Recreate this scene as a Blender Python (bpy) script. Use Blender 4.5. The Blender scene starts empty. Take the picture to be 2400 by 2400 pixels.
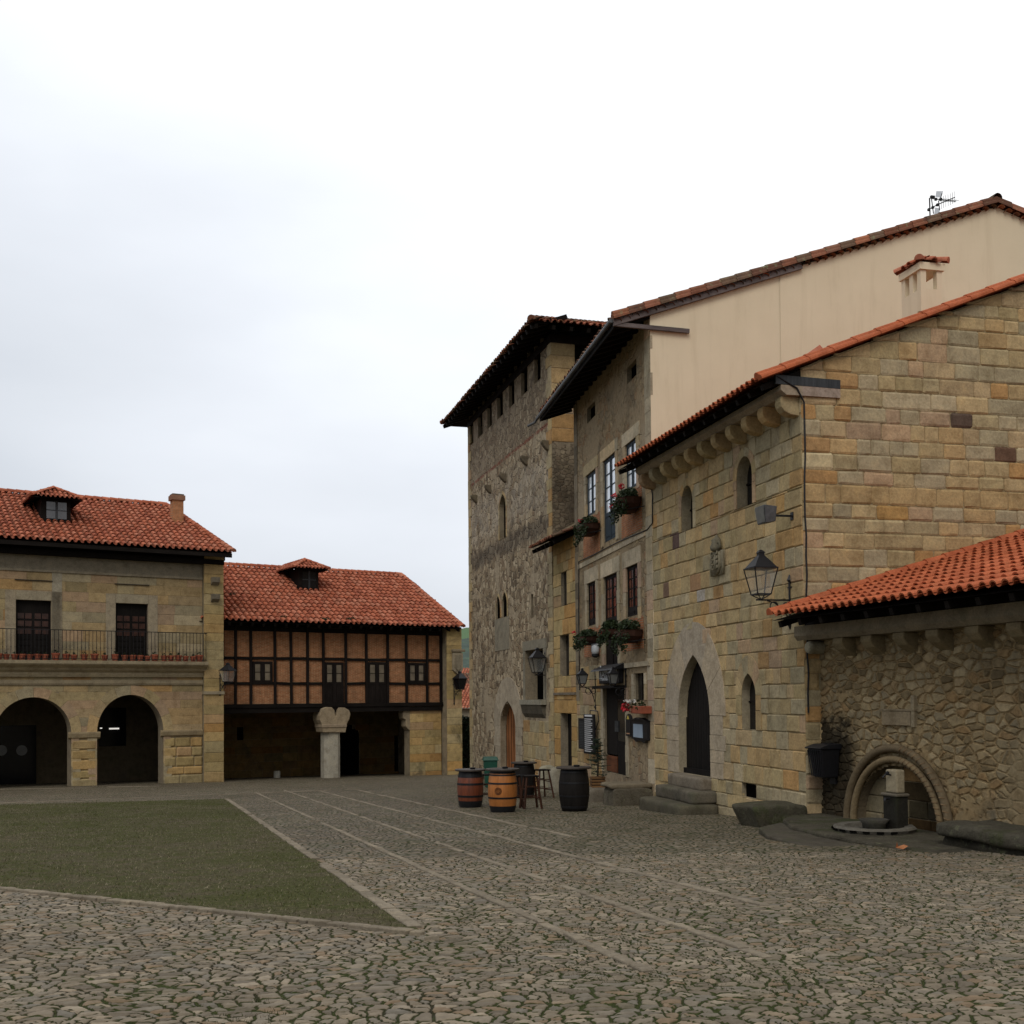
import bpy, math, random
import numpy as np
from mathutils import Vector, Matrix
R = math.radians
random.seed(11); rnd = random.Random(5)
S = bpy.context.scene
C = S.collection

# ------------------------------------------------------------------ camera
CAM = Vector((0, 0, 1.5)); FPX = 2600.0; PITCH = R(1.3); ROLL = R(-.45); SHIFT = .1567
cd = bpy.data.cameras.new('camera'); cam = bpy.data.objects.new('camera', cd); C.objects.link(cam)
cd.sensor_width = 36; cd.lens = FPX/2400*36; cd.shift_y = SHIFT; cd.clip_end = 4000; cd.clip_start = .05
RC = Matrix.Rotation(R(90)+PITCH, 3, 'X') @ Matrix.Rotation(ROLL, 3, 'Z')
cam.matrix_world = Matrix.Translation(CAM) @ RC.to_4x4()
S.camera = cam
S.view_settings.view_transform = 'Standard'; S.view_settings.look = 'None'
S.view_settings.exposure = 0.12; S.view_settings.gamma = 1
S.cycles.max_bounces = 5; S.cycles.diffuse_bounces = 2; S.cycles.glossy_bounces = 2
S.cycles.transmission_bounces = 4; S.cycles.transparent_max_bounces = 6
S.cycles.use_denoising = True

# ------------------------------------------------------------------ sky and sun
SUN_EL, SUN_AZ = R(45), R(192)       # azimuth clockwise from +Y
W = bpy.data.worlds.new("World"); S.world = W; W.use_nodes = True
nt = W.node_tree; nt.nodes.clear()
def wn(t, **k):
    n = nt.nodes.new(t)
    for a, b in k.items(): setattr(n, a, b)
    return n
tc = wn('ShaderNodeTexCoord'); sky = wn('ShaderNodeTexSky', sky_type='NISHITA', sun_disc=False)
sky.sun_elevation = SUN_EL; sky.sun_rotation = SUN_AZ; sky.air_density = 1.5; sky.dust_density = 3
sep = wn('ShaderNodeSeparateXYZ'); nt.links.new(tc.outputs['Generated'], sep.inputs[0])
def wmath(op, a, b=None, cl=False):
    n = wn('ShaderNodeMath', operation=op, use_clamp=cl)
    for i, q in enumerate((a, b)):
        if q is None: continue
        if isinstance(q, (int, float)): n.inputs[i].default_value = q
        else: nt.links.new(q, n.inputs[i])
    return n.outputs[0]
mp = wn('ShaderNodeMapping'); mp.inputs['Scale'].default_value = (1.2, 1.2, 3.2); nt.links.new(tc.outputs['Generated'], mp.inputs[0])
ns = wn('ShaderNodeTexNoise'); ns.inputs['Scale'].default_value = 1.6; ns.inputs['Detail'].default_value = 5; ns.inputs['Roughness'].default_value = .5
nt.links.new(mp.outputs[0], ns.inputs['Vector'])
el = wmath('MULTIPLY', sep.outputs[2], 1.75); az = wmath('MULTIPLY', sep.outputs[0], 1.0)
f = wmath('ADD', el, az); f = wmath('ADD', f, wmath('MULTIPLY', wmath('SUBTRACT', ns.outputs[0], .5), .85)); f = wmath('ADD', f, .17)
rp = wn('ShaderNodeValToRGB'); nt.links.new(f, rp.inputs[0])
e = rp.color_ramp.elements
e[0].position = 0; e[0].color = (.56, .60, .66, 1); e[1].position = 1; e[1].color = (1.0, 1.0, 1.0, 1)
for p, c in ((.25, (.67, .705, .76)), (.45, (.75, .785, .845)), (.7, (.88, .915, .96))):
    q = e.new(p); q.color = (*c, 1)
mul = wn('ShaderNodeMix', data_type='RGBA'); mul.inputs['Factor'].default_value = .965
nt.links.new(sky.outputs[0], mul.inputs['A'])
sc_ = wn('ShaderNodeVectorMath', operation='SCALE'); sc_.inputs['Scale'].default_value = 10.6
beh = wn('ShaderNodeMapRange', interpolation_type='SMOOTHSTEP'); nt.links.new(sep.outputs[1], beh.inputs[0])
for i_, v_ in enumerate((-.5, .55, .50, 1.0)): beh.inputs[i_+1].default_value = v_
nt.links.new(wmath('MULTIPLY', beh.outputs[0], 10.6), sc_.inputs['Scale'])
nt.links.new(rp.outputs[0], sc_.inputs[0]); nt.links.new(sc_.outputs[0], mul.inputs['B'])
bg = wn('ShaderNodeBackground'); bg.inputs['Strength'].default_value = .1
nt.links.new(mul.outputs['Result'], bg.inputs[0])
wo = wn('ShaderNodeOutputWorld'); nt.links.new(bg.outputs[0], wo.inputs[0])
sd = bpy.data.lights.new('sun', 'SUN'); sd.energy = 1.0; sd.angle = R(30); sd.color = (1, .96, .9)
so = bpy.data.objects.new('sun', sd); C.objects.link(so)
sdir = Vector((math.sin(SUN_AZ)*math.cos(SUN_EL), math.cos(SUN_AZ)*math.cos(SUN_EL), math.sin(SUN_EL)))
so.rotation_euler = sdir.to_track_quat('Z', 'Y').to_euler()

# ------------------------------------------------------------------ surveying the photograph: rays onto real planes
GA, GB = .0425, -.006
def gz(x, y):
    y2 = min(max(y, -10), 95)
    return -(GA*y2 + GB*min(max(x, -40), 40))
K = dict(F=(0, 0, .805), L=(0, 1100, 2.415), T=(480, 1250, 2.972), U=(1020, 700, 3.22), B=(1050, 1300, 3.116), Rr=(1440, 420, 2.0125),
         H=(1460, 950, 3.512), D=(1480, 1400, 3.45), A=(1800, 1200, 2.273), G=(0, 1800, 1.61), g1=(1840, 640, 3.45), g2=(1840, 1200, 3.45),
         K=(1050, 1700, 3.864), S=(1500, 1750, 3.864), C4=(1060, 1200, 6.44), M=(1340, 1540, 8.05), Y=(1040, 1400, 4.29), N=(2120, 420, 9.66),
         W=(1200, 1460, 8.05), J=(1440, 720, 3.715), f5=(1960, 1740, 4.391), P=(0, 0, 1), Q=(1300, 1040, 7.43), X=(1320, 1680, 8.05), Z=(1150, 1760, 6.44))
def ray(k, x, y):
    a, b, s = K[k]; px, py = a+x/s, b+y/s
    d = RC @ Vector(((px-1200)/FPX, -(py-(1200+SHIFT*2400))/FPX, -1))
    return d.normalized()
def onground(k, x, y):
    d = ray(k, x, y)
    den = d.z + GA*d.y + GB*d.x
    t = -(CAM.z)/den
    p = CAM + d*t
    return Vector((p.x, p.y, gz(p.x, p.y)))
def hit(k, x, y, p0, n):
    d = ray(k, x, y); return CAM + d*((Vector(p0)-CAM).dot(n)/d.dot(n))
class Fr:
    def __init__(s, ox, oy, ux, uy):
        l = math.hypot(ux, uy); s.u = Vector((ux/l, uy/l, 0)); s.v = Vector((-uy/l, ux/l, 0))
        s.o = Vector((ox, oy, gz(ox, oy))); s.ang = math.atan2(uy, ux)
    def loc(s, w):
        d = w-s.o; return Vector((d.dot(s.u), d.dot(s.v), d.z))
    def wld(s, u, v, z): return s.o + s.u*u + s.v*v + Vector((0, 0, z))
    def uz(s, k, x, y, v=0):
        l = s.loc(hit(k, x, y, s.o+s.v*v, s.v)); return l.x, l.z
    def vz(s, k, x, y, u=0):
        l = s.loc(hit(k, x, y, s.o+s.u*u, s.u)); return l.y, l.z
    def U(s, k, x, y, v=0): return s.uz(k, x, y, v)[0]
    def Z(s, k, x, y, v=0): return s.uz(k, x, y, v)[1]
    def zat(s, u, k, x, y, v=0):   # height of the row y at wall position u, close to pixel column x
        return s.Z(k, x, y, v)
    def g(s, u, v=0):
        p = s.wld(u, v, 0); return gz(p.x, p.y)-s.o.z
    def rect(s, k, x0, y0, x1, y1, v=0):   # pixel box -> u0,z0,u1,z1 (rows read at the middle column)
        xm, ym = (x0+x1)/2, (y0+y1)/2
        return s.U(k, x0, ym, v), s.Z(k, xm, y1, v), s.U(k, x1, ym, v), s.Z(k, xm, y0, v)

# ------------------------------------------------------------------ scene tree
def thing(name, label, cat, loc=(0, 0, 0), rz=0, group=None, kind=None):
    o = bpy.data.objects.new(name, None); C.objects.link(o); o.empty_display_size = .3
    o.location = loc; o.rotation_euler = (0, 0, rz); tag(o, label, cat, group, kind); return o
def tag(o, label=None, cat=None, group=None, kind=None):
    if label: o['label'] = label
    if cat: o['category'] = cat
    if group: o['group'] = group
    if kind: o['kind'] = kind
    return o
def bld(fr, name, label, cat, group=None): return thing(name, label, cat, fr.o, fr.ang, group)
def kids(o): return [c for c in bpy.data.objects if c.parent == o]
def copy_tree(o, parent=None):
    c = o.copy(); C.objects.link(c); c.parent = parent
    for ch in kids(o): copy_tree(ch, c)
    return c

class MB:
    def __init__(s): s.v = []; s.f = []; s.c = []; s.m = None
    def add(s, vs, fs, col=(1, 1, 1)):
        b = len(s.v)
        if s.m is not None: vs = [s.m @ Vector(p) for p in vs]
        s.v += [tuple(p) for p in vs]; s.f += [tuple(b+i for i in f) for f in fs]
        s.c += [col]*len(fs)
    def box(s, x0, x1, y0, y1, z0, z1, col=(1, 1, 1)):
        vs = [(x, y, z) for z in (z0, z1) for y in (y0, y1) for x in (x0, x1)]
        s.add(vs, [(0, 2, 3, 1), (4, 5, 7, 6), (0, 1, 5, 4), (2, 6, 7, 3), (0, 4, 6, 2), (1, 3, 7, 5)], col)
    def hull8(s, p, col=(1, 1, 1)):   # bottom 4 (ccw) + top 4
        s.add(p, [(3, 2, 1, 0), (4, 5, 6, 7), (0, 1, 5, 4), (1, 2, 6, 5), (2, 3, 7, 6), (3, 0, 4, 7)], col)
    def prism(s, poly, y0, y1, col=(1, 1, 1), ax='y'):
        n = len(poly)
        P = (lambda a, b, t: (a, t, b)) if ax == 'y' else ((lambda a, b, t: (t, a, b)) if ax == 'x' else (lambda a, b, t: (a, b, t)))
        vs = [P(a, b, y0) for a, b in poly] + [P(a, b, y1) for a, b in poly]
        s.add(vs, [tuple(range(n)), tuple(range(2*n-1, n-1, -1))] + [(i, i+n, (i+1) % n+n, (i+1) % n) for i in range(n)], col)
    def beam(s, a, b, w, h, col=(1, 1, 1), up=(0, 0, 1)):
        a, b = Vector(a), Vector(b); d = (b-a).normalized(); sd_ = d.cross(Vector(up))
        if sd_.length < 1e-4: sd_ = d.cross(Vector((0, 1, 0)))
        sd_.normalize(); q = sd_.cross(d); vs = []
        for p in (a, b):
            for i, j in ((-1, -1), (1, -1), (1, 1), (-1, 1)): vs.append(p+sd_*i*w/2+q*j*h/2)
        s.add(vs, [(0, 1, 2, 3), (7, 6, 5, 4), (0, 4, 5, 1), (1, 5, 6, 2), (2, 6, 7, 3), (3, 7, 4, 0)], col)
    def tube(s, pts, r, n=6, col=(1, 1, 1), closed=False):
        pts = [Vector(p) for p in pts]; m = len(pts); vs = []; prev = None
        rr = r if isinstance(r, (list, tuple)) else [r]*m
        for i, p in enumerate(pts):
            if closed: d = pts[(i+1) % m]-pts[i-1]
            else: d = pts[min(i+1, m-1)]-pts[max(i-1, 0)]
            d.normalize()
            if prev is None:
                a = d.cross(Vector((0, 0, 1)))
                if a.length < .1: a = d.cross(Vector((1, 0, 0)))
            else: a = prev - d*prev.dot(d)
            a.normalize(); prev = a; b = d.cross(a)
            for k in range(n):
                t = 2*math.pi*k/n; vs.append(p+(a*math.cos(t)+b*math.sin(t))*rr[i])
        fs = []
        for i in range(m if closed else m-1):
            j = (i+1) % m
            for k in range(n): fs.append((i*n+k, i*n+(k+1) % n, j*n+(k+1) % n, j*n+k))
        if not closed: fs += [tuple(range(n-1, -1, -1)), tuple((m-1)*n+k for k in range(n))]
        s.add(vs, fs, col)
    def lathe(s, prof, c=(0, 0, 0), n=20, cols=None, ang=0):
        vs = []; m = len(prof)
        for r, z in prof:
            for k in range(n):
                t = 2*math.pi*k/n+ang; vs.append((c[0]+r*math.cos(t), c[1]+r*math.sin(t), c[2]+z))
        for i in range(m-1):
            b = len(s.v); 
        b = len(s.v)
        if s.m is not None: vs = [s.m @ Vector(p) for p in vs]
        s.v += [tuple(p) for p in vs]
        for i in range(m-1):
            for k in range(n):
                s.f.append((b+i*n+k, b+i*n+(k+1) % n, b+(i+1)*n+(k+1) % n, b+(i+1)*n+k)); s.c.append(cols[i] if cols else (1, 1, 1))
        s.f.append(tuple(b+k for k in range(n-1, -1, -1))); s.c.append(cols[0] if cols else (1, 1, 1))
        s.f.append(tuple(b+(m-1)*n+k for k in range(n))); s.c.append(cols[-1] if cols else (1, 1, 1))
    def build(s, name, mat, parent=None, smooth=False, bevel=0, subdiv=0):
        me = bpy.data.meshes.new(name); me.from_pydata(s.v, [], s.f)
        a = me.color_attributes.new('Col', 'FLOAT_COLOR', 'CORNER')
        arr = np.ones((len(me.loops), 4), dtype=np.float32); i = 0
        ln = [len(f) for f in s.f]; cc = np.array(s.c, dtype=np.float32).reshape(-1, 3)
        arr[:, :3] = np.repeat(cc, ln, axis=0); a.data.foreach_set('color', arr.ravel())
        me.materials.append(mat); o = bpy.data.objects.new(name, me); C.objects.link(o)
        if parent is not None: o.parent = parent
        if smooth: me.polygons.foreach_set('use_smooth', [True]*len(me.polygons))
        if smooth == 'auto' or (smooth and smooth is not True):
            pass
        if bevel:
            bm_ = o.modifiers.new('bevel', 'BEVEL'); bm_.width = bevel; bm_.segments = 2; bm_.limit_method = 'ANGLE'
        if subdiv:
            q = o.modifiers.new('sub', 'SUBSURF'); q.levels = q.render_levels = subdiv
        me.update(); return o

# ------------------------------------------------------------------ materials
class NT:
    def __init__(s, name):
        s.mat = bpy.data.materials.new(name); s.mat.use_nodes = True; s.t = s.mat.node_tree
        s.b = s.t.nodes['Principled BSDF']; s.out = s.t.nodes['Material Output']; s.b.inputs['Specular IOR Level'].default_value = .07
    def n(s, t, **k):
        q = s.t.nodes.new(t)
        for a, b in k.items(): setattr(q, a, b)
        return q
    def lk(s, a, b): s.t.links.new(a, b)
    def set(s, sock, v):
        if isinstance(v, (int, float)): sock.default_value = v
        elif isinstance(v, tuple): sock.default_value = (*v, 1) if len(v) == 3 and len(sock.default_value) == 4 else v
        else: s.lk(v, sock)
    def m(s, op, a, b=0, c=None, cl=False):
        q = s.n('ShaderNodeMath', operation=op, use_clamp=cl); s.set(q.inputs[0], a); s.set(q.inputs[1], b)
        if c is not None: s.set(q.inputs[2], c)
        return q.outputs[0]
    def mix(s, f, a, b, mode='MIX'):
        q = s.n('ShaderNodeMix', data_type='RGBA', blend_type=mode); s.set(q.inputs['Factor'], f); s.set(q.inputs['A'], a); s.set(q.inputs['B'], b)
        return q.outputs['Result']
    def ss(s, x, a, b, lo=0., hi=1.):
        q = s.n('ShaderNodeMapRange', interpolation_type='SMOOTHSTEP'); s.set(q.inputs[0], x)
        for i, v in enumerate((a, b, lo, hi)): q.inputs[i+1].default_value = v
        return q.outputs[0]
    def ramp(s, x, pts):
        q = s.n('ShaderNodeValToRGB'); s.lk(x, q.inputs[0]); e = q.color_ramp.elements
        while len(e) > 1: e.remove(e[0])
        e[0].position = pts[0][0]; e[0].color = (*pts[0][1], 1)
        for p, c in pts[1:]: k = e.new(p); k.color = (*c, 1)
        return q.outputs[0]
    def obj(s, scale=(1, 1, 1), rot=(0, 0, 0)):
        t = s.n('ShaderNodeTexCoord'); q = s.n('ShaderNodeMapping'); q.inputs['Scale'].default_value = scale; q.inputs['Rotation'].default_value = rot
        s.lk(t.outputs['Object'], q.inputs[0]); return q.outputs[0]
    def noise(s, v, sc, det=4, ro=.55, dist=0):
        q = s.n('ShaderNodeTexNoise'); s.lk(v, q.inputs['Vector']); q.inputs['Scale'].default_value = sc; q.inputs['Detail'].default_value = det
        q.inputs['Roughness'].default_value = ro; q.inputs['Distortion'].default_value = dist; return q.outputs[0], q.outputs[1]
    def vor(s, v, sc, feat='F1', rand=1.):
        q = s.n('ShaderNodeTexVoronoi', feature=feat, voronoi_dimensions='2D'); s.lk(v, q.inputs['Vector']); q.inputs['Scale'].default_value = sc; q.inputs['Randomness'].default_value = rand
        return q.outputs
    def bump(s, h, dist=.02, st=1.):
        q = s.n('ShaderNodeBump'); q.inputs['Distance'].default_value = dist; q.inputs['Strength'].default_value = st; s.lk(h, q.inputs['Height'])
        s.lk(q.outputs[0], s.b.inputs['Normal']); return q
    def disp(s, h, scale, mid):
        q = s.n('ShaderNodeDisplacement'); s.lk(h, q.inputs['Height']); q.inputs['Scale'].default_value = scale; q.inputs['Midlevel'].default_value = mid
        s.lk(q.outputs[0], s.out.inputs['Displacement']); s.mat.displacement_method = 'BOTH'
    def col(s, c): s.set(s.b.inputs['Base Color'], c)
    def attr(s):
        q = s.n('ShaderNodeVertexColor'); q.layer_name = 'Col'; return q.outputs[0]
    def rough(s, v): s.set(s.b.inputs['Roughness'], v)

def m_plain(name, c, rough=.6, var=.25, sc=6., metal=0, bump=.004, spec=.25):
    n = NT(name); v = n.obj(); a, _ = n.noise(v, sc, 5, .6)
    dk = tuple(x*(1-var) for x in c); lt = tuple(min(1, x*(1+var)) for x in c)
    n.col(n.ramp(a, [(.3, dk), (.7, lt)])); n.rough(rough); n.b.inputs['Metallic'].default_value = metal
    n.b.inputs['Specular IOR Level'].default_value = spec
    if bump: n.bump(a, bump)
    return n.mat
def m_attr(name, rough=.9, stain=.35, stainc=(.06, .055, .045), moss=0., bump=.012, grain=30., base_dirt=0., lichen=0.):
    """stone or clay whose piece colour is stored on the mesh, with mottling, grain, stains with their own shapes"""
    n = NT(name); v = n.obj(); c = n.attr()
    a, ac = n.noise(v, 3.2, 6, .65); b, _ = n.noise(v, grain, 4, .7); d, _ = n.noise(v, .55, 5, .7, .6)
    c = n.mix(1, c, n.ramp(a, [(.28, (.70, .67, .62)), (.5, (1, 1, 1)), (.72, (1.2, 1.17, 1.1))]), 'MULTIPLY')
    c = n.mix(1, c, n.ramp(b, [(.3, (.78, .77, .76)), (.65, (1.12, 1.12, 1.12))]), 'MULTIPLY')
    if stain: c = n.mix(n.m('MULTIPLY', n.ss(d, .52, .74), stain), c, stainc)
    if stain:
        s1, _ = n.noise(n.obj((1.3, 1.3, .17)), 1.6, 6, .72, .3); c = n.mix(n.m('MULTIPLY', n.ss(s1, .55, .75), .42), c, n.mix(1, c, (.38, .36, .33), 'MULTIPLY'))
        s2, _ = n.noise(v, 7.5, 4, .8); c = n.mix(n.m('MULTIPLY', n.ss(s2, .66, .72), .5), c, n.mix(1, c, (.42, .38, .34), 'MULTIPLY'))
    if lichen:
        l, _ = n.noise(v, 5.5, 6, .75); c = n.mix(n.m('MULTIPLY', n.ss(l, .55, .68), lichen), c, (.23, .24, .14))
        l2, _ = n.noise(v, 2.1, 6, .8); c = n.mix(n.m('MULTIPLY', n.ss(l2, .56, .72), lichen), c, (.07, .05, .045))
    if moss:
        l, _ = n.noise(v, 1.3, 6, .7, .4); c = n.mix(n.m('MULTIPLY', n.ss(l, .5, .66), moss), c, (.035, .05, .012))
    n.col(c); n.rough(rough)
    h = n.m('ADD', n.m('MULTIPLY', a, .9), n.m('MULTIPLY', b, .35)); n.bump(h, bump)
    return n.mat
def m_rubble(name, sc, stretch, cols, mortar, axis='x', edge=.09, bump=.03, disp=None, patch=None, patchc=None, dark=None, plaster_w=0., streak=0):
    """irregular laid stones: warped Voronoi cells with mortar joints"""
    n = NT(name); ms = (1, 0, stretch) if axis == 'x' else (0, 1, stretch)
    v0 = n.obj(ms); _, wc = n.noise(v0, 1.7, 4, .6)
    w = n.n('ShaderNodeVectorMath', operation='MULTIPLY_ADD'); n.lk(wc, w.inputs[0]); w.inputs[1].default_value = (.22, .22, .22); n.lk(v0, w.inputs[2])
    sp_ = n.n('ShaderNodeSeparateXYZ'); n.lk(w.outputs[0], sp_.inputs[0]); cb_ = n.n('ShaderNodeCombineXYZ'); n.lk(sp_.outputs[0 if axis == 'x' else 1], cb_.inputs[0]); n.lk(sp_.outputs[2], cb_.inputs[1]); v = cb_.outputs[0]
    f1 = n.vor(v, sc, 'F1'); de = n.vor(v, sc, 'DISTANCE_TO_EDGE')[0]
    rr = n.n('ShaderNodeSeparateColor'); n.lk(f1[1], rr.inputs[0])
    c = n.ramp(rr.outputs[0], [(i/(len(cols)-1)*.9+.05, k) for i, k in enumerate(cols)])
    g = n.obj(); a, _ = n.noise(g, 9, 6, .7); b, _ = n.noise(g, 45, 3, .7); big, _ = n.noise(g, .6, 5, .65, .5)
    c = n.mix(1, c, n.ramp(a, [(.3, (.62, .6, .58)), (.68, (1.25, 1.22, 1.15))]), 'MULTIPLY')
    jit = n.m('MULTIPLY', n.m('SUBTRACT', a, .5), .12)
    ed = n.m('ADD', de, jit)
    mask = n.ss(ed, edge*.35, edge)
    mc = n.mix(1, mortar, n.ramp(a, [(.3, (.72, .7, .66)), (.7, (1.2, 1.2, 1.2))]), 'MULTIPLY')
    h = n.m('MULTIPLY', n.ss(ed, edge*.2, edge*1.45), n.m('ADD', .6, n.m('MULTIPLY', rr.outputs[1], .4)))
    c = n.mix(mask, mc, c)
    if plaster_w:     # old render left over the stones in places
        pm = n.ss(n.m('ADD', big, n.m('MULTIPLY', a, .25)), .72-plaster_w*.3, .80-plaster_w*.3)
        c = n.mix(n.m('MULTIPLY', pm, .8), c, mc); h = n.m('ADD', n.m('MULTIPLY', h, n.m('SUBTRACT', 1, pm)), n.m('MULTIPLY', pm, .85))
    if dark:
        q, _ = n.noise(n.obj((1, 1, .45) if streak else (1, 1, 1)), .75, 6, .72, .7); c = n.mix(n.m('MULTIPLY', n.ss(q, .5, .68), dark), c, (.045, .04, .035))
    if patch is not None:
        c, h = patch(n, c, h, g, a, mc)
    n.col(c); n.rough(.92)
    hh = n.m('ADD', h, n.m('ADD', n.m('MULTIPLY', a, .25), n.m('MULTIPLY', b, .10)))
    if disp: n.disp(hh, disp, .9)
    else: n.bump(hh, bump)
    return n.mat
def m_plaster(name, c):
    n = NT(name); g = n.obj(); a, _ = n.noise(g, .9, 6, .65); st, _ = n.noise(n.obj((1.6, 1.6, .16)), 1.5, 6, .7, .3); f, _ = n.noise(g, 40, 3)
    k = n.mix(1, c, n.ramp(a, [(.3, (.96, .955, .945)), (.7, (1.02, 1.02, 1.02))]), 'MULTIPLY')
    k = n.mix(1, k, n.ramp(st, [(.3, (.91, .90, .88)), (.48, (1, 1, 1)), (.8, (1.02, 1.02, 1.02))]), 'MULTIPLY'); n.col(k); n.rough(.92); n.bump(n.m('ADD', a, n.m('MULTIPLY', f, .2)), .006); return n.mat
def m_brick(name, c1, c2, mortar, axis='x', sc=1., bump=.01, dirt=.4):
    n = NT(name); t = n.n('ShaderNodeTexCoord'); sp = n.n('ShaderNodeSeparateXYZ'); n.lk(t.outputs['Object'], sp.inputs[0])
    _, wc = n.noise(t.outputs['Object'], 1.1, 3); ws = n.n('ShaderNodeSeparateColor'); n.lk(wc, ws.inputs[0])
    cb = n.n('ShaderNodeCombineXYZ'); n.lk(sp.outputs[0 if axis == 'x' else 1], cb.inputs[0]); n.lk(n.m('ADD', sp.outputs[2], n.m('MULTIPLY', ws.outputs[0], .12)), cb.inputs[1])
    b = n.n('ShaderNodeTexBrick'); n.lk(cb.outputs[0], b.inputs[0]); b.inputs['Color1'].default_value = (*c1, 1); b.inputs['Color2'].default_value = (*c2, 1)
    b.inputs['Mortar'].default_value = (*mortar, 1); b.inputs['Scale'].default_value = sc; b.inputs['Mortar Size'].default_value = .012
    b.inputs['Brick Width'].default_value = .26; b.inputs['Row Height'].default_value = .06; b.inputs['Mortar Smooth'].default_value = .3; b.inputs['Bias'].default_value = -.1
    g = n.obj(); a, _ = n.noise(g, 4, 6, .7); d, _ = n.noise(g, .9, 5, .7)
    c = n.mix(1, b.outputs[0], n.ramp(a, [(.3, (.6, .6, .6)), (.7, (1.25, 1.25, 1.25))]), 'MULTIPLY')
    c = n.mix(n.m('MULTIPLY', n.ss(d, .5, .7), dirt), c, (.07, .05, .035))
    n.col(c); n.rough(.9); n.bump(n.m('ADD', n.m('SUBTRACT', 1, b.outputs[1]), a), bump); return n.mat
def m_wood(name, c, axis='z', rough=.7, var=.4, spec=.2):
    n = NT(name); sc = {'z': (9, 9, .8), 'x': (.8, 9, 9), 'y': (9, .8, 9)}[axis]; v = n.obj(sc)
    a, _ = n.noise(v, 2.2, 6, .65, .4); g, _ = n.noise(n.obj(), 1.3, 4)
    n.col(n.mix(1, n.ramp(a, [(.3, tuple(x*(1-var) for x in c)), (.7, tuple(x*(1+var) for x in c))]), n.ramp(g, [(.3, (.7, .7, .7)), (.7, (1.2, 1.2, 1.2))]), 'MULTIPLY'))
    n.rough(rough); n.b.inputs['Specular IOR Level'].default_value = spec; n.bump(a, .004); return n.mat
def m_glass(name, c, metal=.0, rough=.08, spec=.5):
    n = NT(name); v = n.obj(); a, _ = n.noise(v, 2, 2); n.col(n.ramp(a, [(.3, tuple(x*.8 for x in c)), (.7, c)])); n.rough(rough)
    n.b.inputs['Metallic'].default_value = metal; n.b.inputs['Specular IOR Level'].default_value = spec; n.bump(a, .002); return n.mat

STONE = m_attr('sandstone', stain=.28, bump=.022, grain=22)
STONE_OLD = m_attr('weathered_stone', stain=.75, bump=.02, moss=.25)
STONE_MOSS = m_attr('mossy_stone', stain=.6, stainc=(.022, .02, .015), moss=.55, bump=.07, lichen=.35)
TILE = m_attr('clay_tile', stain=.15, bump=.004, lichen=.14, rough=.85)
TILE_NEW = m_attr('new_clay_tile', stain=.12, bump=.003, lichen=.12, rough=.75)
TILE_OLD = m_attr('mossy_clay_tile', stain=.5, bump=.006, lichen=.9, rough=.9)
WOOD_DK = m_wood('dark_timber', (.012, .0095, .008), 'x', spec=.08)
WOOD_DKZ = m_wood('dark_timber_upright', (.014, .0105, .009), spec=.1)
WOOD_DOOR = m_wood('black_brown_planks', (.010, .008, .007), spec=.12)
WOOD_OR = m_wood('orange_brown_planks', (.26, .10, .035))
WOOD_GREY = m_wood('grey_window_timber', (.045, .05, .055), rough=.6)
IRON = m_plain('black_iron', (.010, .010, .012), .5, .3, 20, bump=.002, spec=.3)
LEADG = m_plain('grey_metal', (.10, .105, .11), .5, .3, 12, metal=.3)
GLASS_SKY = m_glass('bright_window_glass', (.86, .91, .97), .45, .15)
GLASS_DK = m_glass('dark_window_glass', (.012, .012, .013), 0, .12, .3)
GLASS_CURT = m_plain('curtained_glass', (.17, .14, .10), .3, .35, 3, bump=0, spec=.5)
GLASS_REDL = m_plain('dim_reddish_glass', (.045, .018, .012), .3, .6, 5, bump=0, spec=.4)
GLASS_RED = m_plain('red_curtain_glass', (.12, .03, .016), .25, .7, 5, bump=0, spec=.5)
GLASS_PALE = m_plain('pale_lamp_glass', (.16, .165, .16), .15, .2, 6, bump=0, spec=.6)
DARKIN = m_plain('unlit_interior', (.005, .0045, .004), .95, .3, 2, bump=0, spec=0)
TERRA = m_plain('terracotta', (.30, .085, .045), .8, .3, 8)
LEAF = m_plain('plant_leaves', (.022, .036, .012), .6, .5, 14, bump=0)
LEAF_DK = m_plain('conifer_needles', (.014, .026, .012), .6, .5, 14, bump=0)
REDF = m_plain('red_petals', (.45, .02, .03), .5, .3, 20, bump=0)
WHITEF = m_plain('white_petals', (.6, .58, .55), .5, .1, 20, bump=0)

# ------------------------------------------------------------------ masonry
BEIGE = [(.40, .305, .172), (.37, .295, .172), (.43, .335, .195), (.35, .285, .165), (.385, .30, .185), (.36, .30, .185), (.42, .305, .165)]
GREY = [(.36, .31, .212), (.335, .292, .20), (.40, .343, .235), (.32, .28, .19)]
ORANGE = [(.40, .25, .115), (.37, .24, .12), (.42, .28, .135)]
PINK = [(.40, .29, .19), (.37, .275, .19)]
def pal_stone(r, wb=.5, wg=.28, wo=.055, wp=.05, dk=.008):
    t = r.random()
    if t < dk: c = (.085, .064, .050)
    elif t < dk+wo: c = r.choice(ORANGE)
    elif t < dk+wo+wp: c = r.choice(PINK)
    elif t < dk+wo+wp+wg: c = r.choice(GREY)
    else: c = r.choice(BEIGE)
    k = r.uniform(1.0, 1.26); return (c[0]*k, c[1]*k*.965, c[2]*k*.90)
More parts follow.
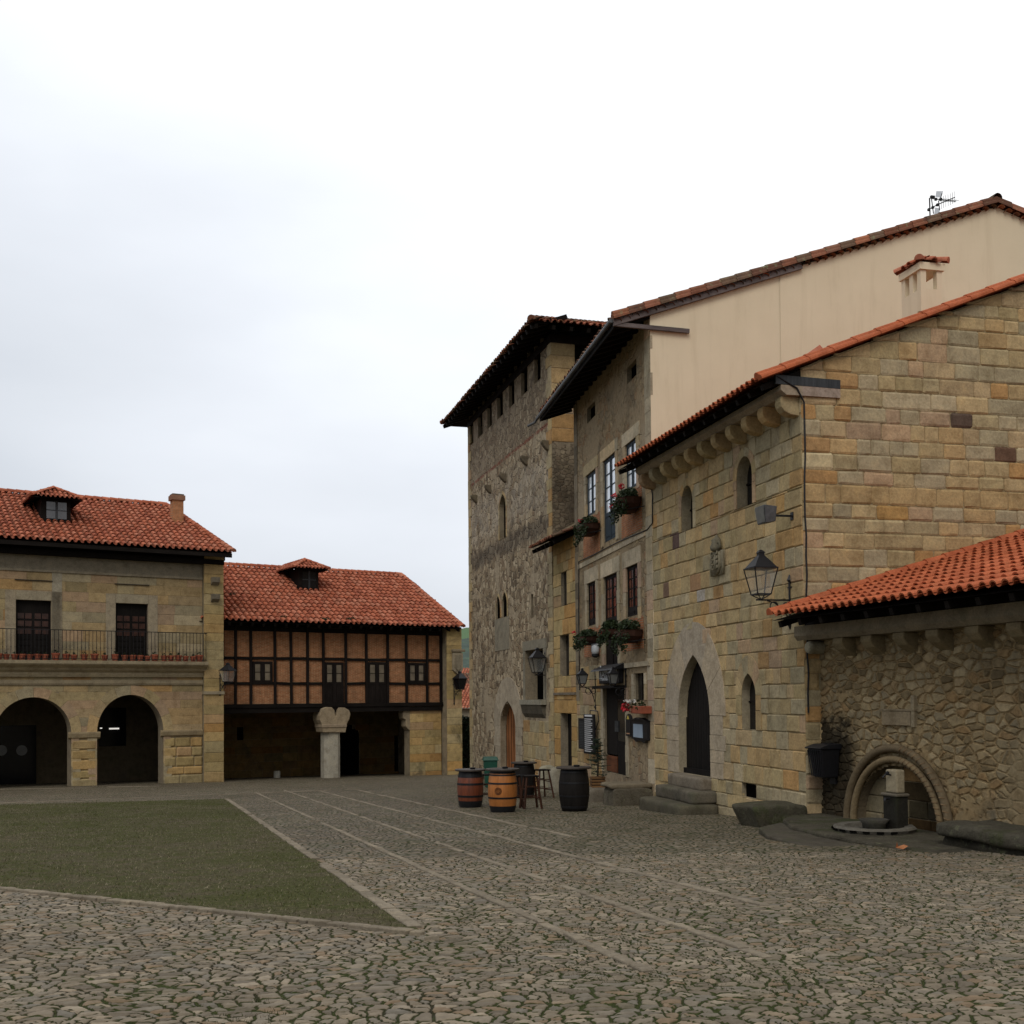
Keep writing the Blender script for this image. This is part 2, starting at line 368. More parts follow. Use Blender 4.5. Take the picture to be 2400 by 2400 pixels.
class Op:
    def __init__(s, kind, u0, z0, u1, z1, spring=None):
        s.k = kind; s.u0, s.u1 = min(u0, u1), max(u0, u1); s.z0, s.z1 = min(z0, z1), max(z0, z1)
        s.sp = spring if spring is not None else (s.z1 if kind == 'rect' else s.z1-(s.u1-s.u0)*(.5 if kind == 'round' else .85))
    def top(s, u):
        w = (s.u1-s.u0)/2; d = abs(u-(s.u0+w)); h = s.z1-s.sp
        if s.k == 'rect': return s.z1
        if d >= w: return s.sp
        if s.k == 'round': return s.sp+h*math.sqrt(max(0, 1-(d/w)**2))
        th = math.acos(min(1, (w+d)/(2*w))); return s.sp+h*math.sin(th)/math.sin(R(60))
    def grown(s, g, gb=None):
        gb = g if gb is None else gb
        return Op(s.k, s.u0-g, s.z0-gb, s.u1+g, s.z1+g*1.15, s.sp)
    def inside(s, u, z): return s.u0 < u < s.u1 and s.z0 < z < s.top(u)
    def span(s, za, zb):   # blocked interval of a course
        zm = (za+zb)/2
        if zb <= s.z0+.02 or za >= s.z1-.02: return None
        if s.k == 'rect' or zm <= s.sp: return (s.u0, s.u1) if zm > s.z0 or s.k == 'rect' else None
        lo = [u for u in np.linspace(s.u0, s.u1, 41) if s.top(u) > zm]
        return (lo[0], lo[-1]) if lo else None
    def outline(s, n=10, closed_bottom=True):
        w = (s.u1-s.u0)/2; m = s.u0+w
        if s.k == 'rect': return [(s.u0, s.z0), (s.u0, s.z1), (s.u1, s.z1), (s.u1, s.z0)]
        if s.k == 'round': top = [(m-w*math.cos(t), s.sp+(s.z1-s.sp)*math.sin(t)) for t in np.linspace(0, math.pi, 2*n+1)]
        else:
            L_ = [(s.u1-2*w*math.cos(t), s.sp+(s.z1-s.sp)*math.sin(t)/math.sin(R(60))) for t in np.linspace(0, R(60), n+1)]
            top = L_ + [(2*m-a, b) for a, b in reversed(L_[:-1])]
        return [(s.u0, s.z0)] + top + [(s.u1, s.z0)]
def PT(axis, u, d, z, off=0): return (u, off+d, z) if axis == 'x' else (off-d, u, z)
def wall_grid(mb, u0, u1, z0, z1, step, ops=(), topfn=None, axis='x', off=0, d=0, col=(.3, .25, .16)):
    us = set(np.linspace(u0, u1, max(2, int((u1-u0)/step)+1))); zs = set(np.linspace(z0, z1, max(2, int((z1-z0)/step)+1)))
    keep = set()
    def snap(st, x, lo, hi):
        if lo+1e-3 < x < hi-1e-3:
            near = [q for q in st if abs(q-x) < step*.45 and q not in (lo, hi) and q not in keep]; keep.add(x)
            for q in near: st.discard(q)
            st.add(x)
    for o in ops:
        snap(us, o.u0, u0, u1); snap(us, o.u1, u0, u1); snap(zs, o.z0, z0, z1)
        if o.k == 'rect': snap(zs, o.z1, z0, z1)
    us = sorted(us); zs = sorted(zs); idx = {}; vs = []; fs = []
    tf = topfn or (lambda u: 1e9)
    def vid(i, j):
        if (i, j) not in idx:
            idx[i, j] = len(vs); vs.append(PT(axis, us[i], d, min(zs[j], tf(us[i])), off))
        return idx[i, j]
    for i in range(len(us)-1):
        um = (us[i]+us[i+1])/2
        for j in range(len(zs)-1):
            zm = (zs[j]+zs[j+1])/2
            if zs[j] >= max(tf(us[i]), tf(us[i+1]))-1e-4: continue
            if any(o.inside(um, zm) for o in ops): continue
            fs.append((vid(i, j), vid(i+1, j), vid(i+1, j+1), vid(i, j+1)))
    mb.add(vs, fs, col)
def ashlar(mb, u0, u1, z0, z1, ops=(), topfn=None, axis='x', off=0, course=(.25, .36), bw=(.32, .8), r=rnd, pal=pal_stone, proud=.006, gap=.010, back=.05, cham=.007, rough=1., paint=None):
    br = sorted({z0, z1} | {o.z0 for o in ops if z0 < o.z0 < z1} | {o.z1 for o in ops if o.k == 'rect' and z0 < o.z1 < z1})
    rows = []; 
    for a, b in zip(br, br[1:]):
        if b-a < .04: continue
        n = max(1, round((b-a)/((course[0]+course[1])/2))); hs = [r.uniform(*course) for _ in range(n)]; t = sum(hs); z = a
        for h in hs: rows.append((z, z+h*(b-a)/t)); z += h*(b-a)/t
    tf = topfn or (lambda u: 1e9)
    for za, zb in rows:
        segs = [(u0, u1)]
        for o in ops:
            sp = o.span(za, zb)
            if sp is None: continue
            nw = []
            for a, b in segs:
                if sp[1] <= a or sp[0] >= b: nw.append((a, b)); continue
                if sp[0]-a > .05: nw.append((a, sp[0]))
                if b-sp[1] > .05: nw.append((sp[1], b))
            segs = nw
        for a, b in segs:
            cuts = [a]; 
            while b-cuts[-1] > bw[1]*1.15: cuts.append(cuts[-1]+r.uniform(*bw)*(1.0 if r.random() > .15 else 1.5))
            if len(cuts) > 1 and b-cuts[-1] < bw[0]*.5: cuts.pop()
            cuts.append(b)
            for p, q in zip(cuts, cuts[1:]):
                ta, tb = tf(p), tf(q)
                if min(ta, tb) < za+.05: 
                    if max(ta, tb) < za+.08: continue
                z1a, z1b = min(zb, ta), min(zb, tb)
                g2 = gap/2; j = lambda s_=.006: r.uniform(-s_, s_)*rough
                pr = -(proud+r.uniform(0, .012)*rough); c = cham+r.uniform(0, .008)
                A = (p+g2, za+g2); B = (q-g2, za+g2); D_ = (q-g2, max(z1b-g2, za+g2+.01)); E = (p+g2, max(z1a-g2, za+g2+.01))
                out = []; inn = []
                for (x, z), (sx, sz) in zip((A, B, D_, E), ((1, 1), (-1, 1), (-1, -1), (1, -1))):
                    k = min(c*1.6, .35*(q-p), .35*(zb-za))
                    # two points per corner so that arrises look worn round
                    pa = (x, z+sz*k*.8); pb = (x+sx*k*.8, z)
                    if (sx, sz) in ((1, 1), (-1, -1)): out += [pa, pb]
                    else: out += [pb, pa]
                    inn.append((x+sx*(c+k*.4)+j(.006), z+sz*(c+k*.4)+j(.006), pr+j(.0045)))
                out = [(x+j(.006), z+j(.006)) for x, z in out]
                n8 = [PT(axis, x, 0, z, off) for x, z in out]; b8 = [PT(axis, x, back, z, off) for x, z in out]; i4 = [PT(axis, x, dd, z, off) for x, z, dd in inn]
                vs = n8+b8+i4; fs = [(16, 17, 18, 19)]
                for i in range(8): fs.append((i+8, (i+1) % 8+8, (i+1) % 8, i))
                for i in range(4):
                    fs.append((2*i, 2*i+1, 16+i)); fs.append((2*i+1, (2*i+2) % 8, 16+(i+1) % 4, 16+i))
                cc = pal(r)
                if paint: cc = paint((p+q)/2, (za+zb)/2, cc, r)
                mb.add(vs, fs, cc)
def reveal(mb, op, d0, d1, axis='x', off=0, col=(.3, .26, .19), bottom=True, n=8):
    o = op.outline(n); k = len(o); vs = [PT(axis, a, d0, b, off) for a, b in o]+[PT(axis, a, d1, b, off) for a, b in o]
    fs = [(i, i+1, i+1+k, i+k) for i in range(k-1)]
    if bottom: fs.append((k-1, 0, k, 2*k-1))
    mb.add(vs, fs, col)
def ring(mb, op, w, d=-.02, back=.06, axis='x', off=0, n=9, r=rnd, cols=None, legs=True, top_w=None, outer=None):
    """voussoirs and jamb stones round an opening"""
    tw = top_w or w; g = Op(outer or op.k, op.u0-w, op.z0, op.u1+w, op.z1+tw, op.sp)
    a = op.outline(n)[1:-1]; b = g.outline(n)[1:-1]; m = len(a)
    per = 3 if m > 12 else 2
    idx = list(range(0, m, per)); 
    if idx[-1] != m-1: idx.append(m-1)
    cols = cols or (lambda: pal_stone(r, wo=.05, dk=0, wp=.2))
    for i0, i1 in zip(idx, idx[1:]):
        q = list(range(i0, i1+1)); poly = [a[t] for t in q]+[b[t] for t in reversed(q)]
        cx = sum(p[0] for p in poly)/len(poly); cz = sum(p[1] for p in poly)/len(poly)
        poly = [(cx+(x-cx)*.985, cz+(z-cz)*.985) for x, z in poly]; k = len(poly); dd = d-r.uniform(0, .008)
        vs = [PT(axis, x, dd, z, off) for x, z in poly]+[PT(axis, x, back, z, off) for x, z in poly]
        mb.add(vs, [tuple(range(k))]+[(i, i+k, (i+1) % k+k, (i+1) % k) for i in range(k)], cols())
    if legs:
        for sx in (0, 1):
            z = op.z0
            while z < op.sp-.02:
                h = min(r.uniform(.26, .42), op.sp-z)
                if op.sp-z-h < .15: h = op.sp-z
                x0, x1 = (op.u0-w*r.uniform(.75, 1), op.u0) if sx == 0 else (op.u1, op.u1+w*r.uniform(.75, 1)); dd = d-r.uniform(0, .008)
                vs = [PT(axis, x, q_, zz, off) for q_ in (dd, back) for x, zz in ((x0+.004, z+.005), (x1-.004, z+.005), (x1-.004, z+h-.005), (x0+.004, z+h-.005))]
                mb.add(vs, [(0, 1, 2, 3), (0, 4, 5, 1), (1, 5, 6, 2), (2, 6, 7, 3), (3, 7, 4, 0)], cols()); z += h
def panel(mb, op, d, axis='x', off=0, col=(1, 1, 1), g=.03):
    o = op.grown(g).outline(10); mb.add([PT(axis, a, d, b, off) for a, b in o], [tuple(range(len(o)))], col)

# ------------------------------------------------------------------ roofs
def tint_salmon(r):
    k = r.uniform(.90, 1.08); c = r.choice([(.44, .142, .080), (.40, .124, .068), (.48, .168, .10), (.35, .108, .064), (.46, .18, .112)]); return tuple(x*k for x in c)
def tint_new(r):
    k = r.uniform(.93, 1.06); c = r.choice([(.45, .125, .055), (.43, .115, .052), (.47, .135, .062)]); return tuple(x*k for x in c)
def tint_old(r):
    k = r.uniform(.6, 1.15); c = r.choice([(.28, .12, .075), (.22, .11, .075), (.34, .14, .08), (.17, .11, .075)]); return tuple(x*k for x in c)
def tiles(mb, O, U_, S_, wid, length, inside=None, tw=.21, tl=.36, tint=tint_salmon, r=rnd, jit=1., lift=.035, rad=.062):
    O = Vector(O); U_ = Vector(U_).normalized(); S_ = Vector(S_).normalized(); N_ = U_.cross(S_).normalized()
    nc = max(1, round(wid/tw)); tw = wid/nc; nr = max(1, round(length/tl)); tl = length/nr; cw = tw*.60
    for i in range(nc):
        uc = (i+.5)*tw
        for j in range(nr):
            if inside and not inside(uc, (j+.5)*tl): continue
            c = tint(r); c2 = tuple(x*.6 for x in tint(r)); s0 = j*tl+r.uniform(-.012, .012)*jit; s1 = (j+1)*tl+.05
            lf = lift+r.uniform(-.006, .006)*jit; du = r.uniform(-.008, .008)*jit; vs = []
            for (sv, lv, sc_) in ((s0, lf, 1.), (s1, 0., .86)):
                for k in range(7):
                    t = math.pi*k/6; vs.append(O+U_*(uc+du-math.cos(t)*cw/2*1.12*sc_)+S_*sv+N_*(lv+.03+math.sin(t)*rad*sc_))
            for k in range(7):
                t = math.pi*k/6; vs.append(O+U_*(uc+du-math.cos(t)*cw/2*.92)+S_*(s0+.003)+N_*(lf+.016+math.sin(t)*rad*.84))
            fs = [(k, k+1, k+8, k+7) for k in range(6)]+[(k+1, k, k+14, k+15) for k in range(6)]
            mb.add(vs, fs, c)
            vs = []; ub = (i+1)*tw
            for sv, lv in ((s0, lf*.7), (s1, 0)):
                for k, (a, h) in enumerate(((-.27, .035), (-.14, .008), (0, 0), (.14, .008), (.27, .035))): vs.append(O+U_*(ub+a*tw)+S_*sv+N_*(lv+h))
            mb.add(vs, [(k, k+1, k+6, k+5) for k in range(4)], c2)
def ridge(mb, P0, P1, rad=.11, tint=tint_salmon, r=rnd, tl=.38):
    P0, P1 = Vector(P0), Vector(P1); L_ = (P1-P0).length; d = (P1-P0)/L_; sd_ = d.cross(Vector((0, 0, 1))).normalized(); up = sd_.cross(d)
    n = max(1, round(L_/tl)); tl = L_/n
    for i in range(n):
        vs = []
        for s_, k_ in ((i*tl, 1.08), ((i+1)*tl+.04, .88)):
            for k in range(8):
                t = math.pi*k/7*1.1-.157; vs.append(P0+d*s_+sd_*(-math.cos(t)*rad*k_)+up*(math.sin(t)*rad*k_+.02))
        mb.add(vs, [(k, k+1, k+9, k+8) for k in range(7)]+[tuple(range(7, -1, -1))], tint(r))
def casement(parent, op, d, cols=2, rows=3, fw=.07, frame=WOOD_GREY, glass=GLASS_SKY, low=0., name='window', mid=.09, axis='x', off=0, gl2=None):
    """timber casement filling an opening: frame part with its panes below it"""
    m = MB(); u0, u1, z0, z1 = op.u0, op.u1, op.z0, op.z1
    B_ = lambda a, b, e_, f_, d0, d1: m.box(a, b, d0+off, d1+off, e_, f_) if axis == 'x' else m.box(off-d1, off-d0, a, b, e_, f_)
    zl = z0+(z1-z0)*low
    B_(u0, u0+fw, z0, z1, d, d+.06); B_(u1-fw, u1, z0, z1, d, d+.06); B_(u0+fw, u1-fw, z1-fw, z1, d, d+.06); B_(u0+fw, u1-fw, z0, z0+fw, d, d+.06)
    um = (u0+u1)/2; B_(um-mid/2, um+mid/2, z0+fw, z1-fw, d-.01, d+.05)
    if low: B_(u0+fw, u1-fw, z0+fw, zl, d+.01, d+.04); B_(u0+fw+.05, um-mid/2-.05, z0+fw+.08, zl-.1, d-.002, d+.012); B_(um+mid/2+.05, u1-fw-.05, z0+fw+.08, zl-.1, d-.002, d+.012); B_(u0+fw, u1-fw, zl-.06, zl+.03, d-.004, d+.05)
    zz = zl+.03 if low else z0+fw; bt = .028
    for s in (0, 1):
        a, b = (u0+fw, um-mid/2) if s == 0 else (um+mid/2, u1-fw)
        B_(a, a+bt, zz, z1-fw, d+.004, d+.044); B_(b-bt, b, zz, z1-fw, d+.004, d+.044)
        for k in range(0, rows+1):
            q = zz+(z1-fw-zz)*k/rows; h = bt*(1 if k in (0, rows) else .5); B_(a+bt, b-bt, max(zz, q-h), min(z1-fw, q+h), d+.006, d+.04)
        for c in range(1, cols//2):
            q = a+(b-a)*c/(cols//2); B_(q-.01, q+.01, zz, z1-fw, d+.008, d+.036)
    o = m.build(name, frame, parent)
    g = MB(); B2 = (lambda a, b, e_, f_: g.box(a, b, d+.02+off, d+.03+off, e_, f_)) if axis == 'x' else (lambda a, b, e_, f_: g.box(off-d-.03, off-d-.02, a, b, e_, f_))
    B2(u0+fw, um-mid/2, zz, z1-fw); B2(um+mid/2, u1-fw, zz, z1-fw); g.build('pane', glass, o)
    return o
def leaves(mb, c, rad, n, size, r=rnd, col=(1, 1, 1), flat=1.):
    for _ in range(n):
        while True:
            p = Vector((r.uniform(-1, 1), r.uniform(-1, 1), r.uniform(-1, 1)))
            if .25 < p.length < 1: break
        p = Vector((c[0]+p.x*rad[0], c[1]+p.y*rad[1], c[2]+p.z*rad[2])); a = Vector((r.gauss(0, 1), r.gauss(0, 1), r.gauss(0, 1))).normalized(); b = a.orthogonal().normalized()
        s = size*r.uniform(.6, 1.3); q = a.cross(b)
        k = r.uniform(.6, 1.5); mb.add([p-b*s*.5, p+q*s*.4, p+b*s*.6, p-q*s*.4], [(0, 1, 2, 3)], tuple(x*k for x in col))
def rough_block(name, mat, parent, x0, x1, y0, y1, z0, z1, col=(.16, .14, .10), taper=0., seed=1, n=(10, 5, 4), amp=.03, rnd_edge=.06):
    """a worn, hand-cut stone block"""
    r = random.Random(seed); mb = MB(); nx, ny, nz = n; ids = {}; vs = []
    from mathutils import noise as mn
    def vid(i, j, k):
        if (i, j, k) in ids: return ids[i, j, k]
        a, b, c = i/nx, j/ny, k/nz; tz = (1-c)*taper
        x = x0+(x1-x0)*a; y = y0+(y1-y0)*b; z = z0+(z1-z0)*c
        cx, cy = (x0+x1)/2, (y0+y1)/2
        y = y0+(y-y0)*(1) + tz*(y1-y)*.6; x += (cx-x)*tz*.25
        e_ = sum(1 for t in (a, b, c) if t in (0., 1.))
        if e_ >= 2:
            dd = Vector((cx-x, cy-y, (z0+z1)/2-z)).normalized()*rnd_edge*(.5 if e_ == 2 else 1); x += dd.x; y += dd.y; z += dd.z
        nn = mn.noise_vector(Vector((x*2.3+seed*7, y*2.3, z*2.3)))*amp+mn.noise_vector(Vector((x*7+seed*3, y*7, z*7)))*amp*.35
        ids[i, j, k] = len(vs); vs.append((x+nn.x, y+nn.y, z+nn.z)); return ids[i, j, k]
    fs = []
    for i in range(nx):
        for j in range(ny):
            fs.append((vid(i, j, 0), vid(i, j+1, 0), vid(i+1, j+1, 0), vid(i+1, j, 0))); fs.append((vid(i, j, nz), vid(i+1, j, nz), vid(i+1, j+1, nz), vid(i, j+1, nz)))
        for k in range(nz):
            fs.append((vid(i, 0, k), vid(i+1, 0, k), vid(i+1, 0, k+1), vid(i, 0, k+1))); fs.append((vid(i, ny, k), vid(i, ny, k+1), vid(i+1, ny, k+1), vid(i+1, ny, k)))
    for j in range(ny):
        for k in range(nz):
            fs.append((vid(0, j, k), vid(0, j, k+1), vid(0, j+1, k+1), vid(0, j+1, k))); fs.append((vid(nx, j, k), vid(nx, j+1, k), vid(nx, j+1, k+1), vid(nx, j, k+1)))
    mb.add(vs, fs, col); return mb.build(name, mat, parent, smooth=True, subdiv=1)
# ------------------------------------------------------------------ ground
def m_cobble(name, disp=None, kind='cobble'):
    n = NT(name); v0 = n.obj((1, 1, 0)); _, wc = n.noise(v0, 2.2, 1.2, .45)
    w = n.n('ShaderNodeVectorMath', operation='MULTIPLY_ADD'); n.lk(wc, w.inputs[0]); w.inputs[1].default_value = (.22, .22, 0)
    _, wc2 = n.noise(v0, .55, 2, .5); w2 = n.n('ShaderNodeVectorMath', operation='MULTIPLY_ADD'); n.lk(wc2, w2.inputs[0]); w2.inputs[1].default_value = (.62, .62, 0); n.lk(v0, w2.inputs[2]); n.lk(w2.outputs[0], w.inputs[2])
    mpn = n.n('ShaderNodeMapping'); mpn.inputs['Scale'].default_value = (.86, 1.14, 0); mpn.inputs['Rotation'].default_value = (0, 0, .12); n.lk(w.outputs[0], mpn.inputs[0])
    v = mpn.outputs[0]; f1 = n.vor(v, 10.4, 'F1'); de = n.vor(v, 10.4, 'DISTANCE_TO_EDGE')[0]
    g = n.obj(); a, _ = n.noise(g, 14, 6, .7); b, _ = n.noise(g, 60, 3, .7); big, _ = n.noise(g, .35, 5, .6, .3); mid, _ = n.noise(g, 1.6, 5, .7)
    rc = n.n('ShaderNodeSeparateColor'); n.lk(f1[1], rc.inputs[0])
    c = n.ramp(rc.outputs[0], [(.05, (.145, .123, .092)), (.3, (.195, .164, .120)), (.5, (.24, .202, .148)), (.7, (.165, .150, .122)), (.86, (.31, .262, .195)), (.95, (.21, .155, .10))])
    c = n.mix(1, c, n.ramp(a, [(.3, (.72, .70, .68)), (.7, (1.14, 1.12, 1.1))]), 'MULTIPLY')
    c = n.mix(1, c, n.ramp(big, [(.35, (.86, .85, .84)), (.65, (1.1, 1.1, 1.1))]), 'MULTIPLY')
    ed = n.m('ADD', de, n.m('MULTIPLY', n.m('SUBTRACT', a, .5), .04)); edw = n.m('SUBTRACT', ed, n.m('MULTIPLY', n.ss(mid, .45, .7), .05))
    sx = n.n('ShaderNodeSeparateXYZ'); n.lk(g, sx.inputs[0])
    right = n.ss(n.m('ADD', sx.outputs[0], n.m('MULTIPLY', big, 4)), -.5, 6.5)
    green = n.ss(n.m('ADD', n.m('ADD', mid, n.m('MULTIPLY', right, .34)), n.m('MULTIPLY', big, .25)), .50, .72)
    joint = n.mix(green, n.ramp(a, [(.3, (.022, .020, .010)), (.7, (.048, .043, .024))]), n.ramp(b, [(.3, (.020, .028, .008)), (.7, (.056, .066, .020))]))
    mask = n.ss(edw, .06, .125)
    if kind == 'grass':
        gm, _ = n.noise(g, 3.2, 6, .75); g2, _ = n.noise(g, 26, 4, .8); gb, _ = n.noise(g, .35, 4, .7)
        cover = n.ss(n.m('ADD', gm, n.m('MULTIPLY', gb, .6)), .62, .92)
        grass = n.ramp(g2, [(.3, (.028, .032, .011)), (.5, (.070, .076, .025)), (.68, (.14, .13, .06))])
        brown = n.ramp(g2, [(.3, (.05, .042, .024)), (.55, (.125, .104, .066)), (.75, (.23, .195, .145))])
        c = n.mix(cover, brown, grass); h = n.m('ADD', n.m('MULTIPLY', g2, .7), n.m('MULTIPLY', gm, .5)); n.col(c); n.rough(.95); n.bump(h, .05); return n.mat
    thin = n.m('MULTIPLY', green, n.ss(mid, .5, .75)); c = n.mix(n.m('MULTIPLY', thin, .35), c, (.06, .065, .03))
    n.col(n.mix(mask, joint, c)); n.rough(n.m('SUBTRACT', .92, n.m('MULTIPLY', mask, .22))); n.b.inputs['Specular IOR Level'].default_value = .12
    tilt = n.m('MULTIPLY', rc.outputs[1], .32)
    dome = n.ss(edw, .01, .16); h = n.m('ADD', n.m('MULTIPLY', dome, n.m('ADD', .72, tilt)), n.m('ADD', n.m('MULTIPLY', a, .14), n.m('MULTIPLY', b, .05)))
    if disp: n.disp(h, disp, 1.0)
    else: n.bump(h, .035)
    return n.mat
COB = m_cobble('cobblestones'); COBD = m_cobble('cobblestones_near', .022); GRASSM = m_cobble('worn_grass', kind='grass')

def sheet(name, xs, ys, mat, dz=0., hole=None):
    X, Y = np.meshgrid(xs, ys); Yc = np.clip(Y, -10, 95); Xc = np.clip(X, -40, 40)
    Z = -(GA*Yc+GB*Xc)+dz; co = np.stack([X, Y, Z], -1).reshape(-1, 3).astype(np.float32)
    nx, ny = len(xs), len(ys); i = np.arange(ny-1)[:, None]*nx+np.arange(nx-1)[None, :]
    f = np.stack([i, i+1, i+1+nx, i+nx], -1).reshape(-1, 4)
    if hole:
        cx = (co[f[:, 0], 0]+co[f[:, 2], 0])/2; cy = (co[f[:, 0], 1]+co[f[:, 2], 1])/2
        f = f[~((cx > hole[0]) & (cx < hole[1]) & (cy > hole[2]) & (cy < hole[3]))]
    me = bpy.data.meshes.new(name); me.vertices.add(len(co)); me.vertices.foreach_set('co', co.ravel())
    me.loops.add(f.size); me.loops.foreach_set('vertex_index', f.ravel().astype(np.int32)); me.polygons.add(len(f))
    me.polygons.foreach_set('loop_start', (np.arange(len(f))*4).astype(np.int32)); me.update(calc_edges=True)
    me.polygons.foreach_set('use_smooth', [True]*len(f)); me.materials.append(mat)
    o = bpy.data.objects.new(name, me); C.objects.link(o); return o
NX, NY0, NY1 = 9., 2., 15.
big_x = sorted(set(list(np.arange(-40, 41, 1.)) + [-3000, -1500, -600, -250, -100, 100, 250, 600, 1500, 3000]))
big_y = sorted(set(list(np.arange(-10, 96, 1.)) + [-1500, -400, -100, -30, 120, 200, 400, 900, 1800, 3000]))
gobj = sheet('ground', big_x, big_y, COB, -.004, (-NX, NX, NY0, NY1)); tag(gobj, 'cobblestone square sloping gently away between old stone houses', 'ground', kind='structure')
gn = sheet('ground', np.arange(-NX-.15, NX+.15, .022), np.arange(NY0-.15, NY1+.15, .022), COBD); tag(gn, 'nearest stretch of rounded cobbles with mossy joints', 'ground', kind='structure')

# grass plot
ga = onground('G', 855, 118); gb_ = onground('G', 1600, 628); gc = onground('G', 0, 458); gd = onground('G', 0, 140)
dl = (gc-gb_); dl2 = (gd-ga)
gc2 = gb_+dl*2.6; gd2 = ga+dl2*2.2
def gpoly(name, pts, mat, dz, nsub=40):
    mb = MB(); A, B_, C_, D_ = pts; vs = []; m = nsub
    for i in range(m+1):
        for j in range(m+1):
            s_, t = i/m, j/m; p = (A*(1-s_)+B_*s_)*(1-t)+(D_*(1-s_)+C_*s_)*t; vs.append((p.x, p.y, gz(p.x, p.y)+dz))
    mb.add(vs, [(i*(m+1)+j, (i+1)*(m+1)+j, (i+1)*(m+1)+j+1, i*(m+1)+j+1) for i in range(m) for j in range(m)])
    return mb.build(name, mat)
def flipn(o):
    import bmesh
    b = bmesh.new(); b.from_mesh(o.data); b.normal_update()
    if sum(f.normal.z for f in b.faces) < 0:
        bmesh.ops.reverse_faces(b, faces=b.faces)
    b.to_mesh(o.data); b.free()
lawn = gpoly('lawn', (ga, gb_, gc2, gd2), GRASSM, .012); flipn(lawn); tag(lawn, 'worn green and brown grass plot in the square', 'lawn', kind='structure')
# blades
from mathutils import noise as mnz
rg = random.Random(3); mb = MB(); ncnt = 0
m_blade = m_attr('grass_blades', stain=0, bump=.001, rough=.8)
while ncnt < 42000:
    s_, t = rg.random(), rg.random()
    p = (ga*(1-s_)+gb_*s_)*(1-t)+(gd*(1-s_)+(gb_+dl*1.35)*s_)*t
    z = gz(p.x, p.y)+.012; a = rg.uniform(0, 6.28); h = rg.uniform(.01, .034); w_ = rg.uniform(.0025, .006); l = rg.uniform(-.02, .02)
    pn = mnz.noise(Vector((p.x*.33, p.y*.33, 1)))+.9*mnz.noise(Vector((p.x*1.3, p.y*1.3, 5)))+(p.y-22)*.028
    k = rg.uniform(.5, 1.75); c = rg.choice([(.050, .064, .016), (.072, .082, .026), (.10, .098, .04)] if rg.random() < .5+pn else [(.15, .13, .08), (.21, .185, .13), (.115, .10, .06)]); c = tuple(q*k for q in c)
    dx, dy = math.cos(a)*w_, math.sin(a)*w_
    mb.add([(p.x-dx, p.y-dy, z), (p.x+dx, p.y+dy, z), (p.x+l-dy, p.y+l+dx, z+h)], [(0, 1, 2)], c); ncnt += 1
gr = mb.build('grass', m_blade); tag(gr, 'short grass blades growing over the plot', 'grass', kind='stuff')
# stone rows set in the paving
def strip(a, b, w, label, seed, lift=.010, ln=(.25, .7), skip=.06):
    r = random.Random(seed); mb = MB(); d = (b-a); d.z = 0; L_ = d.length; d.normalize(); q = Vector((-d.y, d.x, 0)); s_ = 0
    while s_ < L_:
        l = r.uniform(*ln); e = min(L_, s_+l-.015)
        if r.random() > skip:
            ww = w*r.uniform(.9, 1.08); o = r.uniform(-.006, .006); cc = pal_stone(r, wb=.2, wg=.2, wo=.02, wp=.5, dk=0); k_ = r.uniform(.85, 1.15); cc = (.225*k_, .192*k_, .145*k_)
            dz = lift+r.uniform(-.003, .006)
            cs = []
            for (t, k) in ((s_, -1), (e, -1), (e, 1), (s_, 1)):
                p = a+d*(t+r.uniform(-.008, .008))+q*(o+k*ww/2+r.uniform(-.012, .012)); cs.append(p)
            vs = [(p.x, p.y, gz(p.x, p.y)-.04) for p in cs]; cen = sum(cs, Vector())/4
            vs += [(cen.x+(p.x-cen.x)*1, cen.y+(p.y-cen.y)*1, gz(p.x, p.y)+dz-.008) for p in cs]
            vs += [(p.x-(p.x-cen.x)*.12, p.y-(p.y-cen.y)*.12, gz(p.x, p.y)+dz) for p in cs]
            mb.add(vs, [(0, 1, 5, 4), (1, 2, 6, 5), (2, 3, 7, 6), (3, 0, 4, 7), (4, 5, 9, 8), (5, 6, 10, 9), (6, 7, 11, 10), (7, 4, 8, 11), (8, 9, 10, 11)], cc)
        s_ += l
    o = mb.build('paving_strip', STONE); flipn(o); tag(o, label, 'paving strip', kind='structure'); return o
og = onground
strip(ga, gb_+(gb_-ga)*.01, .12, 'pale slab row edging the right side of the grass', 1, lift=.026)
strip(og('G', 965, 93), og('P', 1520, 2277), .085, 'first slab row right of the grass', 2)
strip(og('G', 1075, 85), og('P', 1800, 2243), .085, 'second slab row right of the grass', 3)
strip(og('G', 1210, 88), og('P', 1790, 2122), .09, 'third slab row right of the grass', 4)
strip(og('G', 1352, 84), og('P', 1345, 1962), .10, 'fourth slab row from the grass towards the barrels', 5)
strip(og('G', -330, 146), og('G', 1350, 80), .2, 'slab row along the far side of the grass', 6)
strip(og('G', -330, 88), og('G', 600, 68), .22, 'slab row in front of the arcades', 7)
strip(gc2, gb_, .10, 'thin stone row edging the near side of the grass', 8, ln=(.1, .28), lift=.026, skip=0)
